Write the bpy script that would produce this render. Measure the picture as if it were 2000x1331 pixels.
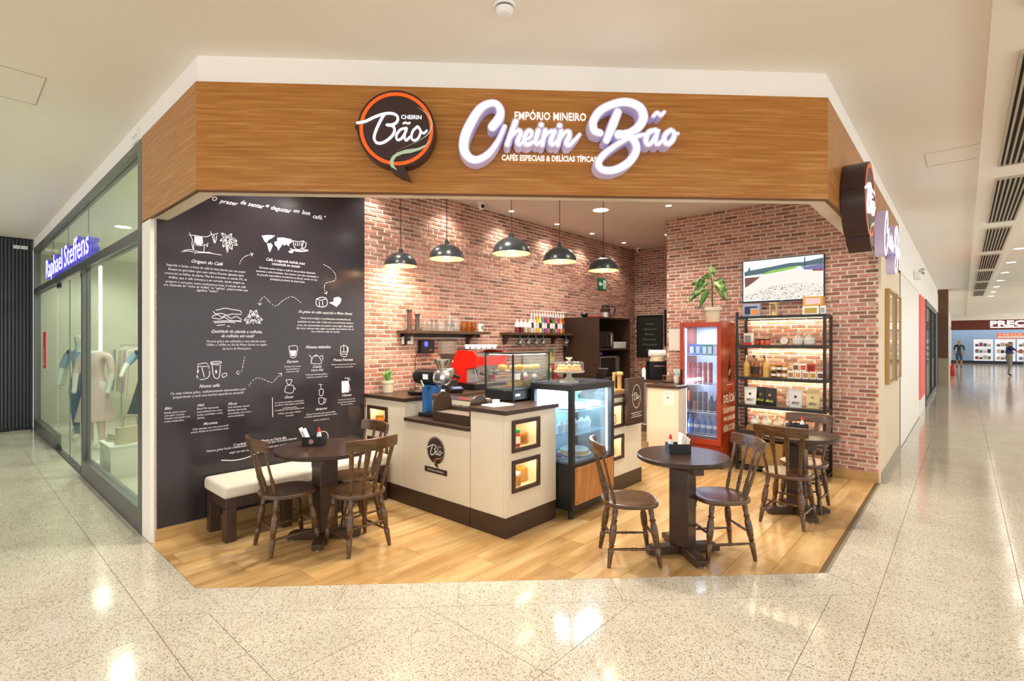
import bpy, bmesh, math, random
from mathutils import Matrix, Vector, Euler
random.seed(7)
PI = math.pi
S = bpy.context.scene
for o in list(bpy.data.objects): bpy.data.objects.remove(o)
COL = S.collection

# ---------------------------------------------------------------- camera, world, exposure
F = 990.0                                   # focal length in pixels of the 2000x1331 frame
_n = math.hypot(883, 990); RX, FX = 883/_n, 990/_n; RY, FY = -FX, RX
H = 1.62
cam = bpy.data.cameras.new('camera'); camo = bpy.data.objects.new('camera', cam); COL.objects.link(camo)
camo.location = (0, 0, H); camo.rotation_euler = (PI/2, 0, math.atan2(FY, FX) - PI/2)
cam.sensor_width = 36; cam.lens = 36*F/2000; cam.shift_y = 0.00075; cam.clip_start = 0.05; cam.clip_end = 200
S.camera = camo
W = bpy.data.worlds.new('world'); S.world = W; W.use_nodes = True
W.node_tree.nodes['Background'].inputs[0].default_value = (1.0, 0.965, 0.915, 1)
W.node_tree.nodes['Background'].inputs[1].default_value = 1.7
S.view_settings.view_transform = 'Standard'; S.view_settings.look = 'None'
S.view_settings.gamma = 1; S.view_settings.use_curve_mapping = False
S.view_settings.exposure = 0.36
MALLP, SHOPP, CAFEP, BIGP = 24, 150, 42, 140      # lamp powers (W): mall, neighbour shop, cafe spots, cafe round lights

def ray(px, py):
    u = px-1000; return (u*RX+F*FX, u*RY+F*FY, 667-py)
def at(px, py, X=None, Y=None, Z=None):
    d = ray(px, py)
    t = X/d[0] if X is not None else (Y/d[1] if Y is not None else (Z-H)/d[2])
    return Vector((t*d[0], t*d[1], H+t*d[2]))

# ---------------------------------------------------------------- key dimensions (metres)
XL, YR, YW, XW, XB = 1.10, 0.71, 4.87, 7.10, 9.11
ZC, ZF, ZT, ZM = 3.41, 2.615, 3.325, 3.50
C0 = Vector((1.10, 3.755)); C1 = Vector((4.115, 0.71))
CD = (C1-C0).normalized(); CN = Vector((CD.y, -CD.x))      # along / outward (towards the mall)
CANG = math.atan2(CD.y, CD.x)
def at_ch(px, py, off=0.0):                 # on the chamfer front, off metres out: (along, z)
    d = ray(px, py); t = (C0.dot(CN)+off)/(d[0]*CN.x+d[1]*CN.y)
    p = Vector((t*d[0], t*d[1])); return ((p-C0).dot(CD), H+t*d[2])

# ---------------------------------------------------------------- mesh helpers
class MB:
    def __init__(s): s.v=[]; s.f=[]; s.m=[]
    def add(s, vs, fs, mi=0, M=None):
        b=len(s.v)
        s.v += [tuple(M @ Vector(v)) for v in vs] if M is not None else [tuple(v) for v in vs]
        s.f += [tuple(i+b for i in f) for f in fs]; s.m += [mi]*len(fs); return s
    def box(s, x0,y0,z0,x1,y1,z1, mi=0, M=None):
        x0,x1=min(x0,x1),max(x0,x1); y0,y1=min(y0,y1),max(y0,y1); z0,z1=min(z0,z1),max(z0,z1)
        return s.add([(x0,y0,z0),(x1,y0,z0),(x1,y1,z0),(x0,y1,z0),(x0,y0,z1),(x1,y0,z1),(x1,y1,z1),(x0,y1,z1)],
            [(0,3,2,1),(4,5,6,7),(0,1,5,4),(1,2,6,5),(2,3,7,6),(3,0,4,7)], mi, M)
    def cbox(s, cx,cy,cz, sx,sy,sz, mi=0, M=None):
        return s.box(cx-sx/2,cy-sy/2,cz-sz/2,cx+sx/2,cy+sy/2,cz+sz/2,mi,M)
    def prism(s, poly, z0, z1, mi=0, M=None, ax='z'):
        a=sum(poly[i][0]*poly[(i+1)%len(poly)][1]-poly[(i+1)%len(poly)][0]*poly[i][1] for i in range(len(poly)))
        if a<0: poly=poly[::-1]
        n=len(poly)
        def mk(p,z): return (p[0],p[1],z) if ax=='z' else ((p[0],-z,p[1]) if ax=='y' else (z,p[0],p[1]))
        vs=[mk(p,z0) for p in poly]+[mk(p,z1) for p in poly]
        fs=[tuple(range(n-1,-1,-1)),tuple(range(n,2*n))]+[(i,(i+1)%n,n+(i+1)%n,n+i) for i in range(n)]
        return s.add(vs,fs,mi,M)
    def lathe(s, prof, c=(0,0,0), n=16, mi=0, M=None, cap=True):
        vs=[];fs=[]
        for r,z in prof:
            for k in range(n):
                a=2*PI*k/n; vs.append((c[0]+r*math.cos(a),c[1]+r*math.sin(a),c[2]+z))
        for i in range(len(prof)-1):
            for k in range(n): fs.append((i*n+k,i*n+(k+1)%n,(i+1)*n+(k+1)%n,(i+1)*n+k))
        if cap:
            if prof[0][0]>1e-5: fs.append(tuple(range(n-1,-1,-1)))
            if prof[-1][0]>1e-5: b=(len(prof)-1)*n; fs.append(tuple(range(b,b+n)))
        return s.add(vs,fs,mi,M)
    def tube(s, pts, r, n=8, mi=0, M=None, closed=False):
        pts=[Vector(p) for p in pts]; m=len(pts); rs=r if isinstance(r,(list,tuple)) else [r]*m
        vs=[];fs=[];up=None
        for i,p in enumerate(pts):
            t=((pts[(i+1)%m] if closed else pts[min(i+1,m-1)])-(pts[i-1] if (i>0 or closed) else pts[0])).normalized()
            if up is None: up=Vector((0,0,1)) if abs(t.z)<.9 else Vector((1,0,0))
            a=t.cross(up).normalized(); b=a.cross(t).normalized(); up=b
            for k in range(n):
                q=2*PI*k/n; vs.append(p+(a*math.cos(q)+b*math.sin(q))*rs[i])
        L=m if closed else m-1
        for i in range(L):
            j=(i+1)%m
            for k in range(n): fs.append((i*n+k,j*n+k,j*n+(k+1)%n,i*n+(k+1)%n))
        if not closed: fs.append(tuple(range(n))); fs.append(tuple(range((m-1)*n+n-1,(m-1)*n-1,-1)))
        return s.add(vs,fs,mi,M)
    def ell(s, c, r, nu=14, nv=8, mi=0, M=None):
        prof=[(max(1e-6,math.sin(PI*j/nv)),-math.cos(PI*j/nv)) for j in range(nv+1)]
        vs=[];fs=[]
        for pr,pz in prof:
            for k in range(nu):
                a=2*PI*k/nu; vs.append((c[0]+r[0]*pr*math.cos(a),c[1]+r[1]*pr*math.sin(a),c[2]+r[2]*pz))
        for i in range(nv):
            for k in range(nu): fs.append((i*nu+k,i*nu+(k+1)%nu,(i+1)*nu+(k+1)%nu,(i+1)*nu+k))
        return s.add(vs,fs,mi,M)
    def loft(s, rings, mi=0, M=None, cap=True):
        n=len(rings[0]); vs=[p for r in rings for p in r]; fs=[]
        for i in range(len(rings)-1):
            for k in range(n): fs.append((i*n+k,i*n+(k+1)%n,(i+1)*n+(k+1)%n,(i+1)*n+k))
        if cap: fs.append(tuple(range(n-1,-1,-1))); b=(len(rings)-1)*n; fs.append(tuple(range(b,b+n)))
        return s.add(vs,fs,mi,M)
    def build(s, name, mats, parent=None, loc=None, rz=0, smooth=35, bevel=0, seg=2):
        me=bpy.data.meshes.new(name); me.from_pydata(s.v,[],s.f)
        for m in (mats if isinstance(mats,(list,tuple)) else [mats]): me.materials.append(m)
        if len(me.materials)>1: me.polygons.foreach_set('material_index',s.m)
        if smooth:
            me.polygons.foreach_set('use_smooth',[True]*len(me.polygons)); me.set_sharp_from_angle(angle=math.radians(smooth))
        me.update()
        return link(name,me,parent,loc,rz,bevel,seg)
def link(name, me, parent=None, loc=None, rz=0, bevel=0, seg=2):
    o=bpy.data.objects.new(name,me); COL.objects.link(o)
    if parent is not None: o.parent=parent
    if loc is not None: o.location=loc
    if rz: o.rotation_euler=(0,0,rz)
    if bevel:
        b=o.modifiers.new('bevel','BEVEL'); b.width=bevel; b.segments=seg; b.limit_method='ANGLE'; b.angle_limit=math.radians(40)
    return o
def tag(o,label,cat,group=None,kind=None):
    o['label']=label; o['category']=cat
    if group: o['group']=group
    if kind: o['kind']=kind
    return o
def thing(name,label,cat,loc=(0,0,0),rz=0,group=None,rot=None):
    o=bpy.data.objects.new(name,None); COL.objects.link(o); o.location=loc; o.rotation_euler=rot or (0,0,rz); o.empty_display_size=.05
    return tag(o,label,cat,group)
def struct(o,label,cat):
    tag(o,label,cat); o['kind']='structure'; return o
def dup(root,loc,rz=0,label=None,parent=None,scale=None):
    r=root.copy(); COL.objects.link(r); r.location=loc; r.rotation_euler=(0,0,rz)
    if scale: r.scale=scale
    if parent is not None: r.parent=parent
    if label: r['label']=label
    def rec(a,b):
        for ch in a.children:
            c=ch.copy(); COL.objects.link(c); c.parent=b; rec(ch,c)
    rec(root,r); return r
def B(name,mat,parent,*bx,bevel=0,**k):
    m=MB(); m.box(*bx); return m.build(name,mat,parent,bevel=bevel,**k)
def spline(pts,k=6,closed=False):
    P=[Vector(p) for p in pts]; n=len(P); out=[]
    if n<3: return P
    for i in range(n if closed else n-1):
        p0=P[i-1] if (i>0 or closed) else P[0]*2-P[1]; p1=P[i]; p2=P[(i+1)%n]; p3=P[(i+2)%n] if (i+2<n or closed) else P[-1]*2-P[-2]
        for j in range(k):
            t=j/k; out.append(0.5*((2*p1)+(p2-p0)*t+(2*p0-5*p1+4*p2-p3)*t*t+(3*p1-p0-3*p2+p3)*t**3))
    if not closed: out.append(P[-1])
    return out
def stroke(mb,pts,w,y0,y1=None,mi=0,k=6,capn=6):
    """round-ended ribbon in the local XZ plane; flat at y0 or extruded y0..y1 (y1 is the front, towards -Y)"""
    P=spline(pts,k) if len(pts)>2 else [Vector(p) for p in pts]
    if len(P)==1: P=[P[0],P[0]+Vector((1e-4,0))]
    n=len(P); ws=[w]*n if not isinstance(w,(list,tuple)) else [w[min(int(i/(n-1)*(len(w)-1)),len(w)-2)]*(1-((i/(n-1)*(len(w)-1))%1 if i<n-1 else 1))+w[min(int(i/(n-1)*(len(w)-1)),len(w)-2)+1]*((i/(n-1)*(len(w)-1))%1 if i<n-1 else 1) for i in range(n)]
    L=[];R=[]
    for i in range(n):
        t=(P[min(i+1,n-1)]-P[max(i-1,0)])
        t=t.normalized() if t.length>1e-9 else Vector((1,0)); nn=Vector((-t.y,t.x))
        L.append(P[i]+nn*ws[i]/2); R.append(P[i]-nn*ws[i]/2)
    def cap(c,a0,r,sgn): return [c+Vector((math.cos(a0+sgn*PI*q/capn),math.sin(a0+sgn*PI*q/capn)))*r for q in range(1,capn)]
    t0=(P[1]-P[0]); t1=(P[-1]-P[-2]); a0=math.atan2(t0.y,t0.x); a1=math.atan2(t1.y,t1.x)
    capA=cap(P[0],a0+PI/2,ws[0]/2,1); capB=cap(P[-1],a1-PI/2,ws[-1]/2,1)   # L0 -> R0 round the back ; Rn -> Ln round the front
    rim=L[::-1]+capA+R+capB            # closed outline
    N=len(rim); f=y0 if y1 is None else y1
    vs=[(p.x,f,p.y) for p in rim]; fs=[]
    li=lambda i:n-1-i
    ri=lambda i:n+len(capA)+i
    for i in range(n-1): fs.append((li(i),ri(i),ri(i+1),li(i+1)))
    if capn>1:
        fs.append(tuple([li(0)]+list(range(n,n+len(capA)))+[ri(0)]))
        fs.append(tuple([ri(n-1)]+list(range(2*n+len(capA),N))+[li(n-1)]))
    if y1 is not None:
        b=len(vs); vs+=[(p.x,y0,p.y) for p in rim]
        for i in range(N): fs.append((i,b+i,b+(i+1)%N,(i+1)%N))
    mb.add(vs,fs,mi)
def fill(mb,pts,y,mi=0):
    a=sum(pts[i][0]*pts[(i+1)%len(pts)][1]-pts[(i+1)%len(pts)][0]*pts[i][1] for i in range(len(pts)))
    if a<0: pts=pts[::-1]
    mb.add([(p[0],y,p[1]) for p in pts],[tuple(range(len(pts)))],mi)
_fc={}
def text_mesh(s,w=None,h=0.1,ext=0.0,shear=0.0,align='L',bold=0.0):
    """lettering as a mesh in local XZ, facing -Y, baseline on z=0; scaled to width w and cap height h"""
    key=(s,ext>0,shear,bold)
    if key not in _fc:
        cu=bpy.data.curves.new('t','FONT'); cu.body=s; cu.size=1; cu.shear=shear; cu.offset=bold; cu.resolution_u=2; cu.extrude=.5 if ext>0 else 0
        o=bpy.data.objects.new('t',cu); COL.objects.link(o)
        dg=bpy.context.evaluated_depsgraph_get(); me=o.evaluated_get(dg).to_mesh()
        _fc[key]=([tuple(v.co) for v in me.vertices],[tuple(p.vertices) for p in me.polygons])
        o.evaluated_get(dg).to_mesh_clear(); bpy.data.objects.remove(o); bpy.data.curves.remove(cu)
    vs,fs=_fc[key]
    if not vs: return [],[]
    x0=min(v[0] for v in vs); x1=max(v[0] for v in vs); sz=h/0.70; sx=sz if w is None else w/(x1-x0)
    ox={'L':x0,'C':(x0+x1)/2,'R':x1}[align]
    return [((v[0]-ox)*sx,(-v[2]-.5)*ext if ext else 0,v[1]*sz) for v in vs],fs
def text(mb,s,x,z,w=None,h=0.1,y=0,ext=0,shear=0,align='L',mi=0,bold=0,M=None):
    vs,fs=text_mesh(s,w,h,ext,shear,align,bold); mb.add([(v[0]+x,v[1]+y,v[2]+z) for v in vs],fs,mi,M)

# ---------------------------------------------------------------- materials
def lin(c):
    if isinstance(c,str): c=tuple(int(c[i:i+2],16)/255 for i in (0,2,4))
    return tuple((x/12.92 if x<=.04045 else ((x+.055)/1.055)**2.4) for x in c)+(1,)
_m={}
def mat(name,col,rough=.5,metal=0,emit=0,ecol=None,trans=0,ior=1.45,spec=.5,alpha=1,coat=0):
    if name in _m: return _m[name]
    m=bpy.data.materials.new(name); m.use_nodes=True; p=m.node_tree.nodes['Principled BSDF']
    p.inputs['Base Color'].default_value=lin(col); p.inputs['Roughness'].default_value=rough; p.inputs['Metallic'].default_value=metal
    p.inputs['Specular IOR Level'].default_value=spec; p.inputs['IOR'].default_value=ior
    if trans: p.inputs['Transmission Weight'].default_value=trans
    if emit: p.inputs['Emission Color'].default_value=lin(ecol or col); p.inputs['Emission Strength'].default_value=emit
    if coat: p.inputs['Coat Weight'].default_value=coat; p.inputs['Coat Roughness'].default_value=.22
    _m[name]=m; return m
def nodes(m): return m.node_tree.nodes, m.node_tree.links, m.node_tree.nodes['Principled BSDF']
def noise_mix(m,c1,c2,scale=(1,1,1),nscale=4,detail=4,lo=.3,hi=.7,rnd=False,bump=0,rough=None,coords='Object'):
    N,L,p=nodes(m); tc=N.new('ShaderNodeTexCoord'); mp=N.new('ShaderNodeMapping'); mp.inputs['Scale'].default_value=scale
    L.new(tc.outputs[coords],mp.inputs[0]); src=mp.outputs[0]
    if rnd:
        oi=N.new('ShaderNodeObjectInfo'); ml=N.new('ShaderNodeMath'); ml.operation='MULTIPLY'; ml.inputs[1].default_value=37
        L.new(oi.outputs['Random'],ml.inputs[0]); va=N.new('ShaderNodeVectorMath'); L.new(src,va.inputs[0]); L.new(ml.outputs[0],va.inputs[1]); src=va.outputs[0]
    nz=N.new('ShaderNodeTexNoise'); nz.inputs['Scale'].default_value=nscale; nz.inputs['Detail'].default_value=detail; L.new(src,nz.inputs['Vector'])
    cr=N.new('ShaderNodeValToRGB'); cr.color_ramp.elements[0].position=lo; cr.color_ramp.elements[1].position=hi
    cr.color_ramp.elements[0].color=lin(c1); cr.color_ramp.elements[1].color=lin(c2)
    L.new(nz.outputs[0],cr.inputs[0]); L.new(cr.outputs[0],p.inputs['Base Color'])
    if bump:
        bp=N.new('ShaderNodeBump'); bp.inputs['Strength'].default_value=bump; bp.inputs['Distance'].default_value=.01
        L.new(nz.outputs[0],bp.inputs['Height']); L.new(bp.outputs[0],p.inputs['Normal'])
    return m,nz,cr
def nmat(name,c1,c2,rough=.5,**k):
    if name in _m: return _m[name]
    kw={x:k.pop(x) for x in ('metal','spec','coat') if x in k}
    m=mat(name,c1,rough,**kw); noise_mix(m,c1,c2,**k); return m
def emit(name,col,strength):
    return mat(name,col,.5,emit=strength)
def glass_mat(name,tint,refl=.5,opac=0.06,rough=.0):
    """thin pane: mostly see-through, mirror by Fresnel, a little body colour"""
    if name in _m: return _m[name]
    m=bpy.data.materials.new(name); m.use_nodes=True; N=m.node_tree.nodes; L=m.node_tree.links; N.clear()
    out=N.new('ShaderNodeOutputMaterial'); tr=N.new('ShaderNodeBsdfTransparent'); tr.inputs[0].default_value=lin(tint)
    gl=N.new('ShaderNodeBsdfGlossy'); gl.inputs['Roughness'].default_value=rough; df=N.new('ShaderNodeBsdfDiffuse'); df.inputs[0].default_value=lin(tint)
    lw=N.new('ShaderNodeLayerWeight'); pw=N.new('ShaderNodeMath'); pw.operation='POWER'; pw.inputs[1].default_value=5; L.new(lw.outputs['Facing'],pw.inputs[0])
    mu=N.new('ShaderNodeMath'); mu.operation='MULTIPLY_ADD'; mu.inputs[1].default_value=.85*refl; mu.inputs[2].default_value=.035*refl; L.new(pw.outputs[0],mu.inputs[0])
    m0=N.new('ShaderNodeMixShader'); m0.inputs[0].default_value=opac; L.new(tr.outputs[0],m0.inputs[1]); L.new(df.outputs[0],m0.inputs[2])
    mx=N.new('ShaderNodeMixShader'); L.new(mu.outputs[0],mx.inputs[0]); L.new(m0.outputs[0],mx.inputs[1]); L.new(gl.outputs[0],mx.inputs[2])
    L.new(mx.outputs[0],out.inputs[0]); _m[name]=m; return m

GLASS=glass_mat('clear_glass','F4FAF6',1.0,.03)
SHOPGLASS=glass_mat('shop_glass','EAF4EC',.55,.04)
BLACK=mat('black_plastic','17171A',.35)
BLACKM=mat('black_metal','1E1E20',.4,spec=.5)
WHITE=mat('white_paint','F1EDE6',.55)
WHITEP=mat('white_plastic','F4F4F2',.35)
CHROME=mat('brushed_steel','C9CBCC',.25,1)
STEEL=mat('satin_aluminium','A4A6A4',.35,.9)
CREAM=nmat('cream_laminate','E6DCC8','E0D5BF',.4,nscale=3)
BROWN=nmat('dark_brown_laminate','3B2B22','463328',.32,scale=(3,3,30),nscale=3)
WALLWHITE=nmat('wall_white','F7F4F1','F3F0EC',.7,nscale=2)
CEIL=nmat('ceiling_white','F7F2E8','F4EEE3',.75,nscale=.6)
BEIGE=nmat('beige_paint','E3D3B8','DDCCB0',.6,nscale=2)
MORTAR=nmat('mortar','E4D8CC','D2C5B8',.85,nscale=30,bump=.3)
DARKWOOD=nmat('dark_stained_wood','422C1A','664526',.24,scale=(2,2,12),nscale=4,coat=.3)
TABLEWOOD=nmat('wenge_laminate','33231C','3E2C23',.28,scale=(1,10,10),nscale=4)
RED=mat('red_enamel','E21808',.3)
# ---------------------------------------------------------------- brick material and walls
def brick_material():
    m=bpy.data.materials.new('brick_clay'); m.use_nodes=True; N,L,p=nodes(m); p.inputs['Roughness'].default_value=.8
    geo=N.new('ShaderNodeNewGeometry'); oi=N.new('ShaderNodeObjectInfo'); a=N.new('ShaderNodeMath'); a.operation='ADD'
    L.new(geo.outputs['Random Per Island'],a.inputs[0]); L.new(oi.outputs['Random'],a.inputs[1])
    fr=N.new('ShaderNodeMath'); fr.operation='FRACT'; L.new(a.outputs[0],fr.inputs[0])
    cr=N.new('ShaderNodeValToRGB'); e=cr.color_ramp.elements; cols=['7C584C','A06C5C','C48E7C','B07A68','D09C88','A86C5A','C9A292','966A5A']
    e[0].color=lin(cols[0]); e[1].color=lin(cols[-1]); e[1].position=.93; e[0].position=.0
    for i,c in enumerate(cols[1:-1]): q=e.new((i+1)*.93/7); q.color=lin(c)
    L.new(fr.outputs[0],cr.inputs[0])
    tc=N.new('ShaderNodeTexCoord'); nz=N.new('ShaderNodeTexNoise'); nz.inputs['Scale'].default_value=22; nz.inputs['Detail'].default_value=5
    L.new(geo.outputs['Position'],nz.inputs['Vector'])
    r2=N.new('ShaderNodeValToRGB'); r2.color_ramp.elements[0].position=.3; r2.color_ramp.elements[1].position=.75
    r2.color_ramp.elements[0].color=(.62,.58,.56,1); r2.color_ramp.elements[1].color=(1.25,1.2,1.15,1); L.new(nz.outputs[0],r2.inputs[0])
    mx=N.new('ShaderNodeMix'); mx.data_type='RGBA'; mx.blend_type='MULTIPLY'; mx.inputs[0].default_value=1
    L.new(cr.outputs[0],mx.inputs[6]); L.new(r2.outputs[0],mx.inputs[7]); L.new(mx.outputs[2],p.inputs['Base Color'])
    bp=N.new('ShaderNodeBump'); bp.inputs['Strength'].default_value=.35; bp.inputs['Distance'].default_value=.004; L.new(nz.outputs[0],bp.inputs['Height']); L.new(bp.outputs[0],p.inputs['Normal'])
    return m
BRICK=brick_material()
BL,BH,MJ,BD=.177,.0478,.0135,.009
_bm=MB(); _bm.add([(-.5,0,-.5),(.5,0,-.5),(.5,0,.5),(-.5,0,.5),(-.482,-1,-.43),(.482,-1,-.43),(.482,-1,.43),(-.482,-1,.43)],[(4,5,6,7),(0,1,5,4),(1,2,6,5),(2,3,7,6),(3,0,4,7)])
_bo=_bm.build('brick',BRICK,smooth=0); BRICKME=_bo.data; bpy.data.objects.remove(_bo)
def brick_face(parent,org,ang,u0,u1,z0,z1,nearest=300,skip=None,off=0.0):
    """bricks proud of a wall face whose local X runs along the wall and whose outside is local -Y"""
    R=Matrix.Rotation(ang,3,'Z'); lst=[]; rows=int((z1-z0)/BH)+1
    for r in range(rows):
        za=z0+r*BH; zb=min(za+BH-MJ,z1)
        if zb-za<.012: continue
        x=u0-((r%2)*.5+off)*BL-(.0 if r%3 else .02)
        while x<u1:
            xa=max(x,u0); xb=min(x+BL-MJ,u1); x+=BL
            if xb-xa<.02: continue
            if skip and skip((xa+xb)/2,(za+zb)/2): continue
            lst.append((xa+random.uniform(0,.003),xb-random.uniform(0,.003),za+random.uniform(0,.0015),zb-random.uniform(0,.0015),BD*random.uniform(.75,1.15)))
    def wpos(t): return Vector(org)+R@Vector(((t[0]+t[1])/2,0,(t[2]+t[3])/2))
    lst.sort(key=lambda t:(wpos(t)-Vector((0,0,H))).length)
    for t in lst[:nearest]:
        o=bpy.data.objects.new('brick',BRICKME); COL.objects.link(o); o.parent=parent; o.location=wpos(t); o.rotation_euler=(0,0,ang); o.scale=(t[1]-t[0],t[4],t[3]-t[2])
    rest=lst[nearest:]
    if rest:
        mb=MB()
        for t in rest:
            p=wpos(t); M=Matrix.Translation(p)@Matrix.Rotation(ang,4,'Z')@Matrix.Diagonal((t[1]-t[0],t[4],t[3]-t[2],1)); mb.add(_bm.v,_bm.f,0,M)
        o=mb.build('brick',BRICK,parent,smooth=0); o['kind']='stuff'

wl=struct(B('wall_left',MORTAR,None,1.13,YW,0,XB+.2,5.12,ZC+.06),'long brick clad side wall of the cafe behind the counter','wall')
brick_face(wl,(0,YW,0),0,3.04,XB,.9,ZC)
wr=MB(); wr.box(XW,YR+.03,0,XB+.3,3.27,ZC+.06); wr=struct(wr.build('wall_right',MORTAR,smooth=0),'brick wall carrying the television and the shelf rack','wall')
brick_face(wr,(XW,0,0),-PI/2,-3.27,-(YR+.02),.12,ZC,off=.2)
brick_face(wr,(0,3.27,0),PI,-XB,-XW,.12,ZC,nearest=0)
wb=struct(B('wall_back',MORTAR,None,XB,3.0,0,XB+.2,YW,ZC+.06),'dark corner brick wall behind the counter carrying a chalkboard','wall')
brick_face(wb,(XB,0,0),-PI/2,-YW,-3.27,.9,ZC,off=.3)
# end of the dividing wall: white pier
struct(B('trim_1',WHITE,None,1.10,YW,0,1.135,5.115,ZF,bevel=.004),'narrow white pier between the glass shopfront and the cafe','trim')
WOODTILE=nmat('baseboard_tile','BE9A66','A98655',.35,scale=(1,1,8),nscale=5)
struct(B('baseboard_left',WOODTILE,None,1.14,YW-.014,0,XB,YW-.001,.10),'wood look tile skirting below the dark mural','baseboard')
struct(B('baseboard_right',WOODTILE,None,XW-.014,YR+.02,0,XW-.001,3.27,.115),'wood look tile skirting below the brick wall','baseboard')

# ---------------------------------------------------------------- ceilings
inpoly=[(XL+.10,5.0),(XL+.10,C0.y+.04),(C1.x+.04,YR+.10),(XB+.2,YR+.10),(XB+.2,5.0)]
CAFECEIL=nmat('cafe_ceiling_paint','DCD6D0','D6CFC8',.7,nscale=1)
m=MB(); m.prism(inpoly,ZC,ZC+.05); struct(m.build('ceiling_cafe',CAFECEIL,smooth=0),'flat white ceiling inside the cafe with downlights','ceiling')
m=MB(); m.prism([(-7,-7),(60,-7),(60,YR+.1),(C1.x,YR+.1),(XL+.1,C0.y+.1),(XL+.1,16),(-7,16)],ZM,ZM+.05)
ceil=struct(m.build('ceiling',CEIL,smooth=0),'white plaster ceiling of the shopping mall','ceiling')
# ---------------------------------------------------------------- fascia and bulkhead
def isect(p,d,q,e):
    den=d.x*e.y-d.y*e.x; t=((q.x-p.x)*e.y-(q.y-p.y)*e.x)/den; return p+d*t
def offset_path(P,off):
    D=[(P[i+1]-P[i]).normalized() for i in range(len(P)-1)]; Nn=[Vector((d.y,-d.x)) for d in D]; out=[P[0]+Nn[0]*off]
    for i in range(len(D)-1): out.append(isect(P[i]+Nn[i]*off,D[i],P[i+1]+Nn[i+1]*off,D[i+1]))
    return out+[P[-1]+Nn[-1]*off]
FP=[Vector((XL,5.118)),C0.copy(),C1.copy(),Vector((9.24,YR))]
def wood_fascia():
    m=mat('oak_laminate','9A6430',.32); N,L,p=nodes(m)
    tc=N.new('ShaderNodeTexCoord'); mp=N.new('ShaderNodeMapping'); mp.inputs['Scale'].default_value=(.9,.9,26); L.new(tc.outputs['Object'],mp.inputs[0])
    nz=N.new('ShaderNodeTexNoise'); nz.inputs['Scale'].default_value=2.2; nz.inputs['Detail'].default_value=7; nz.inputs['Roughness'].default_value=.62; nz.inputs['Distortion'].default_value=.35; L.new(mp.outputs[0],nz.inputs['Vector'])
    cr=N.new('ShaderNodeValToRGB'); e=cr.color_ramp.elements; e[0].position=.28; e[1].position=.74; e[0].color=lin('985E28'); e[1].color=lin('CA9656')
    q=e.new(.5); q.color=lin('AE7233'); L.new(nz.outputs[0],cr.inputs[0]); L.new(cr.outputs[0],p.inputs['Base Color']); return m
OAK=wood_fascia(); OAKEDGE=mat('oak_edge','6B4218',.4)
inn=offset_path(FP,-.11)
for i,(nm,lb) in enumerate([('trim_2','wood laminate fascia return towards the glass shopfront'),('trim_3','wide wood laminate fascia board across the cafe front'),('trim_4','wood laminate fascia running along the right corridor')]):
    d=(FP[i+1]-FP[i]); ang=math.atan2(d.y,d.x); R=Matrix.Rotation(-ang,2)
    loc=lambda p: tuple(R@(p-FP[i]))
    mb=MB(); mb.prism([loc(FP[i]),loc(FP[i+1]),loc(inn[i+1]),loc(inn[i])],0.0,ZT-ZF)
    o=struct(mb.build(nm,OAK,loc=(FP[i].x,FP[i].y,ZF),rz=ang,smooth=0),lb,'fascia')
    mb=MB(); w=offset_path([FP[i],FP[i+1]],-.02); mb.prism([loc(FP[i]),loc(FP[i+1]),loc(w[1]),loc(w[0])],-.012,-.0005); mb.build('edge_strip',OAKEDGE,o,smooth=0)
mb=MB(); P2=offset_path(FP,-.02); P3=offset_path(FP,-.115)
for i in range(3): mb.prism([tuple(P2[i]),tuple(P2[i+1]),tuple(P3[i+1]),tuple(P3[i])],ZF-.006,ZF-.0005)
struct(mb.build('trim_5',CREAM,smooth=0),'cream soffit strip under the wood fascia','trim')
mb=MB(); Pb=offset_path([Vector((XL,13.0)),C0.copy(),C1.copy(),Vector((52,YR))],-.012); Pc=offset_path([Vector((XL,13.0)),C0.copy(),C1.copy(),Vector((52,YR))],-.10)
for i in range(3): mb.prism([tuple(Pb[i]),tuple(Pb[i+1]),tuple(Pc[i+1]),tuple(Pc[i])],ZT,ZM)
struct(mb.build('wall_upper',WALLWHITE,smooth=0),'white plaster bulkhead between wood fascia and mall ceiling','wall')
mb=MB(); P4=offset_path(FP,-.112); P5=offset_path(FP,-.13)
for i in range(3): mb.prism([tuple(P4[i]),tuple(P4[i+1]),tuple(P5[i+1]),tuple(P5[i])],ZF-.0,ZC)
struct(mb.build('wall_front',CAFECEIL,smooth=0),'white inner face behind the front fascia','wall')

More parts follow.
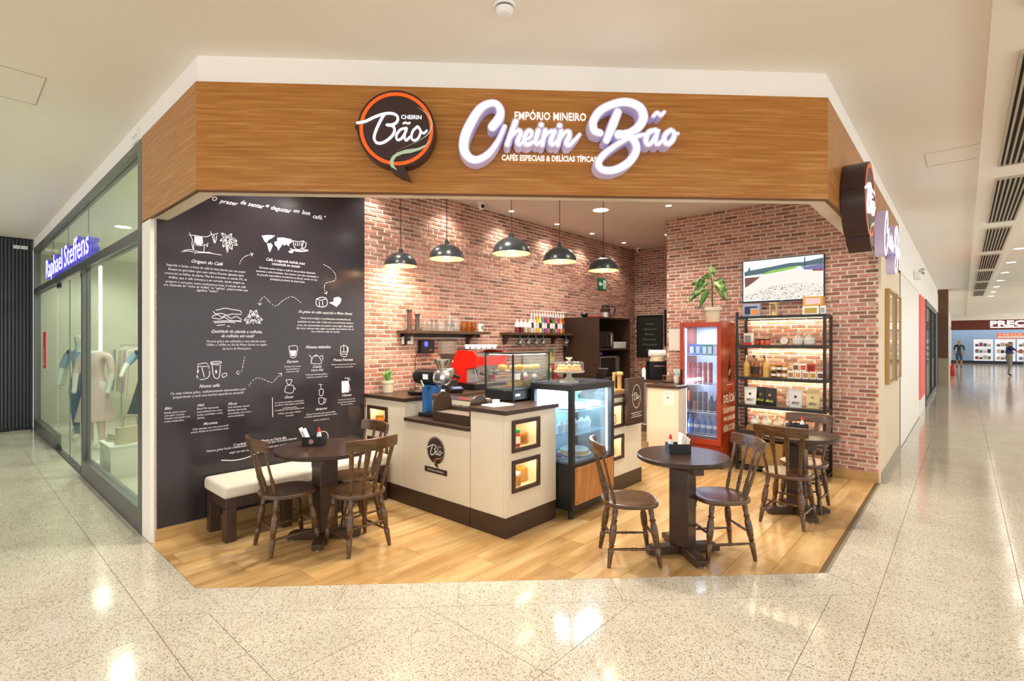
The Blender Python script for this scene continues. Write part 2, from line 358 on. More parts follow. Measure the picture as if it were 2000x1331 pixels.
# ---------------------------------------------------------------- floors
def granite():
    m=mat('granite','DDD2BE',.12,spec=.55); N,L,p=nodes(m); geo=N.new('ShaderNodeNewGeometry')
    n1=N.new('ShaderNodeTexNoise'); n1.inputs['Scale'].default_value=2.2; n1.inputs['Detail'].default_value=4; L.new(geo.outputs['Position'],n1.inputs['Vector'])
    c1=N.new('ShaderNodeValToRGB'); c1.color_ramp.elements[0].position=.35; c1.color_ramp.elements[1].position=.7; c1.color_ramp.elements[0].color=lin('CCC6B8'); c1.color_ramp.elements[1].color=lin('D8D3C6'); L.new(n1.outputs[0],c1.inputs[0])
    vo=N.new('ShaderNodeTexVoronoi'); vo.inputs['Scale'].default_value=170; L.new(geo.outputs['Position'],vo.inputs['Vector'])
    sp=N.new('ShaderNodeSeparateColor'); L.new(vo.outputs['Color'],sp.inputs[0])
    c2=N.new('ShaderNodeValToRGB'); e=c2.color_ramp.elements; c2.color_ramp.interpolation='CONSTANT'; e[0].position=0; e[0].color=lin('9C9280'); e[1].position=.07; e[1].color=lin('C4B59B')
    q=e.new(.2); q.color=(1,1,1,1); q=e.new(.90); q.color=lin('F7EFDF'); L.new(sp.outputs[0],c2.inputs[0])
    mx=N.new('ShaderNodeMix'); mx.data_type='RGBA'; mx.blend_type='MULTIPLY'; mx.inputs[0].default_value=.85; L.new(c1.outputs[0],mx.inputs[6]); L.new(c2.outputs[0],mx.inputs[7])
    n3=N.new('ShaderNodeTexNoise'); n3.inputs['Scale'].default_value=210; n3.inputs['Detail'].default_value=2; L.new(geo.outputs['Position'],n3.inputs['Vector'])
    c3=N.new('ShaderNodeValToRGB'); c3.color_ramp.elements[0].position=.30; c3.color_ramp.elements[1].position=.40; c3.color_ramp.elements[0].color=lin('8C7B66'); c3.color_ramp.elements[1].color=(1,1,1,1); L.new(n3.outputs[0],c3.inputs[0])
    m2=N.new('ShaderNodeMix'); m2.data_type='RGBA'; m2.blend_type='MULTIPLY'; m2.inputs[0].default_value=.8; L.new(mx.outputs[2],m2.inputs[6]); L.new(c3.outputs[0],m2.inputs[7])
    L.new(m2.outputs[2],p.inputs['Base Color']); return m
GRANITE=granite(); GROUT=mat('grout','8E8676',.7)
m=MB(); m.prism([(-7,-7),(60,-7),(60,YR+.02),(C1.x,YR+.02),(XL+.02,C0.y),(XL+.02,16),(-7,16)],-.08,-.004)
floor=struct(m.build('floor',GROUT,smooth=0),'polished speckled granite floor of the mall','floor')
def clip(poly,a,b,c):       # keep a*x+b*y<=c
    out=[]
    for i in range(len(poly)):
        p,q=poly[i],poly[(i+1)%len(poly)]; dp=a*p[0]+b*p[1]-c; dq=a*q[0]+b*q[1]-c
        if dp<=0: out.append(p)
        if (dp<0)!=(dq<0) and abs(dp-dq)>1e-9: t=dp/(dp-dq); out.append((p[0]+(q[0]-p[0])*t,p[1]+(q[1]-p[1])*t))
    return out
def area(p): return abs(sum(p[i][0]*p[(i+1)%len(p)][1]-p[(i+1)%len(p)][0]*p[i][1] for i in range(len(p))))/2 if len(p)>2 else 0
def shrink(p,d):
    a=sum(p[i][0]*p[(i+1)%len(p)][1]-p[(i+1)%len(p)][0]*p[i][1] for i in range(len(p)))
    if a<0: p=p[::-1]
    out=list(p)
    for i in range(len(p)):
        x0,y0=p[i]; x1,y1=p[(i+1)%len(p)]; l=math.hypot(x1-x0,y1-y0)
        if l<1e-6: continue
        nx,ny=(y1-y0)/l,-(x1-x0)/l; out=clip(out,nx,ny,nx*x0+ny*y0-d)
    return out
slabmeta=[]
def slab(poly):
    poly=shrink(poly,.0016)
    if area(poly)<.004: return
    mb=MB(); mb.prism(poly,-.03,0); mb.build('granite_slab',GRANITE,floor,smooth=0)
G=.905; K=4.40; KC=C0.x+C0.y
xs=sorted([1.05+G*k for k in range(-5,27)]+[.79,3.99]); ys=sorted([.63+G*k for k in range(-4,14)]+[3.61,.41])
for i in range(len(xs)-1):
    for j in range(len(ys)-1):
        x0,x1,y0,y1=xs[i],xs[i+1],ys[j],ys[j+1]; cx,cy=(x0+x1)/2,(y0+y1)/2
        if cy>3.61 and cx>.79: continue
        if cx>3.99 and cy>.41: continue
        f=cx*FX+cy*FY; 
        if f<.8: continue
        u=abs(cx*RX+cy*RY)
        if u>f*1.15+1.2: continue
        poly=[(x0,y0),(x1,y0),(x1,y1),(x0,y1)]
        if cy<3.61 and cx<3.99: poly=clip(poly,1,1,K)
        if area(poly)>.01: slab(poly)
ycuts=[3.61,4.6,5.9,7.3,8.75,10.2,11.6,12.8]
for a,b in zip(ycuts,ycuts[1:]): slab([(.79,a),(XL,C0.y if a<4 else a),(XL,b),(.79,b)])
xc=[4.0,5.3,6.6,7.9,9.24,10.6,12,13.5,15,17,19,22,25]
for a,b in zip(xc,xc[1:]): slab([(a if a>4.05 else 3.99,.41),(b,.41),(b,YR),(a if a>4.05 else C1.x,YR)])
cuts=[.0,.42,.98,1.72,2.75,3.55,4.28]
for a,b in zip(cuts,cuts[1:]):
    pa,pb=C0+CD*a,C0+CD*b; sK=lambda q:q+CN*((K-q.x-q.y)/(CN.x+CN.y)); slab([tuple(pa),tuple(pb),tuple(sK(pb)) if b<4.2 else (3.99,.41),tuple(sK(pa)) if a>0 else (.79,3.61)])
slab([(24.575,-7),(60,-7),(60,YR),(24.575,YR)]); slab([(-7,-7),(24.575,-7),(24.575,-2.99),(-7,-2.99)]); slab([(-7,-2.99),(-3.475,-2.99),(-3.475,16),(-7,16)])
# wood look plank tiles
def plankmat():
    m=mat('wood_plank_tile','C99A5C',.22,spec=.5); N,L,p=nodes(m); tc=N.new('ShaderNodeTexCoord'); oi=N.new('ShaderNodeObjectInfo')
    ml=N.new('ShaderNodeMath'); ml.operation='MULTIPLY'; ml.inputs[1].default_value=50; L.new(oi.outputs['Random'],ml.inputs[0])
    va=N.new('ShaderNodeVectorMath'); L.new(tc.outputs['Object'],va.inputs[0]); L.new(ml.outputs[0],va.inputs[1])
    mp=N.new('ShaderNodeMapping'); mp.inputs['Scale'].default_value=(.8,5,1); L.new(va.outputs[0],mp.inputs[0])
    nz=N.new('ShaderNodeTexNoise'); nz.inputs['Scale'].default_value=1.5; nz.inputs['Detail'].default_value=6; nz.inputs['Distortion'].default_value=.6; L.new(mp.outputs[0],nz.inputs['Vector'])
    cr=N.new('ShaderNodeValToRGB'); e=cr.color_ramp.elements; e[0].position=.3; e[1].position=.72; e[0].color=lin('AC8450'); e[1].color=lin('D8B888'); q=e.new(.5); q.color=lin('C49D66'); L.new(nz.outputs[0],cr.inputs[0])
    hs=N.new('ShaderNodeHueSaturation'); mr=N.new('ShaderNodeMapRange'); mr.inputs['To Min'].default_value=.86; mr.inputs['To Max'].default_value=1.1; L.new(oi.outputs['Random'],mr.inputs[0]); L.new(mr.outputs[0],hs.inputs['Value']); L.new(cr.outputs[0],hs.inputs['Color'])
    L.new(hs.outputs[0],p.inputs['Base Color']); return m
PLANK=plankmat()
m=MB(); m.prism([(XL+.02,YW),(XL+.02,C0.y),(C1.x,YR+.02),(XB,YR+.02),(XB,YW)],-.08,-.004)
fw=struct(m.build('floor_cafe',mat('plank_grout','6B5236',.7),smooth=0),'wood look plank tile floor of the cafe','floor')
for r in range(17):
    y1=4.868-.0-( .108 if r>0 else 0)-.25*max(r-1,0) if r>0 else 4.868; y0=4.76-.25*r
    x=-.3-(r*.47)%1.2
    while x<8.2:
        poly=[(x,y0),(x+1.2,y0),(x+1.2,y1),(x,y1)]
        poly=clip(poly,-1,0,-XL); poly=clip(poly,0,-1,-YR); poly=clip(poly,-CD.y*-1 if False else CN.x,CN.y,C0.dot(CN))
        poly=clip(poly,1,0,XW-.015 if y0<3.2 else XB)
        if area(poly)>.003:
            poly=shrink(poly,.0012); cx=sum(p[0] for p in poly)/len(poly); cy=sum(p[1] for p in poly)/len(poly)
            mb=MB(); mb.prism([(p[0]-cx,p[1]-cy) for p in poly],-.03,0); mb.build('plank',PLANK,fw,loc=(cx,cy,0),smooth=0)
        x+=1.2
# ---------------------------------------------------------------- dark mural on the left wall
MURAL=nmat('mural_print','2C282D','332E34',.16,nscale=1.5,spec=.5)
INK=mat('mural_white_ink','DCD9E2',.4)
mur=tag(B('mural_panel',MURAL,None,1.145,YW-.012,.105,3.04,YW-.001,ZC),'huge dark printed mural about coffee with white lettering','mural')
MY=YW-.0135
def mp(px,py): p=at(px,py,Y=MY); return (p.x,p.z)
def mtext(name,lines,shear=0,bold=.0):
    """lines: (text, left px, right px, baseline y px at left, cap height px)"""
    mb=MB()
    for s,x0,x1,y,h in lines:
        a=mp(x0,y); b=mp(x1,y); c=mp(x0,y-h); text(mb,s,a[0],a[1],b[0]-a[0],c[1]-a[1],MY,shear=shear,bold=bold)
    mb.build(name,INK,mur,smooth=0)
Z4=lambda x,y:mp(300+x*.21,370+y*.21)
Z5=lambda x,y:mp(300+x*.248,590+y*.248)
def sk(name,Z,strokes,fills=(),w=.006):
    mb=MB()
    for s in strokes:
        ww=w
        if isinstance(s,tuple) and isinstance(s[0],float): ww,s=s
        stroke(mb,[Z(*p) for p in s],ww,MY,k=4,capn=4)
    for i,f in enumerate(fills): fill(mb,[Z(*p) for p in f],MY-.0002*(1+i%2))
    return mb.build(name,INK,mur,smooth=0)
mtext('quote_text',[('"O',411,424,391,8.5),('prazer',428,465,395.5,8),('de',470,481,398.5,8),('sentar',484,516,402,8.4),('e',519,526,404,7),('degustar',529,569,409,8.4),('um',573,585,414,7),('bom',590,606,418,8.4),('café."',611,637,426,8.4)],.45,.012)
mtext('heading_text',[('Origem do Café',374,436,513,6.5)],.45,.01)
mtext('paragraph_text',[('Segundo a lenda, o fruto do café foi descoberto por um pastor',325,480,519,4.6),('Etíope ao perceber que suas cabras ficavam agitadas após',329,476,527.5,4.6),('comerem as folhas da planta. Mas foi somente no século XV, na',322,482,535,4.6),('Arábia, que o café começou a ser torrado, dando origem ao',329,477,543.5,4.6),('preparo e consumo como conhecemos hoje. A infusão do café',324,480,551.5,4.6),('era chamada de "vinho da Arábia" ou "qahwa", palavra árabe que',320,484,558,4.6),('significa "vinho".',384,427,569,4.6)])
mtext('heading_text',[('Café, a segunda bebida mais',520,596,509,5.5),('consumida no mundo',531,586,517.5,5.5)],.45,.008)
mtext('paragraph_text',[('Durante muito tempo o café foi um produto destinado',507,616,524.5,4),('somente a elite brasileira. Um insumo com alta valorização e',500,622,531,4),('de grande importância econômica no Brasil, sendo um dos',502,620,538,4),('principais produtos de exportação.',528,596,547,4)])
mtext('heading_text',[('Os grãos de cafés especiais e Minas Gerais',583,688,611,5)],.45,.005)
mtext('paragraph_text',[('Nossa microrregião é mundialmente reconhecida pela',587,685,623,3.8),('qualidade de seus cafés. Cafés com características únicas e',581,690,630,3.8),('raras, não encontrados em nenhum outro lugar. Esses grãos',581,690,637,3.8),('tão raros colocam esta região na posição de produtora de um',579,691,643,3.8),('dos melhores cafés do mundo.',608,664,649.5,3.8)])
mtext('heading_text',[('Qualidade do plantio a colheita,',413,512,650,6),('da colheita até você!',432,497,659,6)],.45,.008)
mtext('paragraph_text',[('Nossos grãos são cultivados a uma altitude entre',404,519,669,4.4),('1200m a 1450m no Sul de Minas Gerais, na região',403,521,676,4.4),('da Serra da Mantiqueira.',435,491,683.5,4.4)])
mtext('heading_text',[('Nossos métodos',597,646,681,6)],.45,.008)
mtext('heading_text',[('Nossos cafés',389,430,758,6.5)],.45,.008)
mtext('paragraph_text',[('Os mais nobres grãos, cuidadosamente selecionados, para',333,480,772,5),('proporcionar a você uma incrível experiência sensorial!',338,476,779,5)])
mtext('heading_text',[('Bão',321,336,801,5),('Milô',385,399,795,5),('Moca',445,463,792,5),('Microlote',397,425,831,5)],.45,.006)
mtext('paragraph_text',[('Bebida macia e suave,',321,364,809,3.6),('com sabor e aroma',321,360,814.5,3.6),('frutados, encorpado e de',321,371,820,3.6),('acidez média baixa.',321,360,826,3.6),('Blend 70% descascado,',385,428,801,3.6),('potencializando seu corpo,',385,434,807,3.6),('acidez, suavidade e notas',385,435,813,3.6),('cítricas.',385,400,819,3.6),('Grão altamente especial.',445,488,798,3.6),('Bebida adocicada,',445,482,804,3.6),('achocolatada, com corpo e',445,491,810,3.6),('aroma excelentes.',445,478,815.5,3.6),('Cafés sazonais com nota acima de 84',376,446,841,3.6),('pontos. Bebida de características únicas.',373,447,847,3.6)])
mtext('heading_text',[('Espresso',560,583,709,5),('Coado',611,628,719,5),('Prensa Francesa',651,689,706,5),('Clever',556,574,779,5),('Chemex',668,687,775,4.5),('Aeropress',616,639,802,4.5)],.45,.006)
mtext('paragraph_text',[('Hario V60',608,631,726,4.6),('Extração mais intensa',556,588,718,3),('que potencializa os',558,585,723,3),('atributos do café.',559,584,728,3),('Coado que traz mais equilíbrio e',597,641,734,3),('evidencia o potencial do café.',599,640,739,3),('Método de infusão que extrai mais óleos,',648,695,714,2.6),('deixando mais corpo à bebida.',654,690,719,2.6),('Um sistema de infusão controlada por',537,594,789,3),('uma filtros e café quando a parte filtra',536,594,794,3),('é colocada na xícara.',552,580,799,3),('O resultado é um coado perfeito, sem',537,594,804,3),('resíduos, sem sangue e bárbaro',543,588,810,3),('sensacional.',558,574,814,3),('Um filtro em forma de cone,',661,694,783,2.6),('que permite extração limpa,',660,695,788,2.6),('bem e sem resíduos.',666,690,792,2.6),('"Empurra" de baixo café, que possibilita',598,655,812,3),('resultados diferentes formando uma receita,',595,658,817,3),('textura e pressão de ar.',613,644,823,3)])
mtext('closing_text',[('O verdadeiro Empório Mineiro na Cheirin Bão.',456,560,872,5)],.35,.006)
mtext('paragraph_text',[('Nossos grãos foram cuidadosamente selecionados para que você possa saborear',404,580,884,4.6),('aqui ou em sua casa. Esperamos por você!',448,560,887,4.6)])
# drawings
sk('goat_drawing',Z4,[[(330,395),(345,425),(380,428),(450,440),(500,440),(540,420),(560,430),(570,495)],[(340,425),(360,470),(358,520),(385,600)],[(385,470),(372,530),(380,590)],[(390,515),(430,525),(480,515)],[(475,515),(465,590)],[(490,510),(515,590)],[(505,500),(500,540),(515,585)],[(530,395),(540,420)],[(560,420),(600,410)],[(545,430),(555,470),(568,500),(582,470),(585,430)],[(260,580),(330,575),(400,590),(470,590),(560,600),(630,612)],[(280,570),(340,560),(420,580),(540,590)],[(330,395),(338,410),(330,425)]],[[(380,435),(455,445),(460,500),(440,520),(395,510),(378,470)]],.005)
leaf=lambda cx,cy,a,l,wd:[[(cx+l*math.cos(a)*t-wd*math.sin(a)*math.sin(PI*t)*s,cy+l*math.sin(a)*t+wd*math.cos(a)*math.sin(PI*t)*s) for t in [i/6 for i in range(7)]] for s in (-1,1)]+[[(cx,cy),(cx+l*math.cos(a)*.9,cy+l*math.sin(a)*.9)]]
sk('coffee_branch_drawing',Z4,sum([leaf(690,460,a,l,w) for a,l,w in ((-.9,60,14),(-2.4,80,16),(.25,90,20),(2.9,75,16),(.6,110,22),(2.1,90,20),(1.2,110,20),(1.6,130,14))],[])+[[(690,440),(680,520),(690,590)]],(),.004)
sk('world_map_drawing',Z4,[],[[(1005,430),(1070,425),(1130,430),(1100,455),(1070,470),(1050,500),(1030,480),(1015,450)],[(1055,505),(1090,500),(1108,525),(1095,555),(1080,588),(1068,560)],[(1150,450),(1200,448),(1280,465),(1290,490),(1270,500),(1255,530),(1235,510),(1215,525),(1190,500),(1150,475)],[(1125,490),(1160,478),(1190,500),(1195,520),(1175,545),(1160,570),(1150,540),(1125,515)],[(1255,575),(1285,565),(1300,580),(1290,595),(1260,590)]])
sk('cup_drawing',Z4,[[(1295,475),(1310,540),(1340,560),(1375,550),(1395,480)],[(1295,478),(1345,488),(1398,480)],[(1395,490),(1418,500),(1410,540),(1385,548)],[(1270,550),(1300,570),(1370,580),(1435,572),(1420,562),(1380,558)]]+[[(1318+i*20,500),(1322+i*18,525)] for i in range(4)],[[(1275,553),(1350,567),(1430,570),(1380,580),(1300,575)]],.006)
def dashes(name,Z,pts,w=.005):
    P=spline([Vector(p) for p in pts],8); mb=MB(); acc=0; seg=[]
    for a,b in zip(P,P[1:]):
        acc+=(b-a).length
        if int(acc/13)%2==0: seg.append((a,b))
    for a,b in seg: stroke(mb,[Z(*a),Z(*b)],w,MY,capn=3)
    e=P[-1]; t=(P[-1]-P[-3]).normalized()
    for s in (2.5,-2.5):
        q=e+Vector((t.x*math.cos(s)-t.y*math.sin(s),t.x*math.sin(s)+t.y*math.cos(s)))*26; stroke(mb,[Z(*e),Z(*q)],w,MY,capn=3)
    mb.build(name,INK,mur,smooth=0)
dashes('dashed_arrow',Z4,[(800,695),(815,660),(850,625),(925,600)]); dashes('dashed_arrow',Z4,[(1580,698),(1650,740),(1693,800),(1680,850),(1600,875),(1590,930),(1610,975)])
dashes('dashed_arrow',Z4,[(1370,1055),(1290,1000),(1210,1030),(1140,1085),(1080,1050),(1030,1000),(990,1040),(988,1080)])
dashes('dashed_arrow',Z5,[(716,435),(700,520),(690,550),(650,560)]); dashes('dashed_arrow',Z5,[(750,660),(800,605),(850,605),(930,635),(970,600),(1010,562)])
sk('sack_drawing',Z4,[[(1515,1020),(1510,1060),(1530,1090),(1590,1092),(1615,1065),(1605,1015),(1560,1005),(1515,1020)],[(1520,1022),(1560,1032),(1605,1018)],[(1540,1045),(1545,1085)],[(1570,1045),(1575,1085)]],[[(1675,1010),(1720,1000),(1748,1020),(1735,1060),(1700,1095),(1670,1075),(1630,1055),(1672,1045)]],.007)
sk('mountain_drawing',Z5,[[(490,65),(520,60),(560,50),(620,60),(680,70),(692,90)],[(470,75),(490,95),(530,90),(580,105),(620,95),(690,100)],[(460,115),(500,100),(540,120),(570,105),(610,130),(650,115),(693,140)],[(460,125),(520,135),(560,120),(600,145),(690,150)],[(470,155),(560,150),(690,155)],[(480,165),(580,160),(640,165)],[(500,185),(560,180)],[(580,190),(600,194)]],[],.006)
sk('flower_drawing',Z5,sum([leaf(785,130,a,l,w) for a,l,w in ((-1.9,70,18),(-1.2,70,18),(-2.6,50,14),(-.5,50,14),(.15,75,18),(2.95,75,18),(.6,70,14),(2.5,70,14))],[])+[[(785,90),(785,175)]],(),.005)
sk('coffee_bag_drawing',Z5,[[(350,490),(425,488),(435,590),(350,605),(350,490)],[(360,510),(420,508)],[(380,520),(400,590)],[(355,540),(340,590),(360,610)],[(425,490),(440,540)],[(455,480),(470,485),(530,482),(525,470),(460,472),(455,490),(530,500)],[(460,495),(475,590),(515,595),(527,500)],[(540,570),(570,560),(575,580),(545,595),(540,570)]],[[(485,540),(497,535),(500,560),(488,565)]],.006)
MD=[('glass_drawing',[[(1065,350),(1130,350),(1120,430),(1080,432),(1065,350)],[(1075,385),(1122,385)]],[[(1073,385),(1125,385),(1115,425),(1085,428)]]),
 ('kettle_drawing',[[(1240,485),(1255,435),(1300,430),(1320,485),(1240,485)],[(1225,420),(1245,440),(1240,470)],[(1260,430),(1280,418),(1300,430)],[(1300,435),(1330,425),(1332,460)]],[]),
 ('press_drawing',[[(1475,350),(1475,420),(1520,425),(1520,350),(1475,350)],[(1480,395),(1518,395)],[(1480,410),(1518,412)],[(1498,335),(1498,390)],[(1520,355),(1532,360),(1530,395),(1520,395)]],[]),
 ('dripper_drawing',[[(1040,615),(1090,615),(1065,655),(1040,615)],[(1045,660),(1035,710),(1095,715),(1100,660),(1045,660)],[(1100,665),(1118,690)]],[]),
 ('plunger_drawing',[[(1300,650),(1335,652),(1318,655),(1318,690)],[(1305,690),(1335,690),(1332,735),(1308,735),(1305,690)],[(1300,758),(1305,800),(1335,802),(1340,758),(1300,758)],[(1340,765),(1358,765),(1350,795),(1336,795)]],[]),
 ('filter_drawing',[[(1505,600),(1545,600)],[(1525,610),(1550,615)],[(1540,650),(1548,700)]],[[(1480,625),(1537,622),(1538,712),(1482,718)]]),
 ('divider_line',[[(936,755),(938,905)]],[])]
for n,a,b in MD: sk(n,Z5,a,b,.0055)
sk('swoosh_drawing',Z5,[(.008,[(535,1248),(640,1248),(740,1225),(830,1185),(900,1178)])])
sk('badge_drawing',mp,[(.006,[(620,845),(622,852),(624,862)]),(.006,[(622,852),(626,845),(634,843),(640,848),(640,858),(634,862),(627,860),(622,852)])])

# ---------------------------------------------------------------- bench
CUSH=nmat('cream_fabric','DAD3C6','CFC7B8',.85,nscale=60,bump=.15)
t=thing('bench','long low bench with a cream cushion against the dark mural','bench',(1.50,4.40,0))
B('seat_frame',BROWN,t,0,0,.27,1.52,.44,.355,bevel=.004)
for x in (.0,.46,.98,1.44):
    for y in (0,.36):
        if (x in (.46,.98)) and y: continue
        B('leg',BROWN,t,x,y,0,x+.08,y+.08,.268,bevel=.003)
m=MB(); m.box(-.025,-.025,.357,1.54,.445,.465); o=m.build('cushion',CUSH,t,bevel=.03,seg=4)

# ---------------------------------------------------------------- counter units
CMY=mat('niche_white','F3E6CC',.5)
def lamp_area(name,loc,size,power,col,parent=None,rot=(0,0,0),sy=None):
    l=bpy.data.lights.new(name,'AREA'); l.energy=power; l.color=col; l.shape='RECTANGLE' if sy else 'DISK'; l.size=size
    if sy: l.size_y=sy
    o=bpy.data.objects.new(name,l); COL.objects.link(o); o.location=loc; o.rotation_euler=rot
    if parent is not None: o.parent=parent
    return o
def holes_panel(mb,x0,x1,z0,z1,y0,y1,holes):
    xs=sorted({x0,x1,*[h[0] for h in holes],*[h[1] for h in holes]}); zs=sorted({z0,z1,*[h[2] for h in holes],*[h[3] for h in holes]})
    for a,b in zip(xs,xs[1:]):
        for c,d in zip(zs,zs[1:]):
            mx,mz=(a+b)/2,(c+d)/2
            if any(h[0]<mx<h[1] and h[2]<mz<h[3] for h in holes): continue
            mb.box(a,y0,c,b,y1,d)
WARMLED=emit('niche_led','FFE6B8',26)
def counter_unit(label,org,ang,w,h,depth,niches=(),sides=True,groove=()):
    """front on local -Y at y=0; x from 0 to w"""
    t=thing('counter_unit',label,'counter',(org[0],org[1],0),ang)
    mb=MB(); nz=[(a,b,c,d) for a,b,c,d in niches]; holes_panel(mb,0,w,.166,h,0,.02,[(a+.02,b-.02,c+.02,d-.02) for a,b,c,d in nz])
    mb.build('front_panel',CREAM,t,smooth=0)
    mb=MB(); mb.box(0,.022,.166,.02,depth,h); mb.box(w-.02,.022,.166,w,depth,h); mb.box(.02,.022,.17,w-.02,depth,.19); mb.box(.02,depth-.02,.19,w-.02,depth,h); mb.build('carcass',CREAM,t,smooth=0)
    B('plinth',BROWN,t,-.006,-.006,0,w+.0,.35,.164)
    for a,b,c,d in nz:
        mb=MB(); holes_panel(mb,a,b,c,d,-.016,.006,[(a+.035,b-.035,c+.035,d-.035)]); f=mb.build('niche_frame',BROWN,t,bevel=.002)
        mb=MB(); y1=.26; e=.02
        mb.box(a+e,.021,c+e-.01,b-e,y1,c+e); mb.box(a+e,.021,d-e,b-e,y1,d-e+.01); mb.box(a+e-.01,.021,c+e-.01,a+e,y1,d-e+.01); mb.box(b-e,.021,c+e-.01,b-e+.01,y1,d-e+.01); mb.box(a+e-.01,y1,c+e-.01,b-e+.01,y1+.01,d-e+.01)
        mb.build('niche_lining',CMY,t,smooth=0)
        B('light_strip',WARMLED,t,a+.05,.03,d-e-.008,b-.05,.05,d-e-.001)
    return t
NL=[(.05,.41,.665,.925),(.05,.41,.34,.60)]
cu1=counter_unit('cream counter unit with two lit niches beside the mural',(3.06,4.855,0),-PI/2,.69,1.012,.6,[(.04,.405,.675,.935),(.04,.405,.335,.60)])
cu2=counter_unit('low cream counter unit carrying the round dark logo',(3.06,4.163,0),-PI/2,.944,.83,.6)
# corner unit has cream faces on both sides: build it facing the chairs with the left end closed by a panel
cu3=thing('counter_unit','cream corner counter unit with two lit jar niches next to the pastry case','counter',(3.06,2.80,0),0)
def corner_unit(t):
    w,h=.685,1.012; nz=[(.075,.44,.69,.96),(.075,.44,.355,.625)]
    mb=MB(); holes_panel(mb,0,w,.166,h,0,.02,[(a+.02,b-.02,c+.02,d-.02) for a,b,c,d in nz]); mb.build('front_panel',CREAM,t,smooth=0)
    mb=MB(); mb.box(0,.022,.166,.02,.412,h); mb.build('side_panel',CREAM,t,smooth=0)
    mb=MB(); mb.box(w-.02,.022,.166,w,.41,h); mb.box(.022,.022,.166,w-.022,.41,.19); mb.box(.022,.39,.19,w-.022,.41,h); mb.build('carcass',CREAM,t,smooth=0)
    mb=MB(); mb.box(-.006,-.006,0,w-.01,.41,.164); mb.build('plinth',BROWN,t)
    for a,b,c,d in nz:
        mb=MB(); holes_panel(mb,a,b,c,d,-.016,.006,[(a+.035,b-.035,c+.035,d-.035)]); mb.build('niche_frame',BROWN,t,bevel=.002)
        mb=MB(); y1=.26; e=.02
        mb.box(a+e,.021,c+e-.01,b-e,y1,c+e); mb.box(a+e,.021,d-e,b-e,y1,d-e+.01); mb.box(a+e-.01,.021,c+e-.01,a+e,y1,d-e+.01); mb.box(b-e,.021,c+e-.01,b-e+.01,y1,d-e+.01); mb.box(a+e-.01,y1,c+e-.01,b-e+.01,y1+.01,d-e+.01)
        mb.build('niche_lining',CMY,t,smooth=0); B('light_strip',WARMLED,t,a+.05,.03,d-e-.008,b-.05,.05,d-e-.001)
corner_unit(cu3)
cu4=counter_unit('cream counter unit with two lit niches right of the pastry case',(4.50,2.79,0),0,.875,1.012,.6,[(.09,.46,.69,.96),(.09,.46,.345,.61)])
# worktops
def worktop(label,poly,z0,z1): m=MB(); m.prism(poly,z0,z1); return tag(m.build('worktop',BROWN,bevel=.003),label,'worktop')
worktop('dark brown worktop beside the mural carrying the succulent',[(3.035,4.150),(3.665,4.150),(3.665,4.862),(3.035,4.862)],1.014,1.052)
worktop('low dark brown worktop in front of the coffee grinder',[(3.035,3.222),(3.664,3.222),(3.664,4.146),(3.035,4.146)],.832,.866)
worktop('dark brown worktop under the heated snack cabinet',[(3.035,2.775),(3.757,2.775),(3.757,3.122),(4.16,3.122),(4.16,3.53),(3.664,3.53),(3.664,3.218),(3.035,3.218)],1.014,1.052)
worktop('dark brown worktop behind the menu holder',[(4.50,2.765),(5.395,2.765),(5.395,3.42),(4.50,3.42)],1.014,1.052)
worktop('long dark back worktop under the red espresso machine',[(3.70,4.18),(6.62,4.18),(6.62,4.858),(3.70,4.858)],1.0,1.04)
for i,(x0,lb) in enumerate([(3.70,'cream back counter unit below the espresso machine'),(4.68,'cream back counter unit below the hanging mugs'),(5.66,'cream back counter unit left of the tall dark cabinet')]):
    t=thing('base_cabinet',lb,'cabinet',(x0,4.22,0)); B('body',CREAM,t,.002,0,.1,.956,.636,.998); B('plinth',BROWN,t,.002,.04,0,.956,.63,.098); B('door',CREAM,t,.01,-.02,.12,.474,-.001,.98); B('door',CREAM,t,.482,-.02,.12,.946,-.001,.98)
# logo on the low unit : emblem function shared by every sign
def Z6(zx,zy): return ((zx-635)/430.0, -(zy-510)/430.0)       # emblem space: unit circle
BAO=[([(200,455),(290,435),(400,380),(500,345),(590,340),(645,370),(645,425),(600,462),(530,470)],30),([(530,470),(600,485),(612,545),(570,610),(490,668),(420,675),(388,630),(395,570),(430,480),(470,400),(500,350)],32),
 ([(745,500),(680,520),(635,585),(645,635),(690,620),(740,540),(748,500),(725,590),(742,640),(785,600)],26),([(870,480),(820,530),(802,600),(830,640),(880,610),(905,540),(885,490),(865,482)],26),([(885,500),(935,555),(975,525)],22),([(712,450),(738,438),(760,450),(785,440)],18)]
SW=[(1005,620),(960,680),(870,720),(740,740),(640,775),(585,820),(558,880),(575,935),(645,975),(607,920),(602,870),(632,822),(700,792),(800,775),(900,740),(970,690)]
def emblem_lettering(mb,r,y,mi=0,y1=None,cx=0,cz=0,txt=True,wk=1.0):
    for s,w in BAO: stroke(mb,[(cx+Z6(*p)[0]*r,cz+Z6(*p)[1]*r) for p in s],wk*w/430*r,y,y1,mi,k=6)
    if txt:
        a=Z6(690,400); b=Z6(915,400); text(mb,'CHEIRIN',cx+a[0]*r,cz+a[1]*r,(b[0]-a[0])*r,45/430*r,y if y1 is None else y1,mi=mi)
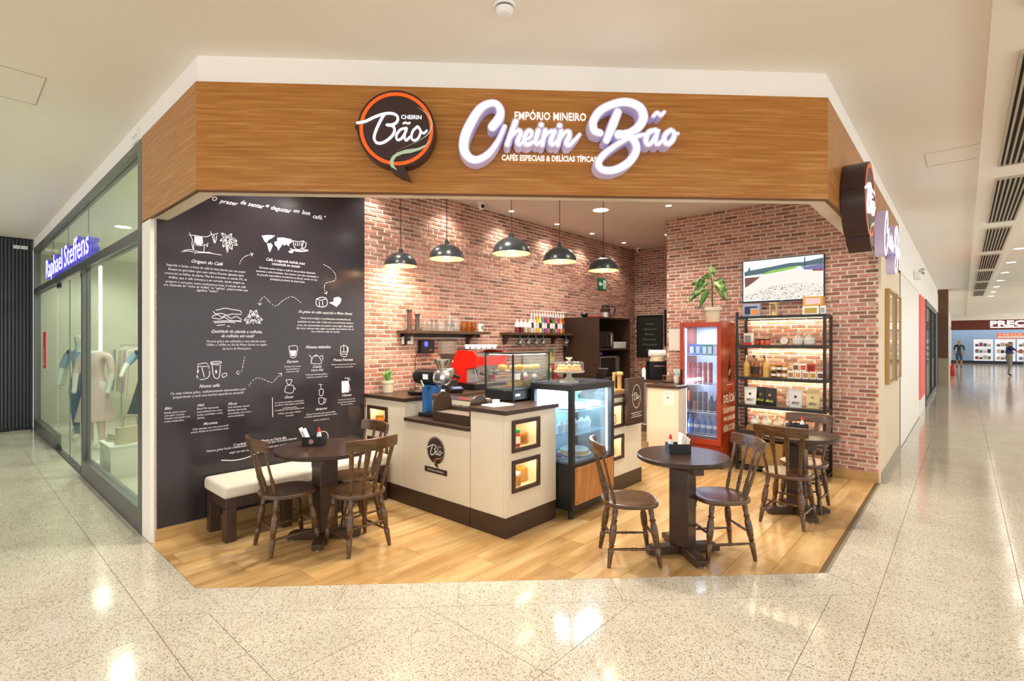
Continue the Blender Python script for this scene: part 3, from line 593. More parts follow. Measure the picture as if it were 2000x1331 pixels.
def emblem_poly(r,cx=0,cz=0,tail=True,n=48):
    P=[]
    for k in range(n):
        a=-PI/2-.35+ (2*PI)*k/n; 
        P.append((cx+r*math.cos(a),cz+r*math.sin(a)))
    if tail:
        q=[p for p in P if not (p[1]-cz<-r*.86 and -.30*r<p[0]-cx<.42*r)]
        tl=[(cx+.35*r,cz-1.28*r),(cx+.05*r,cz-1.17*r),(cx-.14*r,cz-1.06*r),(cx-.2*r,cz-.95*r)]
        # order: start right of the tail going round
        q.sort(key=lambda p:(math.atan2(p[1]-cz,p[0]-cx)+PI/2+.0)%(2*PI))
        i=min(range(len(q)),key=lambda i:abs(((math.atan2(q[i][1]-cz,q[i][0]-cx)+PI/2)%(2*PI))-.45)); q=q[i:]+q[:i]
        P=q+tl[::-1]+[(cx+.20*r,cz-.97*r)]
    return P
LOGOD=mat('logo_dark_brown','3A2A24',.45); LOGOW=mat('logo_white','F0ECE4',.45); LOGOO=mat('logo_leaf','B77C4C',.5)
t=thing('logo_decal','round dark coffee logo stuck on the low cream counter front','logo',(3.0585,3.683,.60),-PI/2)
m=MB(); fill(m,emblem_poly(.128),-.001); m.build('disc',LOGOD,t,smooth=0)
m=MB(); stroke(m,[(.12*math.cos(a/10*PI),.12*math.sin(a/10*PI)) for a in range(-3,16)],.003,-.002); emblem_lettering(m,.125,-.002); m.build('lettering',LOGOW,t,smooth=0)
m=MB(); fill(m,[(Z6(*p)[0]*.125,Z6(*p)[1]*.125) for p in SW],-.0022); m.build('leaf',LOGOO,t,smooth=0)
m=MB(); m.box(-.16,-.002,-.215,.16,0,-.165); bn=m.build('banner',LOGOD,t,smooth=0)
m=MB(); text(m,'EMPÓRIO MINEIRO',0,-.199,.23,.017,-.0025,align='C'); m.build('lettering',LOGOW,bn,smooth=0)

# ---------------------------------------------------------------- jars in the niches
def jar(label,loc,r,h,body,lid,group='jars in the counter niches',band=None,lidh=.018,cat='jar'):
    t=thing('jar',label,cat,loc,random.uniform(0,6),group)
    m=MB(); m.lathe([(r*.9,0),(r,.006),(r,h*.72),(r*.86,h*.82),(r*.82,h-lidh)],n=14); m.build('glass_body',body,t)
    if lid: m=MB(); m.lathe([(r*.88,h-lidh),(r*.9,h-lidh+.002),(r*.9,h),(r*.8,h+.001)],n=14); m.build('lid',lid,t)
    if band: m=MB(); m.lathe([(r*1.01,h*.22),(r*1.01,h*.62)],n=14,cap=False); m.build('paper_label',band,t)
    return t
HONEY=mat('honey','C8872B',.15,coat=.6); AMBER=mat('amber_syrup','9C5A18',.15,coat=.6); JAMR=mat('red_preserve','B3261A',.2,coat=.5); GREENJ=mat('green_lid','2F9C4D',.4); ORJ=mat('orange_preserve','D8641E',.2,coat=.5); WLAB=mat('white_label','EFE9DC',.6); DLAB=mat('dark_label','3A1F1A',.5); GOLD=mat('gold_lid','B8913F',.3,.8); CARAMEL=mat('caramel','B98544',.3)
WICK=nmat('wicker','B48C50','7A5A2C',.7,scale=(1,1,4),nscale=60,bump=.5)
def pack(label,loc,sx,sy,sz,body,front,cat='box',group=None,rz=0,name='carton'):
    t=thing(name,label,cat,loc,rz,group); B('body',body,t,-sx/2,-sy/2,0,sx/2,sy/2,sz,bevel=.002)
    if front: B('front_print',front,t,-sx*.38,-sy/2-.0012,sz*.18,sx*.38,-sy/2-.0002,sz*.8)
    return t
# corner unit upper niche (x 3.17..3.46, z .73...), lower niche
jar('tall sauce jar with green and red lid in the corner unit upper niche',(3.285,2.88,.711),.034,.15,JAMR,GREENJ,band=WLAB,lidh=.03)
pack('brown biscuit box in the corner unit upper niche',(3.40,2.935,.711),.10,.09,.10,CARAMEL,AMBER,'box','niche goods')
jar('caramel jar with white cloth lid in the corner unit lower niche',(3.29,2.885,.376),.042,.115,CARAMEL,WHITEP,lidh=.03)
pack('amber glass block jar in the corner unit lower niche',(3.405,2.945,.376),.10,.08,.125,HONEY,CARAMEL,'box','niche goods')
jar('round red preserve jar in the mural side upper niche',(3.15,4.73,.696),.05,.12,ORJ,GOLD,band=WLAB)
jar('small orange preserve jar in the mural side upper niche',(3.13,4.625,.696),.045,.085,JAMR,GOLD)
jar('white labelled jar in the mural side lower niche',(3.13,4.62,.356),.05,.12,CARAMEL,WHITEP,band=WLAB)
jar('dark red jar in the mural side lower niche',(3.15,4.73,.356),.045,.09,JAMR,BLACK)
pack('pale straw bundle in the upper niche right of the pastry case',(4.86,2.90,.711),.10,.09,.11,CARAMEL,WLAB,'box','niche goods')
jar('red sauce jar in the lower niche right of the pastry case',(4.86,2.88,.366),.032,.11,JAMR,RED)
jar('small red sauce jar in the lower niche right of the pastry case',(4.93,2.93,.366),.03,.085,JAMR,RED)

# ---------------------------------------------------------------- tables
def table(label,x,y,r,beam=50):
    t=thing('round_table',label,'table',(x,y,0))
    m=MB(); m.lathe([(r-.01,.715),(r,.722),(r,.745),(r-.006,.752)],n=48); m.build('tabletop',TABLEWOOD,t)
    m=MB(); a=math.radians(beam); R=Matrix.Rotation(a,4,'Z')
    m.box(-r*.72,-.04,.65,r*.72,.04,.714,0,R); m.build('apron',BROWN,t,bevel=.003)
    B('post',BROWN,t,-.075,-.075,.072,.075,.075,.648,bevel=.004)
    for q in range(4):
        R=Matrix.Rotation(a+q*PI/2,4,'Z'); m=MB(); m.prism([(.0 if q%2==0 else .041,.012),(.285,.012),(.285,.05),(.24,.07),(.0 if q%2==0 else .041,.07)],-.04,.04,ax='y',M=R); f=m.build('foot',BROWN,t,bevel=.003)
        m=MB(); m.lathe([(.014,0),(.014,.012)],(.255,0,0),10,M=R); m.build('glide',CHROME,f)
    return t
table('round dark table beside the bench with the mural behind',2.09,3.93,.39)
table('round dark table in the middle of the room holding napkins',3.77,1.61,.34)
table('round dark table in front of the shelf rack',5.34,1.17,.35,40)

# ---------------------------------------------------------------- chairs
def make_chair(label):
    t=thing('dining_chair',label,'chair',(0,0,0),0,'turned wooden chairs around the round tables')
    n=28; rings=[]
    def outline(sc,z,dz=0):
        out=[]
        for k in range(n):
            a=2*PI*k/n; c,s=math.cos(a),math.sin(a); e=.72
            x=.205*math.copysign(abs(c)**e,c)*sc; y=.205*math.copysign(abs(s)**e,s)*sc*(1-.10*(c<0)*abs(c)); out.append((x,y,z))
        return out
    m=MB(); m.loft([outline(.90,.415),outline(.99,.420),outline(1.0,.435),outline(.985,.448),outline(.90,.452),outline(.7,.446),outline(.35,.440),outline(.05,.438)]); m.build('seat',DARKWOOD,t,smooth=50)
    legr=[.013,.016,.019,.022,.014,.023,.016,.022,.026,.024,.017,.024,.016,.02,.018]
    legt=[0,.08,.2,.30,.33,.36,.38,.42,.55,.68,.74,.78,.80,.9,1]
    for sx in (-1,1):
        for sy in (-1,1):
            a=Vector((sx*.185-.0,sy*.175,0)); b=Vector((sx*.125,sy*.125,.418)); m=MB(); m.tube([a.lerp(b,q) for q in legt],legr,10); m.build('leg',DARKWOOD,t,smooth=50)
    def stretch(a,b): 
        a=Vector(a);b=Vector(b); m=MB(); q=[0,.1,.3,.42,.46,.5,.54,.58,.7,.9,1]; r=[.007,.008,.011,.009,.013,.010,.013,.009,.011,.008,.007]; m.tube([a.lerp(b,x) for x in q],r,8); m.build('stretcher',DARKWOOD,t,smooth=50)
    for s in (-1,1):
        stretch((-.168,s*.16,.125),(.168,s*.16,.125)); stretch((s*.158,-.152,.20),(s*.158,.152,.20))
    # back: four spindles turned below, flat and flared above
    for y in (-.145,-.05,.05,.145):
        m=MB(); top=Vector((-.262+.03*(abs(y)>.1),y*1.22,.815)); bot=Vector((-.165+.035*(abs(y)>.1),y*.88,.438))
        m.tube([bot.lerp(top,q) for q in (0,.06,.2,.27,.29,.32,.35,.37,.40)],[.011,.012,.015,.011,.016,.012,.016,.011,.012],10)
        d=(top-bot); rr=[]
        for q,w,th in ((.39,.011,.011),(.5,.016,.009),(.75,.021,.008),(1.02,.019,.008)):
            c=bot+d*q; rr.append([(c.x+th*math.cos(k*PI/4)*1.0,c.y+w*math.sin(k*PI/4),c.z) for k in range(8)])
        m.loft(rr); m.build('spindle',DARKWOOD,t,smooth=50)
    m=MB(); rings=[]
    for i in range(13):
        v=-1+i/6; y=.215*v; x=-.275+.055*v*v; hgt=.047-.006*abs(v)**3; lean=.006
        ca=math.atan2(.11*v/.215,1); dx,dy=math.cos(ca)*.011,-math.sin(ca)*.011
        rings.append([(x-dx+lean,y-dy,.842-hgt),(x+dx+lean,y+dy,.842-hgt),(x+dx+.002,y+dy,.842),(x+dx-lean,y+dy,.842+hgt-.004),(x-lean,y,.842+hgt),(x-dx-lean,y-dy,.842+hgt-.004),(x-dx-.002,y-dy,.842)])
    m.loft(rings); m.build('top_rail',DARKWOOD,t,smooth=40)
    return t
ch=make_chair('turned wooden chair left of the bench table, its back to the mall')
ch.location=(1.82,4.02,0); ch.rotation_euler=(0,0,math.radians(-4))
for x,y,a,lb in [(2.19,3.60,88,'turned wooden chair at the bench table nearest the low counter front'),(2.40,4.03,178,'turned wooden chair tucked behind the bench table beside the lit niches'),
    (3.42,1.875,-48,'turned wooden chair standing before the pastry case'),(3.96,1.40,138,'turned wooden chair right of the napkin table, in front of the drinks fridge'),
    (5.06,1.185,-2,'turned wooden chair on the near side of the table by the shelf rack'),(5.62,1.17,180,'turned wooden chair between the far table and the shelf rack')]:
    dup(ch,(x,y,0),math.radians(a),lb)

# ---------------------------------------------------------------- table caddies
NAP=mat('napkin_paper','F6F3EE',.8); BOT=mat('bottle_clear','D9DEE3',.15); REDCAP=mat('red_cap','D8281C',.4)
def caddy(label,x,y,z,rz,nap=True,logo=False,tilt=0):
    t=thing('table_caddy',label,'caddy',(x,y,z),rz,'black caddies on the tables')
    m=MB(); m.box(-.085,-.05,0,.085,.05,.008); m.box(-.085,-.05,.008,.085,-.044,.075); m.box(-.085,.044,.008,.085,.05,.075); m.box(-.085,-.044,.008,-.079,.044,.075); m.box(.079,-.044,.008,.085,.044,.075); m.build('tray',BLACK,t,smooth=0)
    if logo:
        m=MB(); m.lathe([(.02,0),(.02,.0012)],n=20,M=Matrix.Translation((-.01,-.0505,.038))@Matrix.Rotation(PI/2,4,'X')); m.build('logo_print',mat('caddy_logo','B58A86',.5),t)
    return t
def bottle_small(label,x,y,z):
    t=thing('sweetener_bottle',label,'bottle',(x,y,z),0,'sweetener bottles on the tables'); m=MB(); m.lathe([(.018,0),(.02,.01),(.02,.07),(.012,.09),(.010,.1)],n=12); m.build('body',BOT,t)
    m=MB(); m.lathe([(.013,.1),(.012,.112),(.005,.135),(.004,.138)],n=10); m.build('cap',REDCAP,t)
    m=MB(); m.lathe([(.0205,.02),(.0205,.06)],n=12,cap=False); m.build('wrap_label',mat('bottle_label','5E7396',.5),t)
def napkins(label,x,y,z,rz,tilt,h=.13,sp=3):
    t=thing('paper_napkins',label,'napkins',(x,y,z),rz,'napkins on the tables')
    for k in range(sp):
        m=MB(); M=Matrix.Translation((k*.014-.02,0,0))@Matrix.Rotation(tilt+k*.06,4,'Y')@Matrix.Rotation(random.uniform(-.1,.1),4,'Z'); m.box(-.006,-.033,0,.006,.033,h-.012*k,0,M); m.build('napkin',NAP,t,bevel=.002)
caddy('black caddy with a round logo on the bench table',2.06,4.05,.7525,math.radians(-45),logo=True)
bottle_small('red capped sweetener bottle in the bench table caddy',2.10,4.045,.7615); napkins('white napkins leaning out of the bench table caddy',2.035,4.06,.764,math.radians(-45),-.45,.15,2)
caddy('plain black caddy on the middle table',3.80,1.66,.7525,math.radians(-48)); bottle_small('red capped sweetener bottle in the middle table caddy',3.755,1.70,.7615); napkins('standing stack of white napkins in the middle table caddy',3.815,1.635,.7615,math.radians(-48),.1,.145,4)
caddy('flat black tray on the table by the shelf rack',5.46,1.20,.7525,math.radians(-60)); bottle_small('leaning sweetener bottle on the table by the shelf rack',5.49,1.16,.7615)
# ---------------------------------------------------------------- illuminated signs on the fascia
SIGNW=emit('sign_face_white','F6F4FF',1.5); SIGNB=mat('sign_body_lilac','CDC6D6',.4,emit=.12,ecol='B8ACFF'); NEON=emit('neon_white','F0ECFF',2)
SIGNDK=mat('sign_dark_brown','3A2626',.35); ORANGE=mat('sign_orange','EE5A16',.4,emit=.35); LEAFG=mat('sign_leaf_green','A9BFA4',.4,emit=.2); PANELTXT=mat('sign_text_white','F3EEE8',.4,emit=.5)
# --- main script sign: traced strokes on the chamfer, 9 cm deep
def Z7(zx,zy,off=.105): return at_ch(880+zx*.24,170+zy*.24,off)
def lw(px,off=.105): a=Z7(900,300,off); b=Z7(900+px,300,off); return b[0]-a[0]
LET={'letter_c':[([(340,322),(388,262),(408,200),(380,140),(320,130),(240,175),(165,290),(118,400),(108,500),(150,572),(220,590),(310,540),(385,440),(440,320)],[64,66,56,46,50,60,68,70,66,58,52,46,36,30])],
 'letter_h':[([(530,278),(500,360),(462,466)],[44,42,40]),([(468,450),(512,380),(556,352),(570,380),(548,440),(562,464),(604,432)],[26,28,36,40,40,36,24])],
 'letter_e':[([(600,432),(645,408),(662,374),(640,354),(608,392),(600,446),(632,466),(690,432)],[22,26,30,36,42,42,36,24])],
 'letter_i':[([(716,352),(692,430),(706,462),(742,432)],[40,40,36,24]),([(738,306)],40)],
 'letter_r':[([(772,352),(745,468)],[40,40]),([(752,440),(786,376),(826,360)],[24,30,40])],
 'letter_i_second':[([(846,358),(816,440),(832,466),(868,434)],[40,40,36,24]),([(889,312)],42)],
 'letter_n':[([(902,358),(872,468)],[40,40]),([(880,450),(922,378),(962,362),(966,400),(944,452),(962,472),(1010,432),(1052,384)],[24,28,38,40,40,36,28,20])],
 'letter_b':[([(1218,372),(1172,352),(1162,280),(1214,196),(1310,142),(1430,120),(1535,158),(1572,236),(1540,312),(1470,366),(1400,384)],[50,56,58,58,56,60,66,68,64,56,60]),([(1362,202),(1322,305),(1270,432)],[58,64,50]),([(1372,386),(1440,392),(1500,440),(1512,520),(1450,612),(1340,672),(1240,672),(1204,622),(1240,556),(1330,484),(1430,424),(1530,396),(1585,384)],[70,64,56,56,58,54,52,50,46,40,36,32,26])],
 'letter_a':[([(1672,348),(1618,366),(1592,420),(1606,462),(1642,446),(1678,380),(1690,350),(1668,432),(1690,462),(1736,424)],[34,40,44,40,32,34,40,40,34,22])],
 'letter_o':[([(1792,348),(1750,386),(1742,436),(1772,460),(1812,424),(1822,374),(1796,348)],[34,40,42,40,40,36,34]),([(1815,385),(1852,376)],[24,20])],
 'tilde':[([(1652,234),(1684,208),(1712,226),(1742,200)],[22,30,30,20])]}
sg=thing('illuminated_script_sign','big white illuminated script sign reading Cheirin Bão on the wood fascia','sign',(C0.x,C0.y,0),CANG)
for nm,ss in LET.items():
    mb=MB(); mw=MB()
    for pts,w in ss:
        P=[Z7(*p) for p in pts]; ww=[lw(x) for x in w] if isinstance(w,list) else lw(w); fw_=[lw(x*.74 if x<46 else x-6) for x in w] if isinstance(w,list) else lw(w*.72)
        add=lambda q,d:[x+d for x in q] if isinstance(q,list) else q+d
        stroke(mb,P,add(ww,.013),-.004,-.100,k=7,capn=8); stroke(mw,P,fw_,-.1015,None,k=7,capn=8)
    b=mb.build(nm,SIGNB,sg,smooth=30); mw.build('lit_face',SIGNW,b,smooth=0)
mb=MB(); a=at_ch(1005,233,.01); b=at_ch(1145,236,.01); text(mb,'EMPÓRIO MINEIRO',a[0],a[1],b[0]-a[0],.052,-.004,ext=.008,bold=.01); mb.build('upper_lettering',PANELTXT,sg,smooth=0)
mb=MB(); a=at_ch(980,313,.01); b=at_ch(1165,315,.01); text(mb,'CAFÉS ESPECIAIS & DELÍCIAS TÍPICAS',a[0],a[1],b[0]-a[0],.037,-.004,ext=.008,bold=.012); mb.build('lower_lettering',PANELTXT,sg,smooth=0)
def round_sign(label,loc,ang,r,depth):
    t=thing('round_logo_sign',label,'sign',loc,ang)
    m=MB(); P=emblem_poly(r); m.prism(P,.004,depth,ax='y'); m.build('drum',SIGNDK,t,smooth=30)
    # little dark tag where the B begins
    q=Z6(175,490); m=MB(); m.prism([(q[0]*r,q[1]*r-.03*r),(q[0]*r+.14*r,q[1]*r-.15*r),(q[0]*r+.14*r,q[1]*r+.14*r),(q[0]*r+.03*r,q[1]*r+.07*r)],.02,depth-.001,ax='y'); m.build('side_tab',SIGNDK,t,smooth=0)
    m=MB(); n=64; ro,ri=.945*r,.855*r
    vs=[(R*math.cos(2*PI*k/n),-depth-.002,R*math.sin(2*PI*k/n)) for R in (ro,ri) for k in range(n)]; m.add(vs,[(k,n+k,n+(k+1)%n,(k+1)%n)[::-1] for k in range(n)]); m.build('orange_ring',ORANGE,t,smooth=0)
    m=MB(); emblem_lettering(m,r*.985,-depth-.001,0,-depth-.008,wk=.78); m.build('neon_lettering',NEON,t,smooth=30)
    m=MB(); fill(m,[(Z6(*p)[0]*r,Z6(*p)[1]*r) for p in SW],-depth-.004); stroke(m,[(Z6(*p)[0]*r,Z6(*p)[1]*r) for p in ((865,268),(960,330),(1015,400),(1025,470),(985,560),(880,640),(640,755))],[.004*r,.02*r,.035*r,.035*r,.03*r,.01*r,.004*r],-depth-.005); m.build('leaf_swoosh',LEAFG,t,smooth=0)
    return t
a=at_ch(774.5,252,.10); p=C0+CD*a[0]; e1=at_ch(774.5+76,252,.10)
round_sign('round dark sign with orange ring and glowing script on the wide fascia',(p.x,p.y,a[1]),CANG,e1[0]-a[0],.10)
c=at(1700,392,Y=YR-.16)
round_sign('round dark drum sign on the right corridor fascia',(c.x,YR,c.z),0,.30,.16)
t=thing('illuminated_script_sign','small white script sign beside the drum sign on the corridor fascia','sign',(6.55,YR,2.74),0)
for i,(nm,ss) in enumerate(LET.items()):
    mb=MB(); mw=MB(); sc=1.75/1800
    for pts,w in ss:
        P=[((p[0]-100)*sc+.0,(400-p[1])*sc*1.0) for p in pts]; ww=[x*sc for x in w] if isinstance(w,list) else w*sc
        stroke(mb,P,[x+.012 for x in ww] if isinstance(ww,list) else ww+.012,-.004,-.09,k=4,capn=6); stroke(mw,P,ww,-.0912,None,k=4,capn=6)
    b=mb.build(nm,SIGNB,t,smooth=30); mw.build('lit_face',SIGNW,b,smooth=0)

# ---------------------------------------------------------------- pendant lamps
SHADE=mat('lamp_shade_graphite','3B3F42',.28,.3); SHADEIN=mat('lamp_shade_gold','E8B45A',.4); BULB=emit('lamp_bulb','FFF1D6',80); CORD=mat('lamp_cord','2A1D18',.6)
def pendant(label,x,y,z):
    t=thing('pendant_lamp',label,'pendant lamp',(x,y,z),0,'dome pendant lamps above the counter'); r=.18
    pr=[(r*math.cos(a),r*.86*math.sin(a)) for a in [i*PI/2/9 for i in range(9)]]+[(.022,r*.86)]
    m=MB(); m.lathe(pr,n=32,cap=False); m.build('shade',SHADE,t,smooth=50)
    m=MB(); m.lathe([(q[0]*.985,q[1]*.975) for q in pr],n=32,cap=False); m.build('inner_shade',SHADEIN,t,smooth=50)
    m=MB(); m.lathe([(.024,.150),(.024,.185),(.012,.20)],n=12); m.build('socket',SHADE,t)
    m=MB(); m.ell((0,0,.07),(.05,.05,.055),14,8); m.build('bulb',BULB,t)
    m=MB(); m.tube([(0,0,.19),(0,0,ZC-z-.004)],.004,6); m.build('cord',CORD,t)
    l=bpy.data.lights.new('lamp_light','SPOT'); l.energy=30; l.color=(1,.86,.66); l.spot_size=math.radians(150); l.spot_blend=.6; l.shadow_soft_size=.05
    o=bpy.data.objects.new('lamp_light',l); COL.objects.link(o); o.parent=t; o.location=(0,0,.005)
for p,lb in zip([(3.40,4.70,2.46),(3.46,3.99,2.47),(3.58,3.2,2.45),(4.36,3.21,2.465),(5.22,3.2,2.46)],['dome pendant lamp nearest the mural','dome pendant lamp second from the mural','dome pendant lamp at the counter corner, highest in view','dome pendant lamp above the pastry case, fourth from the mural','dome pendant lamp farthest from the mural, above the exit sign']): pendant(lb,*p)
# ---------------------------------------------------------------- downlights and cameras of the cafe ceiling
DLE=emit('downlight_led','FFF6E8',25)
def downlight(label,x,y,z,r=.035,power=12,group='small downlights of the cafe ceiling',col=(1,.93,.82),spot=100,name='downlight'):
    t=thing(name,label,'downlight',(x,y,z),0,group)
    m=MB(); m.lathe([(r,0),(r*1.35,0),(r*1.4,-.004),(r*1.05,-.008),(r*1.0,-.004)],n=20,cap=False); m.build('trim_ring',WHITEP,t)
    m=MB(); m.lathe([(r,-.003),(.001,-.003)][::-1],n=20,cap=False); m.build('lens',DLE,t)
    l=bpy.data.lights.new('downlight_light','SPOT'); l.energy=power; l.color=col; l.spot_size=math.radians(spot); l.spot_blend=.7; l.shadow_soft_size=r
    o=bpy.data.objects.new('downlight_light',l); COL.objects.link(o); o.parent=t; o.location=(0,0,-.015)
for x,y,lb in [(2.0,4.55,'downlight over the mural'),(3.12,4.62,'downlight where mural meets brick'),(4.18,4.64,'downlight above the first wall shelf'),(5.18,4.63,'downlight between the two wall shelves'),(6.22,4.63,'downlight above the syrup bottles'),(7.15,4.6,'downlight above the tall dark cabinet'),(8.2,4.6,'downlight in the back corner'),(8.05,3.71,'downlight beside the brick wall corner'),(6.35,2.9,'downlight above the drinks fridge'),(6.35,1.75,'downlight above the television'),(6.3,1.1,'downlight by the corridor end of the brick wall')]:
    downlight(lb,x,y,ZC,.035,CAFEP,spot=110)
downlight('large round downlight in the middle of the cafe ceiling',5.95,3.69,ZC,.10,BIGP,spot=150,group='large downlights of the cafe ceiling')
for x,y,lb in [(3.0,3.1,'added large round downlight over the counter front'),(4.6,1.8,'added large round downlight over the middle table'),(2.2,4.0,'added large round downlight over the bench table')]: downlight(lb,x,y,ZC,.10,BIGP,spot=150,group='large downlights of the cafe ceiling')  # hidden by the fascia, added to brighten the seating and counter
def seccam(label,x,y,z,a):
    t=thing('security_camera',label,'camera',(x,y,z),a,'ceiling security cameras')
    m=MB(); m.lathe([(.001,-.02),(.05,-.02),(.055,0)],n=20); m.build('base',WHITEP,t)
    m=MB(); m.ell((0,-.02,-.05),(.045,.05,.045)); m.build('dome',WHITEP,t); m=MB(); m.ell((0,-.055,-.055),(.026,.024,.026)); m.build('lens',BLACK,t)
seccam('white dome camera above the first wall shelf',4.62,4.66,ZC-.001,math.radians(-20)); seccam('white dome camera in the far ceiling corner',8.86,4.66,ZC-.001,math.radians(-40))

# ---------------------------------------------------------------- wall shelves
SHELF=nmat('shelf_wood','4A3424','5C4230',.45,scale=(1,12,12),nscale=4)
def wall_shelf(label,x0,x1,z,brs):
    t=thing('wall_shelf',label,'shelf',(x0,YW,z),0); B('board',SHELF,t,0,-.21,-.035,x1-x0,-.012,0,bevel=.002); B('rail',BLACKM,t,.05,-.035,-.075,x1-x0-.02,-.012,-.036)
    for b in brs: m=MB(); m.prism([(-.012,-.036),(-.18,-.036),(-.17,-.06),(-.06,-.10),(-.05,-.16),(-.012,-.175)],b-.018,b+.018,ax='x'); m.build('bracket',BROWN,t,smooth=0)
    return t
wall_shelf('dark wooden wall shelf carrying glass coffee makers',3.46,4.80,1.745,(.10,1.10)); wall_shelf('dark wooden wall shelf carrying syrup bottles',5.19,6.71,1.745,(.08,1.2))
TINT=mat('glass_tint','DCE4E2',.05,trans=.0); 
CLEARG=glass_mat('jug_glass','EFF3F2',1.6,.10); AMBERG=glass_mat('amber_glass','D08A3C',1.2,.25); SMOKE=glass_mat('smoke_glass','6B5A52',1.0,.35)
def press(label,x,h,accent):
    t=thing('coffee_press_tube',label,'coffee press',(x,4.75,1.7455),0,'coffee press tubes on the wall shelf')
    m=MB(); m.lathe([(.026,.012),(.026,h-.014)],n=16); m.build('tube_body',mat('press_smoke','4A4648',.15),t)
    m=MB(); m.lathe([(.034,h-.014),(.034,h)],n=16); m.build('rim',BLACK,t); m=MB(); m.lathe([(.04,0),(.036,.012)],n=16); m.build('foot',BLACK,t)
    if accent: B('label_strip',mat('press_red','B63A2E',.4),t,-.004,-.028,.07,.022,-.0262,h-.04)
press('tall dark coffee press tube at the end of the shelf',3.555,.235,True); press('shorter dark coffee press tube on the shelf',3.67,.19,False)
def glassware(name,label,x,prof,mt,cat,group,handle=0,extra=None,y=4.75):
    t=thing(name,label,cat,(x,y,1.7455),0,group); m=MB(); m.lathe(prof,n=18,cap=False); m.build('bowl',mt,t,smooth=60)
    if handle: m=MB(); m.tube([(prof[-2][0]*.9,0,handle),(prof[-2][0]+.035,0,handle*.9),(prof[-2][0]+.035,0,handle*.5),(prof[1][0]*.95,0,handle*.35)],.005,6); m.build('handle',mt,t)
    if extra: extra(t)
    return t
for i,x in enumerate((3.775,3.845,3.915)):
    def ex(t): m=MB(); m.lathe([(.03,.10),(.03,.106),(.004,.11),(.004,.14)],n=12); m.build('plunger',CHROME,t)
    glassware('french_press','%s small glass french press on the wall shelf'%['leftmost','middle','rightmost'][i],x,[(.028,0),(.03,.004),(.03,.10)],CLEARG,'french press','small french presses on the wall shelf',0,ex)
glassware('glass_jug','squat glass jug beside the french presses',4.03,[(.05,0),(.06,.03),(.045,.09),(.055,.13)],CLEARG,'jug','glass coffee jugs on the wall shelf',.10)
glassware('glass_dripper','hourglass shaped glass coffee dripper, tallest glass on the shelf',4.16,[(.055,0),(.06,.03),(.022,.11),(.06,.20)],CLEARG,'coffee dripper','glass coffee jugs on the wall shelf',.0)
glassware('glass_jug','tall glass jug right of the hourglass dripper',4.27,[(.05,0),(.06,.04),(.04,.11),(.06,.17)],CLEARG,'jug','glass coffee jugs on the wall shelf',.12)
for i,x in enumerate((4.40,4.49,4.57)): glassware('amber_cup','%s amber glass cup on the wall shelf'%['leftmost','middle','rightmost'][i],x,[(.028,0),(.042,.04),(.044,.09),(.038,.12)],AMBERG,'cup','amber glass cups on the wall shelf',0)
t=thing('spice_tin','white tin at the right end of the glassware shelf','tin',(4.70,4.75,1.7455)); m=MB(); m.lathe([(.035,0),(.035,.10),(.03,.105)],n=16); m.build('body',WHITEP,t); B('paper_label',mat('tin_print','8C8880',.6),t,-.02,-.0362,.03,.02,-.0352,.08)
# syrup shelf
def squeeze(label,x,liq):
    t=thing('squeeze_bottle',label,'bottle',(x,4.72,1.7455),0,'squeeze bottles on the wall shelf'); m=MB(); m.lathe([(.03,0),(.032,.01),(.032,.075)],n=14); m.build('sauce',liq,t); m=MB(); m.lathe([(.032,.075),(.032,.12),(.028,.13)],n=14); m.build('body',WHITEP,t); m=MB(); m.lathe([(.03,.13),(.03,.145),(.012,.155),(.004,.20)],n=12); m.build('nozzle',WHITEP,t)
for i,(x,c,n) in enumerate([(5.40,'7B1F33','wine red'),(5.49,'5A1B2B','dark berry'),(5.58,'C9BBA6','cream'),(5.67,'B9A68F','caramel')]): squeeze('white squeeze bottle with %s sauce on the syrup shelf'%n,x,mat('sauce%d'%i,c,.3))
cols=['D9D9D4','CFC9B4','E3B04A','DCE04A','5C78C8','8A3A5A','D0606A','2C2A30','2E7D4F','D8702A','8A4A9A','C89A30','A82A30']; nm=['clear','pale straw','amber','lime','blue','plum','rose','black','green','orange','purple','gold','red']
for i,(c,n) in enumerate(zip(cols,nm)):
    x=5.76+i*.066; t=thing('syrup_bottle','%s syrup bottle with white pump on the wall shelf'%n,'bottle',(x,4.755,1.7455),0,'syrup bottles with pumps on the wall shelf'); L=mat('syrup_'+n.replace(' ','_'),c,.12,coat=.5)
    m=MB(); m.lathe([(.027,0),(.029,.01),(.029,.17),(.012,.22),(.012,.245)],n=12); m.build('bottle_body',L,t)
    m=MB(); m.lathe([(.0295,.07),(.0295,.15)],n=12,cap=False); m.build('paper_label',mat('syr_label%d'%(i%3),['2A2A30','EAE4D8','D8D4E0'][i%3],.5),t)
    m=MB(); m.lathe([(.015,.245),(.016,.265),(.006,.29),(.005,.33)],n=10); m.tube([(0,0,.33),(0,-.03,.335),(0,-.075,.325)],.005,6); m.build('pump',WHITEP,t)
MUG=mat('mug_steel','9DA0A4',.3,.8)
for i,x in enumerate((5.44,5.62,5.80,5.97,6.55)):
    t=thing('hanging_mug','%s steel milk jug hanging under the syrup shelf'%['first','second','third','fourth','lone rightmost'][i],'mug',(x,4.70,1.60),0,'steel jugs hanging under the syrup shelf'); M=Matrix.Rotation(math.radians(60),4,'Y')@Matrix.Rotation(math.radians(-25),4,'X')
    m=MB(); m.lathe([(.03,-.06),(.035,-.055),(.045,.05),(.042,.05),(.03,-.05)],n=16,M=M); m.build('cup',MUG,t); m=MB(); m.tube([(.036,0,-.04),(.075,0,-.03),(.08,0,.03),(.045,0,.04)],.006,6,M=M); m.tube([(0,0,.045),(0,0,.105)],.003,6); m.build('handle',MUG,t)
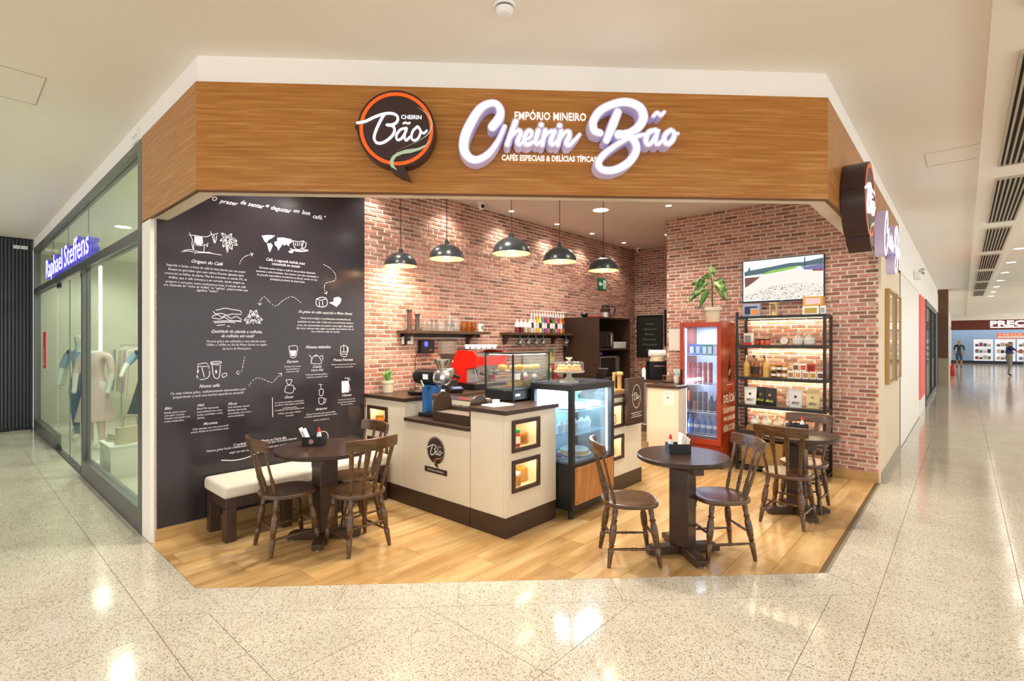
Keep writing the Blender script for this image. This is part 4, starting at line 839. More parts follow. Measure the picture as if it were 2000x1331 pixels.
# thermostat and controller
t=thing('thermostat','small white thermostat on the brick under the shelf','thermostat',(3.60,YW-.012,1.63)); B('body',WHITEP,t,-.075,-.03,-.045,.075,0,.045,bevel=.004); B('display',mat('lcd','2E4450',.3),t,-.04,-.0315,-.005,.03,-.0302,.03)
t=thing('control_box','black controller with a blue lit display under the shelf','controller',(3.86,YW-.012,1.56)); B('body',BLACK,t,-.10,-.07,-.085,.10,0,.075,bevel=.008); B('display',emit('blue_lcd','4A46FF',2.5),t,-.055,-.0712,.0,-.005,-.0702,.055); B('button_strip',STEEL,t,.02,-.0712,-.05,.06,-.0702,-.04)
m=MB(); m.tube([(3.76,YW-.015,1.50),(3.72,YW-.016,1.4),(3.72,YW-.016,1.06)],.004,6); tag(m.build('power_cable',BLACK),'thin black cable running down the brick wall','cable')
t=thing('exit_sign','green emergency exit sign with white arrow on the brick wall','sign',(7.88,YW-.012,2.645)); B('board',mat('exit_green','0F6A48',.4),t,-.145,-.006,-.10,.145,0,.10)
m=MB(); fill(m,[(-.12,0),(-.07,.055),(-.07,.02),(-.01,.02),(-.01,-.02),(-.07,-.02),(-.07,-.055)],-.0072); fill(m,[(.03,-.075),(.12,-.075),(.12,.075),(.03,.075)],-.0072); m.build('arrow',mat('exit_white','E8EFE6',.5),t,smooth=0)
m=MB(); m.ell((.075,-.008,.035),(.012,.001,.014)); stroke(m,[(.075,.02),(.07,-.02),(.055,-.06)],.014,-.0078); stroke(m,[(.07,-.02),(.09,-.06)],.014,-.0078); stroke(m,[(.05,.01),(.075,.015),(.10,-.005)],.01,-.0078); m.build('running_figure',mat('exit_green','0F6A48',.4),t,smooth=0)

# ---------------------------------------------------------------- back corner: chalkboard, frames, boxes
CHALK=mat('chalkboard','23241F',.7)
t=thing('chalkboard','dark chalkboard with faint chalk writing on the back wall','chalkboard',(XB-.012,4.54,1.72),-PI/2); B('board',CHALK,t,-.25,-.012,-.385,.25,0,.385); m=MB(); holes_panel(m,-.27,.27,-.405,.405,-.022,0,[(-.25,.25,-.385,.385)]); m.build('frame',BLACKM,t,smooth=0)
m=MB()
for i,(s,w) in enumerate([('Torta',.16),('Capuccino',.28),('Bolos',.2),('Empada',.26),('Chocolate',.3),('Pão',.14)]): text(m,s,0,.22-.1*i,w,.035,-.0125,shear=.3,align='C')
m.build('chalk_writing',mat('chalk','8E928A',.9),t,smooth=0)
t=thing('chalkboard','narrow dark board on the back wall at the edge of the brick corner','chalkboard',(XB-.012,4.165,1.88),-PI/2); B('board',CHALK,t,-.06,-.012,-.33,.06,0,.33); m=MB(); holes_panel(m,-.072,.072,-.342,.342,-.02,0,[(-.06,.06,-.33,.33)]); m.build('frame',BLACKM,t,smooth=0)
t=thing('wall_panel_box','pale electrical panel cover on the brick beside the fridge','panel',(XW-.012,3.145,1.64),-PI/2); B('cover',mat('panel_grey','CFCBC6',.5),t,-.085,-.02,-.16,.085,0,.16,bevel=.003); B('door',mat('panel_grey2','D8D4CF',.5),t,-.07,-.024,-.145,.07,-.0205,.145,bevel=.002)

# ---------------------------------------------------------------- tall cabinet with ovens
CABD=nmat('cabinet_dark','34251C','3E2D22',.4,scale=(1,1,10),nscale=3)
t=thing('tall_cabinet','tall dark brown cabinet housing microwave and oven','cabinet',(6.70,4.19,0)); W_,D_=.98,.665
for nm,b in [('side_panel',(0,0,0,.025,D_,2.0)),('side_panel',(W_-.025,0,0,W_,D_,2.0)),('top_panel',(.025,0,1.975,W_-.025,D_,2.0)),('back_panel',(.025,D_-.02,.9,W_-.025,D_,1.975)),('shelf',(.025,0,1.48,W_-.025,D_-.02,1.505)),('shelf',(.025,0,1.0,W_-.025,D_-.02,1.025)),('base',(.025,.01,0,W_-.025,D_,.999))]: B(nm,CABD,t,*b)
def oven(name,label,loc,w,d,h,handle=True,glassc='1A1C1E'):
    t=thing(name,label,'oven',loc); B('body',BLACKM,t,0,.02,0,w,d,h,bevel=.006); B('door',mat('oven_door',glassc,.08),t,.015,.0,.02,w*.80,.019,h-.02,bevel=.003); B('control_strip',STEEL,t,w*.82,.004,.02,w-.01,.019,h-.02)
    if handle: m=MB(); m.tube([(w*.72,-.002,.05),(w*.72,-.03,.06),(w*.72,-.03,h-.06),(w*.72,-.002,h-.05)],.010,8); m.build('handle',CHROME,t)
    else: m=MB(); holes_panel(m,0,w*.81,.0,h,-.004,-.0005,[(.025,w*.81-.025,.03,h-.03)]); m.build('door_frame',STEEL,t,smooth=0)
    return t
oven('microwave','black microwave with an upright handle on the cabinet upper shelf',(6.74,4.22,1.5055),.46,.36,.27); oven('toaster_oven','glass fronted oven on the cabinet lower shelf',(6.76,4.21,1.0255),.62,.4,.36,False)
for i in range(6): t=tag(B('serving_tray',mat('tray_white','D9D7D2',.5),None,7.26,4.22,1.5055+i*.018,7.60,4.52,1.5055+i*.018+.015,bevel=.004),['lowest white tray of the stack beside the microwave','second lowest white tray beside the microwave','third white tray from the bottom beside the microwave','fourth white tray from the bottom beside the microwave','fifth white tray from the bottom beside the microwave','topmost white tray of the stack beside the microwave'][i],'tray','trays stacked in the cabinet')
t=thing('folded_cloth','violet folded cloth on top of the oven','cloth',(6.86,4.32,1.387)); m=MB(); m.ell((0,0,.03),(.10,.08,.03)); m.ell((.05,.01,.05),(.07,.06,.03)); m.build('fabric',mat('violet_cloth','6E68C8',.8),t)
t=thing('coffee_pot','steel and glass coffee pot standing on the tall cabinet','coffee pot',(7.32,4.45,2.001),math.radians(-50)); m=MB(); m.lathe([(.08,0),(.09,.01),(.085,.10),(.075,.105)],n=20); m.build('base',CHROME,t); m=MB(); m.lathe([(.075,.105),(.085,.15),(.06,.19)],n=20); m.build('glass_body',SMOKE,t); m=MB(); m.lathe([(.062,.19),(.06,.215),(.01,.225)],n=16); m.build('lid',BLACK,t); m=MB(); m.tube([(.06,0,.2),(.15,0,.2),(.165,0,.15),(.13,0,.04),(.09,0,.03)],.012,8); m.build('handle',BLACK,t)
t=thing('scoop','black scoop lying on the edge of the tall cabinet','scoop',(6.80,4.52,2.001)); m=MB(); m.ell((0,0,.045),(.08,.05,.045)); m.build('body',BLACK,t); m=MB(); m.ell((-.05,-.035,.055),(.02,.02,.02)); m.build('knob',CHROME,t)
t=thing('red_case','flat red case on top of the tall cabinet','case',(6.98,4.45,2.001)); B('body',mat('case_red','A01C1C',.5),t,-.10,-.12,0,.10,.12,.022,bevel=.006); B('clasp',STEEL,t,-.02,-.124,.006,.02,-.1202,.016)
# poster beside the cabinet and bottles on the back worktop
t=thing('poster','small pale poster on the brick beside the tall cabinet','poster',(6.35,YW-.0125,1.40)); B('sheet',mat('poster_paper','BFC6B4',.6),t,-.10,-.003,-.13,.10,0,.13); B('picture',mat('poster_pic','6E8A84',.6),t,-.08,-.0042,-.02,.08,-.0032,.11); B('emblem',mat('poster_yellow','D8C45A',.6),t,-.06,-.0054,-.1,.04,-.0043,.05)
for i,(x,y,c,c2,h,lb) in enumerate([(5.05,4.42,'20222A','E8E8E4',.26,'dark bottle with white label left of the pastry case'),(5.24,4.44,'E4E0DA','C03A30',.17,'white tub with red print left of the pastry case'),(5.42,4.42,'DAD8D2','6A6A70',.14,'short white canister left of the pastry case'),(5.86,4.5,'6A9A62','3C5A3A',.22,'green carton behind the cake stand'),(6.05,4.55,'A8262A','7A1A1E',.24,'red canister beside the tall cabinet')]):
    t=thing('canister',lb,'canister',(x,y,1.0405),0,'packages on the back worktop'); m=MB(); m.lathe([(.04,0),(.042,.01),(.042,h*.75),(.02,h*.86),(.02,h)],n=14); m.build('body',mat('can%d'%i,c,.35),t); m=MB(); m.lathe([(.0428,h*.2),(.0428,h*.6)],n=14,cap=False); m.build('paper_label',mat('canl%d'%i,c2,.5),t)
for i in range(6):
    t=thing('drinking_glass','%s upturned glass in the row on the back worktop'%['first','second','third','fourth','fifth','sixth'][i],'glass',(4.60+i*.075,4.45,1.0405),0,'glasses in a row on the back worktop'); m=MB(); m.lathe([(.03,0),(.026,.11),(.001,.112)],n=14,cap=False); m.build('bowl',CLEARG,t)
# ---------------------------------------------------------------- right back counter behind the fridge
t=thing('counter_unit','cream counter end panel with a paper notice beside the fridge','counter',(6.19,2.70,0)); B('end_panel',CREAM,t,0,.0,.08,.25,.41,1.012); B('plinth',BROWN,t,.01,.01,0,.25,.41,.079); B('body',CREAM,t,.252,.14,.0,.88,.41,1.012); B('notice',mat('notice_paper','F1EFEC',.6),t,-.0015,.06,.80,-.0003,.20,.985)
m=MB(); text(m,'WIFI GRÁTIS',0,.95,.10,.012,align='C'); text(m,'SENHA',0,.925,.06,.008,align='C'); m.box(-.02,-.0004,.885,.0,0,.905); text(m,'156',.01,.885,.03,.016); text(m,'BOM CAFÉ',0,.855,.07,.008,align='C'); m2=MB(); m2.add(m.v,m.f,0,Matrix.Translation((-.002,.13,0))@Matrix.Rotation(-PI/2,4,'Z')); m2.build('notice_print',mat('notice_ink','3A3A48',.6),t,smooth=0)
worktop('short dark worktop above the notice panel beside the fridge',[(6.165,2.69),(6.455,2.69),(6.455,3.13),(6.165,3.13)],1.014,1.052)
worktop('dark worktop behind the fridge carrying the dish rack',[(6.457,2.83),(7.08,2.83),(7.08,3.285),(9.09,3.285),(9.09,4.0),(7.7,4.0),(7.7,3.6),(6.9,3.6),(6.9,3.13),(6.457,3.13)],1.014,1.052)
t=thing('base_cabinet','dark back cabinet under the dish rack worktop','cabinet',(6.95,3.29,0)); B('body',CREAM,t,.14,0,.1,2.1,.3,1.012); B('plinth',BROWN,t,.14,.01,0,2.1,.28,.099)
t=thing('juicer','black countertop machine with a white paper roll on top','juicer',(7.15,3.45,1.0525),math.radians(-48)); B('body',BLACK,t,-.14,-.11,0,.14,.11,.27,bevel=.012); B('front_bar',CHROME,t,-.08,-.118,.19,.08,-.111,.21); m=MB(); m.lathe([(.11,.271),(.10,.33),(.09,.335)],n=20); m.build('bowl',mat('bowl_beige','C8B79A',.4),t); m=MB(); m.tube([(.09,0,.27),(.17,0,.26),(.18,0,.2)],.008,6); m.build('handle',CHROME,t)
m=MB(); m.lathe([(.012,-.12),(.05,-.12),(.05,.12),(.012,.12)],n=20,M=Matrix.Translation((7.15,3.45,1.44))@Matrix.Rotation(math.radians(-48),4,'Z')@Matrix.Rotation(PI/2,4,'Y')); tag(m.build('paper_roll',NAP),'white paper towel roll lying on the black machine','paper roll')
t=thing('spray_bottle','small bottle with red trigger beside the black machine','bottle',(6.935,3.555,1.0525)); m=MB(); m.lathe([(.03,0),(.03,.14),(.012,.18)],n=12); m.build('body',WHITEP,t); m=MB(); m.box(-.02,-.012,.18,.02,.012,.21); m.build('trigger',REDCAP,t)
t=thing('dish_rack','wire dish rack on the worktop beside the fridge','dish rack',(6.72,3.0,1.0525),math.radians(-48)); m=MB(); 
for k in range(7): m.tube([(-.12+.04*k,-.08,.02),(-.12+.04*k,-.08,.09)],.003,5); m.tube([(-.12+.04*k,.08,.02),(-.12+.04*k,.08,.09)],.003,5)
m.tube([(-.13,-.08,.09),(.13,-.08,.09),(.13,.08,.09),(-.13,.08,.09)],.004,6,closed=True); m.tube([(-.13,-.08,.02),(.13,-.08,.02),(.13,.08,.02),(-.13,.08,.02)],.004,6,closed=True)
m.build('wire_frame',mat('rack_copper','A8835E',.4,.5),t); B('drip_tray',BLACK,t,-.14,-.09,0,.14,.09,.012)
for i in range(3): m=MB(); m.lathe([(.03,0),(.085,.012),(.09,.016),(.03,.006)],n=20,M=Matrix.Translation((6.735+.028*i,2.985-.03*i,1.155))@Matrix.Rotation(math.radians(-48),4,'Z')@Matrix.Rotation(math.radians(70),4,'Y')); tag(m.build('plate',mat('plate_glass','CFE0D8',.15)),['left','middle','right'][i]+' plate standing in the wire dish rack','plate','plates in the dish rack')
t=thing('cup','pale cup at the worktop edge beside the fridge','cup',(6.60,2.90,1.0525)); m=MB(); m.lathe([(.03,0),(.035,.01),(.042,.10),(.038,.10),(.03,.01)],n=16); m.build('bowl',mat('cup_white','E9E7E0',.3),t); m=MB(); m.tube([(.04,0,.08),(.065,0,.07),(.06,0,.03),(.035,0,.025)],.005,6); m.build('handle',mat('cup_white','E9E7E0',.3),t)
# ---------------------------------------------------------------- counter top goods
TERRA=mat('pot_clay_beige','CFC6AC',.6); SOIL=mat('soil','3B2B1F',.9); SUCC=nmat('succulent_green','3E8A3A','6BB04E',.4,nscale=12)
t=thing('succulent_pot','small beige pot with a spiky green succulent on the counter','potted plant',(3.26,4.74,1.0525)); m=MB(); m.lathe([(.045,0),(.052,.005),(.063,.105),(.069,.107),(.069,.135),(.060,.135),(.056,.12)],n=20); m.build('pot',TERRA,t); m=MB(); m.lathe([(.056,.115),(.001,.12)],n=16,cap=False); m.build('soil',SOIL,t)
for k in range(13):
    a=k*2.4; tl=.10+.75*((k%5)/5.0); ln=.16-.05*(k/13)+(.05 if k==1 else 0); m=MB(); rr=[]
    for q,w in ((0,.013),(.35,.015),(.7,.010),(1,.001)):
        e=tl*(.4+.6*q); rr.append([(math.cos(a)*math.sin(e)*ln*q-math.sin(a)*w*math.cos(j*PI/3)+math.cos(a)*.008, math.sin(a)*math.sin(e)*ln*q+math.cos(a)*w*math.cos(j*PI/3)+math.sin(a)*.008, .118+math.cos(e)*ln*q+w*.4*math.sin(j*PI/3)) for j in range(6)])
    m.loft(rr); m.build('leaf',SUCC,t)
t=thing('serving_tray','round black tray with cards beside the succulent','tray',(3.40,4.36,1.0525)); m=MB(); m.lathe([(.09,0),(.12,.006),(.135,.03),(.130,.03),(.115,.010),(.001,.008)],n=24); m.build('dish',BLACK,t); B('card',BROWN,t,-.06,-.04,.012,.06,.04,.03)
# drum grinder with blue stand
DRUM=mat('drum_black','1B1D20',.18); BLUE=mat('stand_blue','2F6BB0',.4)
t=thing('coffee_roaster_drum','black cylindrical grinder drum on a blue stand on the low counter','grinder',(3.27,4.0,.8665))
Rx=Matrix.Rotation(PI/2,4,'X')
m=MB(); m.lathe([(.02,-.23),(.06,-.222),(.076,-.19),(.08,-.15),(.08,.135)],n=28,M=Matrix.Translation((0,.02,.395))@Rx); m.build('drum',DRUM,t); 
m=MB(); m.lathe([(.082,.135),(.084,.145),(.076,.15),(.074,.235),(.055,.245),(.02,.25)],n=28,M=Matrix.Translation((0,.02,.395))@Rx); m.build('grinding_head',CHROME,t)
B('maker_plate',WHITEP,t,-.0825,-.04,.375,-.0795,.04,.425)
m=MB(); m.box(-.05,.02,.04,.03,.09,.31); m.box(-.05,-.12,.24,.03,-.05,.31); m.box(-.05,-.12,.30,.03,.09,.318); m.build('stand',BLUE,t,bevel=.004)
m=MB(); m.box(-.07,-.15,0,.06,.13,.035); m.build('base',BLACK,t,bevel=.006)
m=MB(); m.tube([(-.085,.06,.36),(-.10,.0,.30)],.008,8); m.build('lever',mat('lever_green','8FB08A',.4),t)
m=MB(); m.lathe([(.035,.0),(.03,.04)],(0,-.17,.24),16); m.build('chute',CHROME,t)
m=MB(); m.lathe([(.02,.08),(.03,.10),(.085,.19),(.085,.2),(.08,.2)],(0,-.16,.375),20); m.build('hopper_cup',CHROME,t)
# brown open holder with rounded cheeks
t=thing('cup_holder_box','open dark brown holder with rounded cheeks on the low counter','holder',(3.10,3.25,.8665))
for y in (0,.50):
    m=MB(); P=[(0,0),(.22,0),(.22,.12)]+[(.11+.11*math.cos(a),.15+.12*math.sin(a)) for a in [i*PI/8 for i in range(9)]]; m.prism(P,-(y+.025),-y,ax='y'); m.build('cheek',BROWN,t,bevel=.003)
B('front_lip',BROWN,t,.0,.026,0,.02,.499,.085); B('floor_board',mat('holder_grey','8A7F74',.3),t,.021,.026,.075,.22,.499,.085); B('back_board',BROWN,t,.205,.026,.086,.22,.499,.12)
t=thing('glass_cabinet','low glass cabinet of cups behind the brown holder','cabinet',(3.40,3.24,.8665)); B('base',BLACKM,t,0,0,0,.22,.86,.02); B('top',CHROME,t,0,0,.165,.22,.86,.175); B('pane',CLEARG,t,0,.0,.021,.004,.86,.164)
for k in range(8): m=MB(); m.lathe([(.028,.021),(.036,.10),(.03,.10),(.026,.03)],(.09,.08+.1*k,0),12); m.build('cup',WHITEP,t)
# hopper grinder
t=thing('coffee_grinder','coffee grinder with a tall clear bean hopper','grinder',(3.84,4.42,1.0405)); m=MB(); m.lathe([(.028,.29),(.035,.30),(.09,.42),(.115,.44),(.118,.58),(.11,.585)],n=24,cap=False); m.build('hopper',glass_mat('hopper_glass','C9B5A8',1.2,.22),t); m=MB(); m.lathe([(.03,.30),(.075,.40),(.08,.43),(.001,.44)],n=20); m.build('beans',mat('beans','4A2F20',.6),t); m=MB(); m.lathe([(.115,.585),(.12,.59),(.118,.605),(.05,.612)],n=24); m.build('hopper_lid',SMOKE,t)
m=MB(); m.lathe([(.04,.12),(.075,.16),(.095,.24),(.09,.275),(.035,.29)],n=24); m.build('head',CHROME,t); B('body',BLACKM,t,-.05,-.06,.0,.12,.10,.14,bevel=.01); m=MB(); m.tube([(.06,-.02,.2),(.14,-.06,.16)],.02,10); m.build('doser',BLACK,t)
t=thing('card_terminal','blue and black card terminal on the worktop by the red machine','terminal',(3.80,4.255,1.041),math.radians(-20)); M=Matrix.Rotation(.25,4,'X'); m=MB(); m.box(-.07,-.06,.028,.09,.06,.07,0,M); m.build('body',BLACK,t,bevel=.01); m=MB(); m.box(-.04,-.055,.0705,.07,.0,.073,0,M); m.build('screen',mat('term_screen','5468B8',.2,emit=.5),t); B('foot',BLACK,t,-.06,-.05,0,.08,.06,.012)
# red espresso machine
t=thing('espresso_machine','bright red espresso machine with cups on top','espresso machine',(4.17,4.74,1.0405),-PI/2)
for y in (0,.50):
    m=MB(); P=[(0,.075),(.27,.075),(.27,.24),(.46,.27),(.46,.40),(.42,.46),(.12,.475),(.05,.44),(.0,.34)]; m.prism(P,-(y+.03),-y,ax='y'); m.build('side_panel',RED,t,bevel=.006)
B('body',STEEL,t,.04,.032,.24,.42,.498,.44); B('base',BLACK,t,.0,.0,.0,.44,.53,.07,bevel=.004); B('drip_tray',CHROME,t,.20,.032,.0705,.44,.498,.085); B('back_plate',CHROME,t,.04,.032,.0705,.20,.498,.238); B('cup_rail',CHROME,t,.05,.0,.476,.44,.53,.49); B('front_bar',RED,t,.43,.032,.29,.458,.498,.395)
for y in (.15,.36): m=MB(); m.lathe([(.03,.16),(.034,.24)],(.34,y,0),14); m.tube([(.36,y,.19),(.47,y,.175)],.012,8); m.build('group_head',CHROME,t)
m=MB(); m.tube([(.40,.02,.26),(.44,.02,.18),(.45,.02,.10)],.006,6); m.build('steam_wand',CHROME,t)
m=MB(); m.lathe([(.016,0),(.016,.004)],n=12,M=Matrix.Translation((.04,-.0005,.335))@Matrix.Rotation(PI/2,4,'X')); m.build('badge',WHITEP,t)
for i in range(10):
    a,b=i%5,i//5; t=thing('coffee_cup','white cup on the red machine, %s row number %s from the left'%(['front','rear'][b],['one','two','three','four','five'][a]),'cup',(4.25+.092*a,4.42+.1*b,1.5310),0,'white cups stored on the espresso machine'); m=MB(); m.lathe([(.022,0),(.034,.05),(.031,.05),(.02,.006)],n=14); m.build('bowl',WHITEP,t); m=MB(); m.tube([(0,-.03,.042),(0,-.05,.035),(0,-.03,.015)],.004,6); m.build('handle',WHITEP,t)
# heated snack cabinet
HDG=glass_mat('cabinet_glass','F1F5F4',.9,.05)
t=thing('snack_warmer','black framed heated glass cabinet with pastries on the counter','display cabinet',(3.52,3.126,1.0525)); WX,WY,HZ=.56,.37,.465
B('base',BLACK,t,0,0,.015,WX,WY,.105,bevel=.004)
for x in (0,WX-.016):
    for y in (0,WY-.016): B('corner_post',BLACKM,t,x,y,.106,x+.016,y+.016,HZ-.021)
B('top_frame',BLACKM,t,0,0,HZ-.02,WX,WY,HZ-.006); B('light_panel',emit('warm_case_led','FFF3DC',6),t,.03,.03,HZ-.026,WX-.03,WY-.03,HZ-.021)
for nm,b in (('pane',(.003,.018,.106,.006,WY-.018,HZ-.022)),('pane',(.018,.003,.106,WX-.018,.006,HZ-.022)),('pane',(WX-.006,.018,.106,WX-.003,WY-.018,HZ-.022))): B(nm,HDG,t,*b)
B('shelf',STEEL,t,.02,.02,.27,WX-.02,WY-.02,.28); B('shelf',STEEL,t,.02,.02,.112,WX-.02,WY-.02,.122); B('price_tag',mat('tag_violet','C9B5D8',.5),t,.40,-.0015,.04,.50,-.0003,.085); B('maker_badge',WHITEP,t,.03,-.0015,.05,.10,-.0003,.075)
for x in (.05,WX-.05):
    for y in (.05,WY-.05): m=MB(); m.lathe([(.018,0),(.018,.015)],(x,y,0),10); m.build('foot',BLACK,t)
BREAD=nmat('bread_crust','D99A3C','E9B862',.6,nscale=25); BREAD2=nmat('pastry_pale','E8C98A','D9AE5C',.6,nscale=25)
for i,(x,y,z,s,f,lb) in enumerate([(3.60,3.15,1.336,.045,0,'round cheese bread on the warmer top shelf near the corner'),(3.70,3.16,1.336,.05,0,'large cheese bread in the middle of the warmer top shelf'),(3.80,3.16,1.336,.045,1,'pale pastry on the warmer top shelf'),(3.89,3.16,1.336,.045,1,'pale pastry second from the right on the warmer top shelf'),(3.98,3.17,1.336,.045,1,'pale pastry at the right of the warmer top shelf'),(3.58,3.27,1.336,.05,0,'flat bread at the back of the warmer top shelf'),(3.60,3.16,1.178,.05,0,'round cheese bread on the warmer lower shelf'),(3.70,3.18,1.178,.055,1,'large pale bread on the warmer lower shelf'),(3.85,3.2,1.178,.05,1,'flat pastry on the warmer lower shelf')]):
    t=thing('pastry',lb,'pastry',(x+.02,y+.065,z),i,'pastries in the snack warmer'); m=MB(); m.ell((0,0,s*.62),(s,s*.9,s*.62),14,8); m.build('crust',BREAD if f==0 else BREAD2,t); m=MB(); m.lathe([(s*.7,0),(s*.95,.004)],n=14); m.build('paper_cup',WHITEP,t)
t=thing('menu_sheets','white menu sheets on the counter corner before the warmer','menu',(3.28,3.08,1.0525),math.radians(-8)); B('sheet',NAP,t,-.13,-.09,0,.10,.09,.004); B('sheet',NAP,t,-.12,-.08,.0045,.11,.10,.008)
t=thing('napkin_box','small white sugar box by the warmer','box',(3.35,3.185,1.0525)); B('body',WHITEP,t,-.03,-.02,0,.03,.02,.03,bevel=.003); B('lid',WHITEP,t,-.032,-.022,.0305,.032,.022,.036)
# pastry display case
CASELED=emit('case_led_cool','E4F0FF',14); CASEIN=mat('case_inner','DCEBF2',.3); CASEG=glass_mat('case_glass','EAF4FA',.9,.05)
t=thing('pastry_case','refrigerated glass pastry case with black frame and wood front panel','display case',(3.762,2.63,0)); WX,WY,HZ=.73,.485,1.235
B('base',BLACKM,t,0,0,.08,WX,WY,.50); B('top',BLACKM,t,-.005,-.005,1.165,WX+.005,WY,HZ-.012,bevel=.004); B('top_glass',mat('case_top','5A6070',.06),t,.03,.03,HZ-.0115,WX-.03,WY-.03,HZ)
for x,y in ((0,0),(WX-.045,0),(0,WY-.045),(WX-.045,WY-.045)): B('corner_post',BLACKM,t,x,y,.501,x+.045,y+.045,1.164)
B('back_panel',CASEIN,t,.046,WY-.02,.501,WX-.046,WY-.005,1.164)
for b in ((.046,.006,.501,WX-.046,.011,1.164),(.006,.046,.501,.011,WY-.046,1.164),(WX-.011,.046,.501,WX-.006,WY-.046,1.164)): B('pane',CASEG,t,*b)
for z in (.50,.74,.96): B('shelf',glass_mat('shelf_glass','D4E8F2',1,.35),t,.05,.05,z+.002,WX-.05,WY-.03,z+.010)
B('light_strip',CASELED,t,WX-.060,.05,.52,WX-.048,.062,1.15); B('light_strip',CASELED,t,.048,WY-.06,.52,.06,WY-.048,1.15)
lo=lamp_area('case_light',(WX/2,WY/2,1.155),.5,14,(.85,.93,1),t,sy=.4)
# timber front boards
TIMB=nmat('rustic_timber','A86B35','C98E52',.5,scale=(8,8,1.2),nscale=3,rnd=True); 
fp=thing  # keep namespace tidy
for k in range(6): B('timber_board',TIMB,t,.035+k*.11,-.018,.135,.035+k*.11+.107,-.0005,.47,bevel=.002)
for x in (.05,.67):
    for z in (.16,.445): m=MB(); m.lathe([(.006,0),(.006,.003)],n=10,M=Matrix.Translation((x,-.0185,z))@Matrix.Rotation(PI/2,4,'X')); m.build('screw',BLACK,t)
for x in (.05,WX-.05):
    for y in (.05,WY-.05): m=MB(); m.lathe([(.025,0),(.02,.079)],(x,y,0),12); m.build('foot',BLACK,t)
CREAMC=mat('whipped_cream','F2EEE6',.5); CHOC=mat('chocolate','5A3A26',.4); CRUST=nmat('pie_crust','D9B77A','C99C54',.6,nscale=20); PLATE=mat('plate_white','F2F3F3',.2); PINKC=mat('plum_filling','8A5A86',.4)
def pie(label,x,y,z,r,h,top,side=CRUST,name='pie'):
    t=thing(name,label,'cake',(3.762+x,2.63+y,z),0,'cakes in the pastry case'); m=MB(); m.lathe([(r*.6,0),(r*1.15,.008),(r*1.2,.014),(r*.6,.010)],n=28); m.build('plate',PLATE,t); m=MB(); m.lathe([(r*.95,.012),(r,.014),(r*1.02,h)],n=28); m.build('crust',side,t); m=MB(); m.lathe([(r*1.0,h),(r*.9,h+.010),(r*.5,h+.014),(.001,h+.015)],n=28); m.build('topping',top,t)
pie('white topped pie on the bottom shelf of the pastry case',.38,.24,.511,.14,.05,CREAMC); pie('plum tart on the bottom shelf near the counter',.11,.24,.511,.05,.04,PINKC,PINKC,'tart')
for i,(x,c,lb) in enumerate([(.12,'cup','cream dessert cup nearest the counter'),(.22,'cup','cream dessert cup second from the counter'),(.35,'glass','beige dessert glass in the middle shelf'),(.47,'cup','white dessert cup fourth on the middle shelf'),(.58,'cup','white dessert cup by the light strip')]):
    t=thing('dessert_cup',lb,'dessert',(3.762+x,2.63+.22,.751),0,'dessert cups on the middle shelf of the pastry case'); m=MB(); m.lathe([(.028,0),(.042,.07),(.038,.07),(.025,.008)],n=16); m.build('cup',PLATE if c=='cup' else mat('glass_beige','BFB6A6',.3),t); m=MB(); m.ell((0,0,.07),(.036,.036,.025)); m.ell((.006,0,.095),(.02,.02,.018)); m.build('cream',CREAMC,t)
pie('long cream torte on the top shelf of the pastry case',.28,.22,.971,.13,.045,CREAMC,CREAMC,'torte'); pie('small cream torte beside the light strip on the top shelf',.58,.15,.971,.06,.045,CREAMC,CREAMC,'torte')
t=thing('green_bowl','green bowl at the top of the pastry case','bowl',(3.762+.56,2.63+.36,.971)); m=MB(); m.lathe([(.03,.10),(.07,.13),(.075,.15),(.07,.15),(.03,.105)],n=18); m.build('bowl',mat('green_plastic','5CB87A',.3),t); m=MB(); m.lathe([(.04,0),(.03,.1)],n=14); m.build('stand',mat('green_plastic','5CB87A',.3),t)
# cake stand
t=thing('cake_stand','glass cake stand with dome lid on the pastry case','cake stand',(3.94,2.79,1.2355)); MILK=glass_mat('stand_glass','F2F2EC',1.2,.42); DOME=glass_mat('dome_glass','F0F4F8',1.6,.07)
m=MB(); m.lathe([(.095,0),(.09,.012),(.04,.03),(.022,.06),(.03,.085)],n=28); m.build('foot',MILK,t); m=MB(); m.lathe([(.03,.085),(.14,.09),(.15,.10),(.15,.107),(.13,.102),(.001,.10)],n=36); m.build('plate',MILK,t)
m=MB(); m.lathe([(.14,.108),(.14,.185),(.125,.195),(.02,.2)],n=36,cap=False); m.build('dome',DOME,t); m=MB(); m.lathe([(.012,.2),(.014,.212),(.034,.222),(.03,.234),(.001,.236)],n=18); m.build('knob',MILK,t)
t=thing('sponge_cake','yellow ring cake under the glass dome','cake',(3.94,2.79,1.339)); m=MB(); m.lathe([(.03,0),(.115,0),(.12,.02),(.1,.048),(.06,.05),(.03,.035),(.03,0)],n=30,cap=False); m.build('crumb',BREAD,t); m=MB(); 
for k in range(10): m.ell((.09*math.cos(k*.628),.09*math.sin(k*.628),.05),(.022,.022,.012),10,6)
m.build('topping',BREAD2,t)
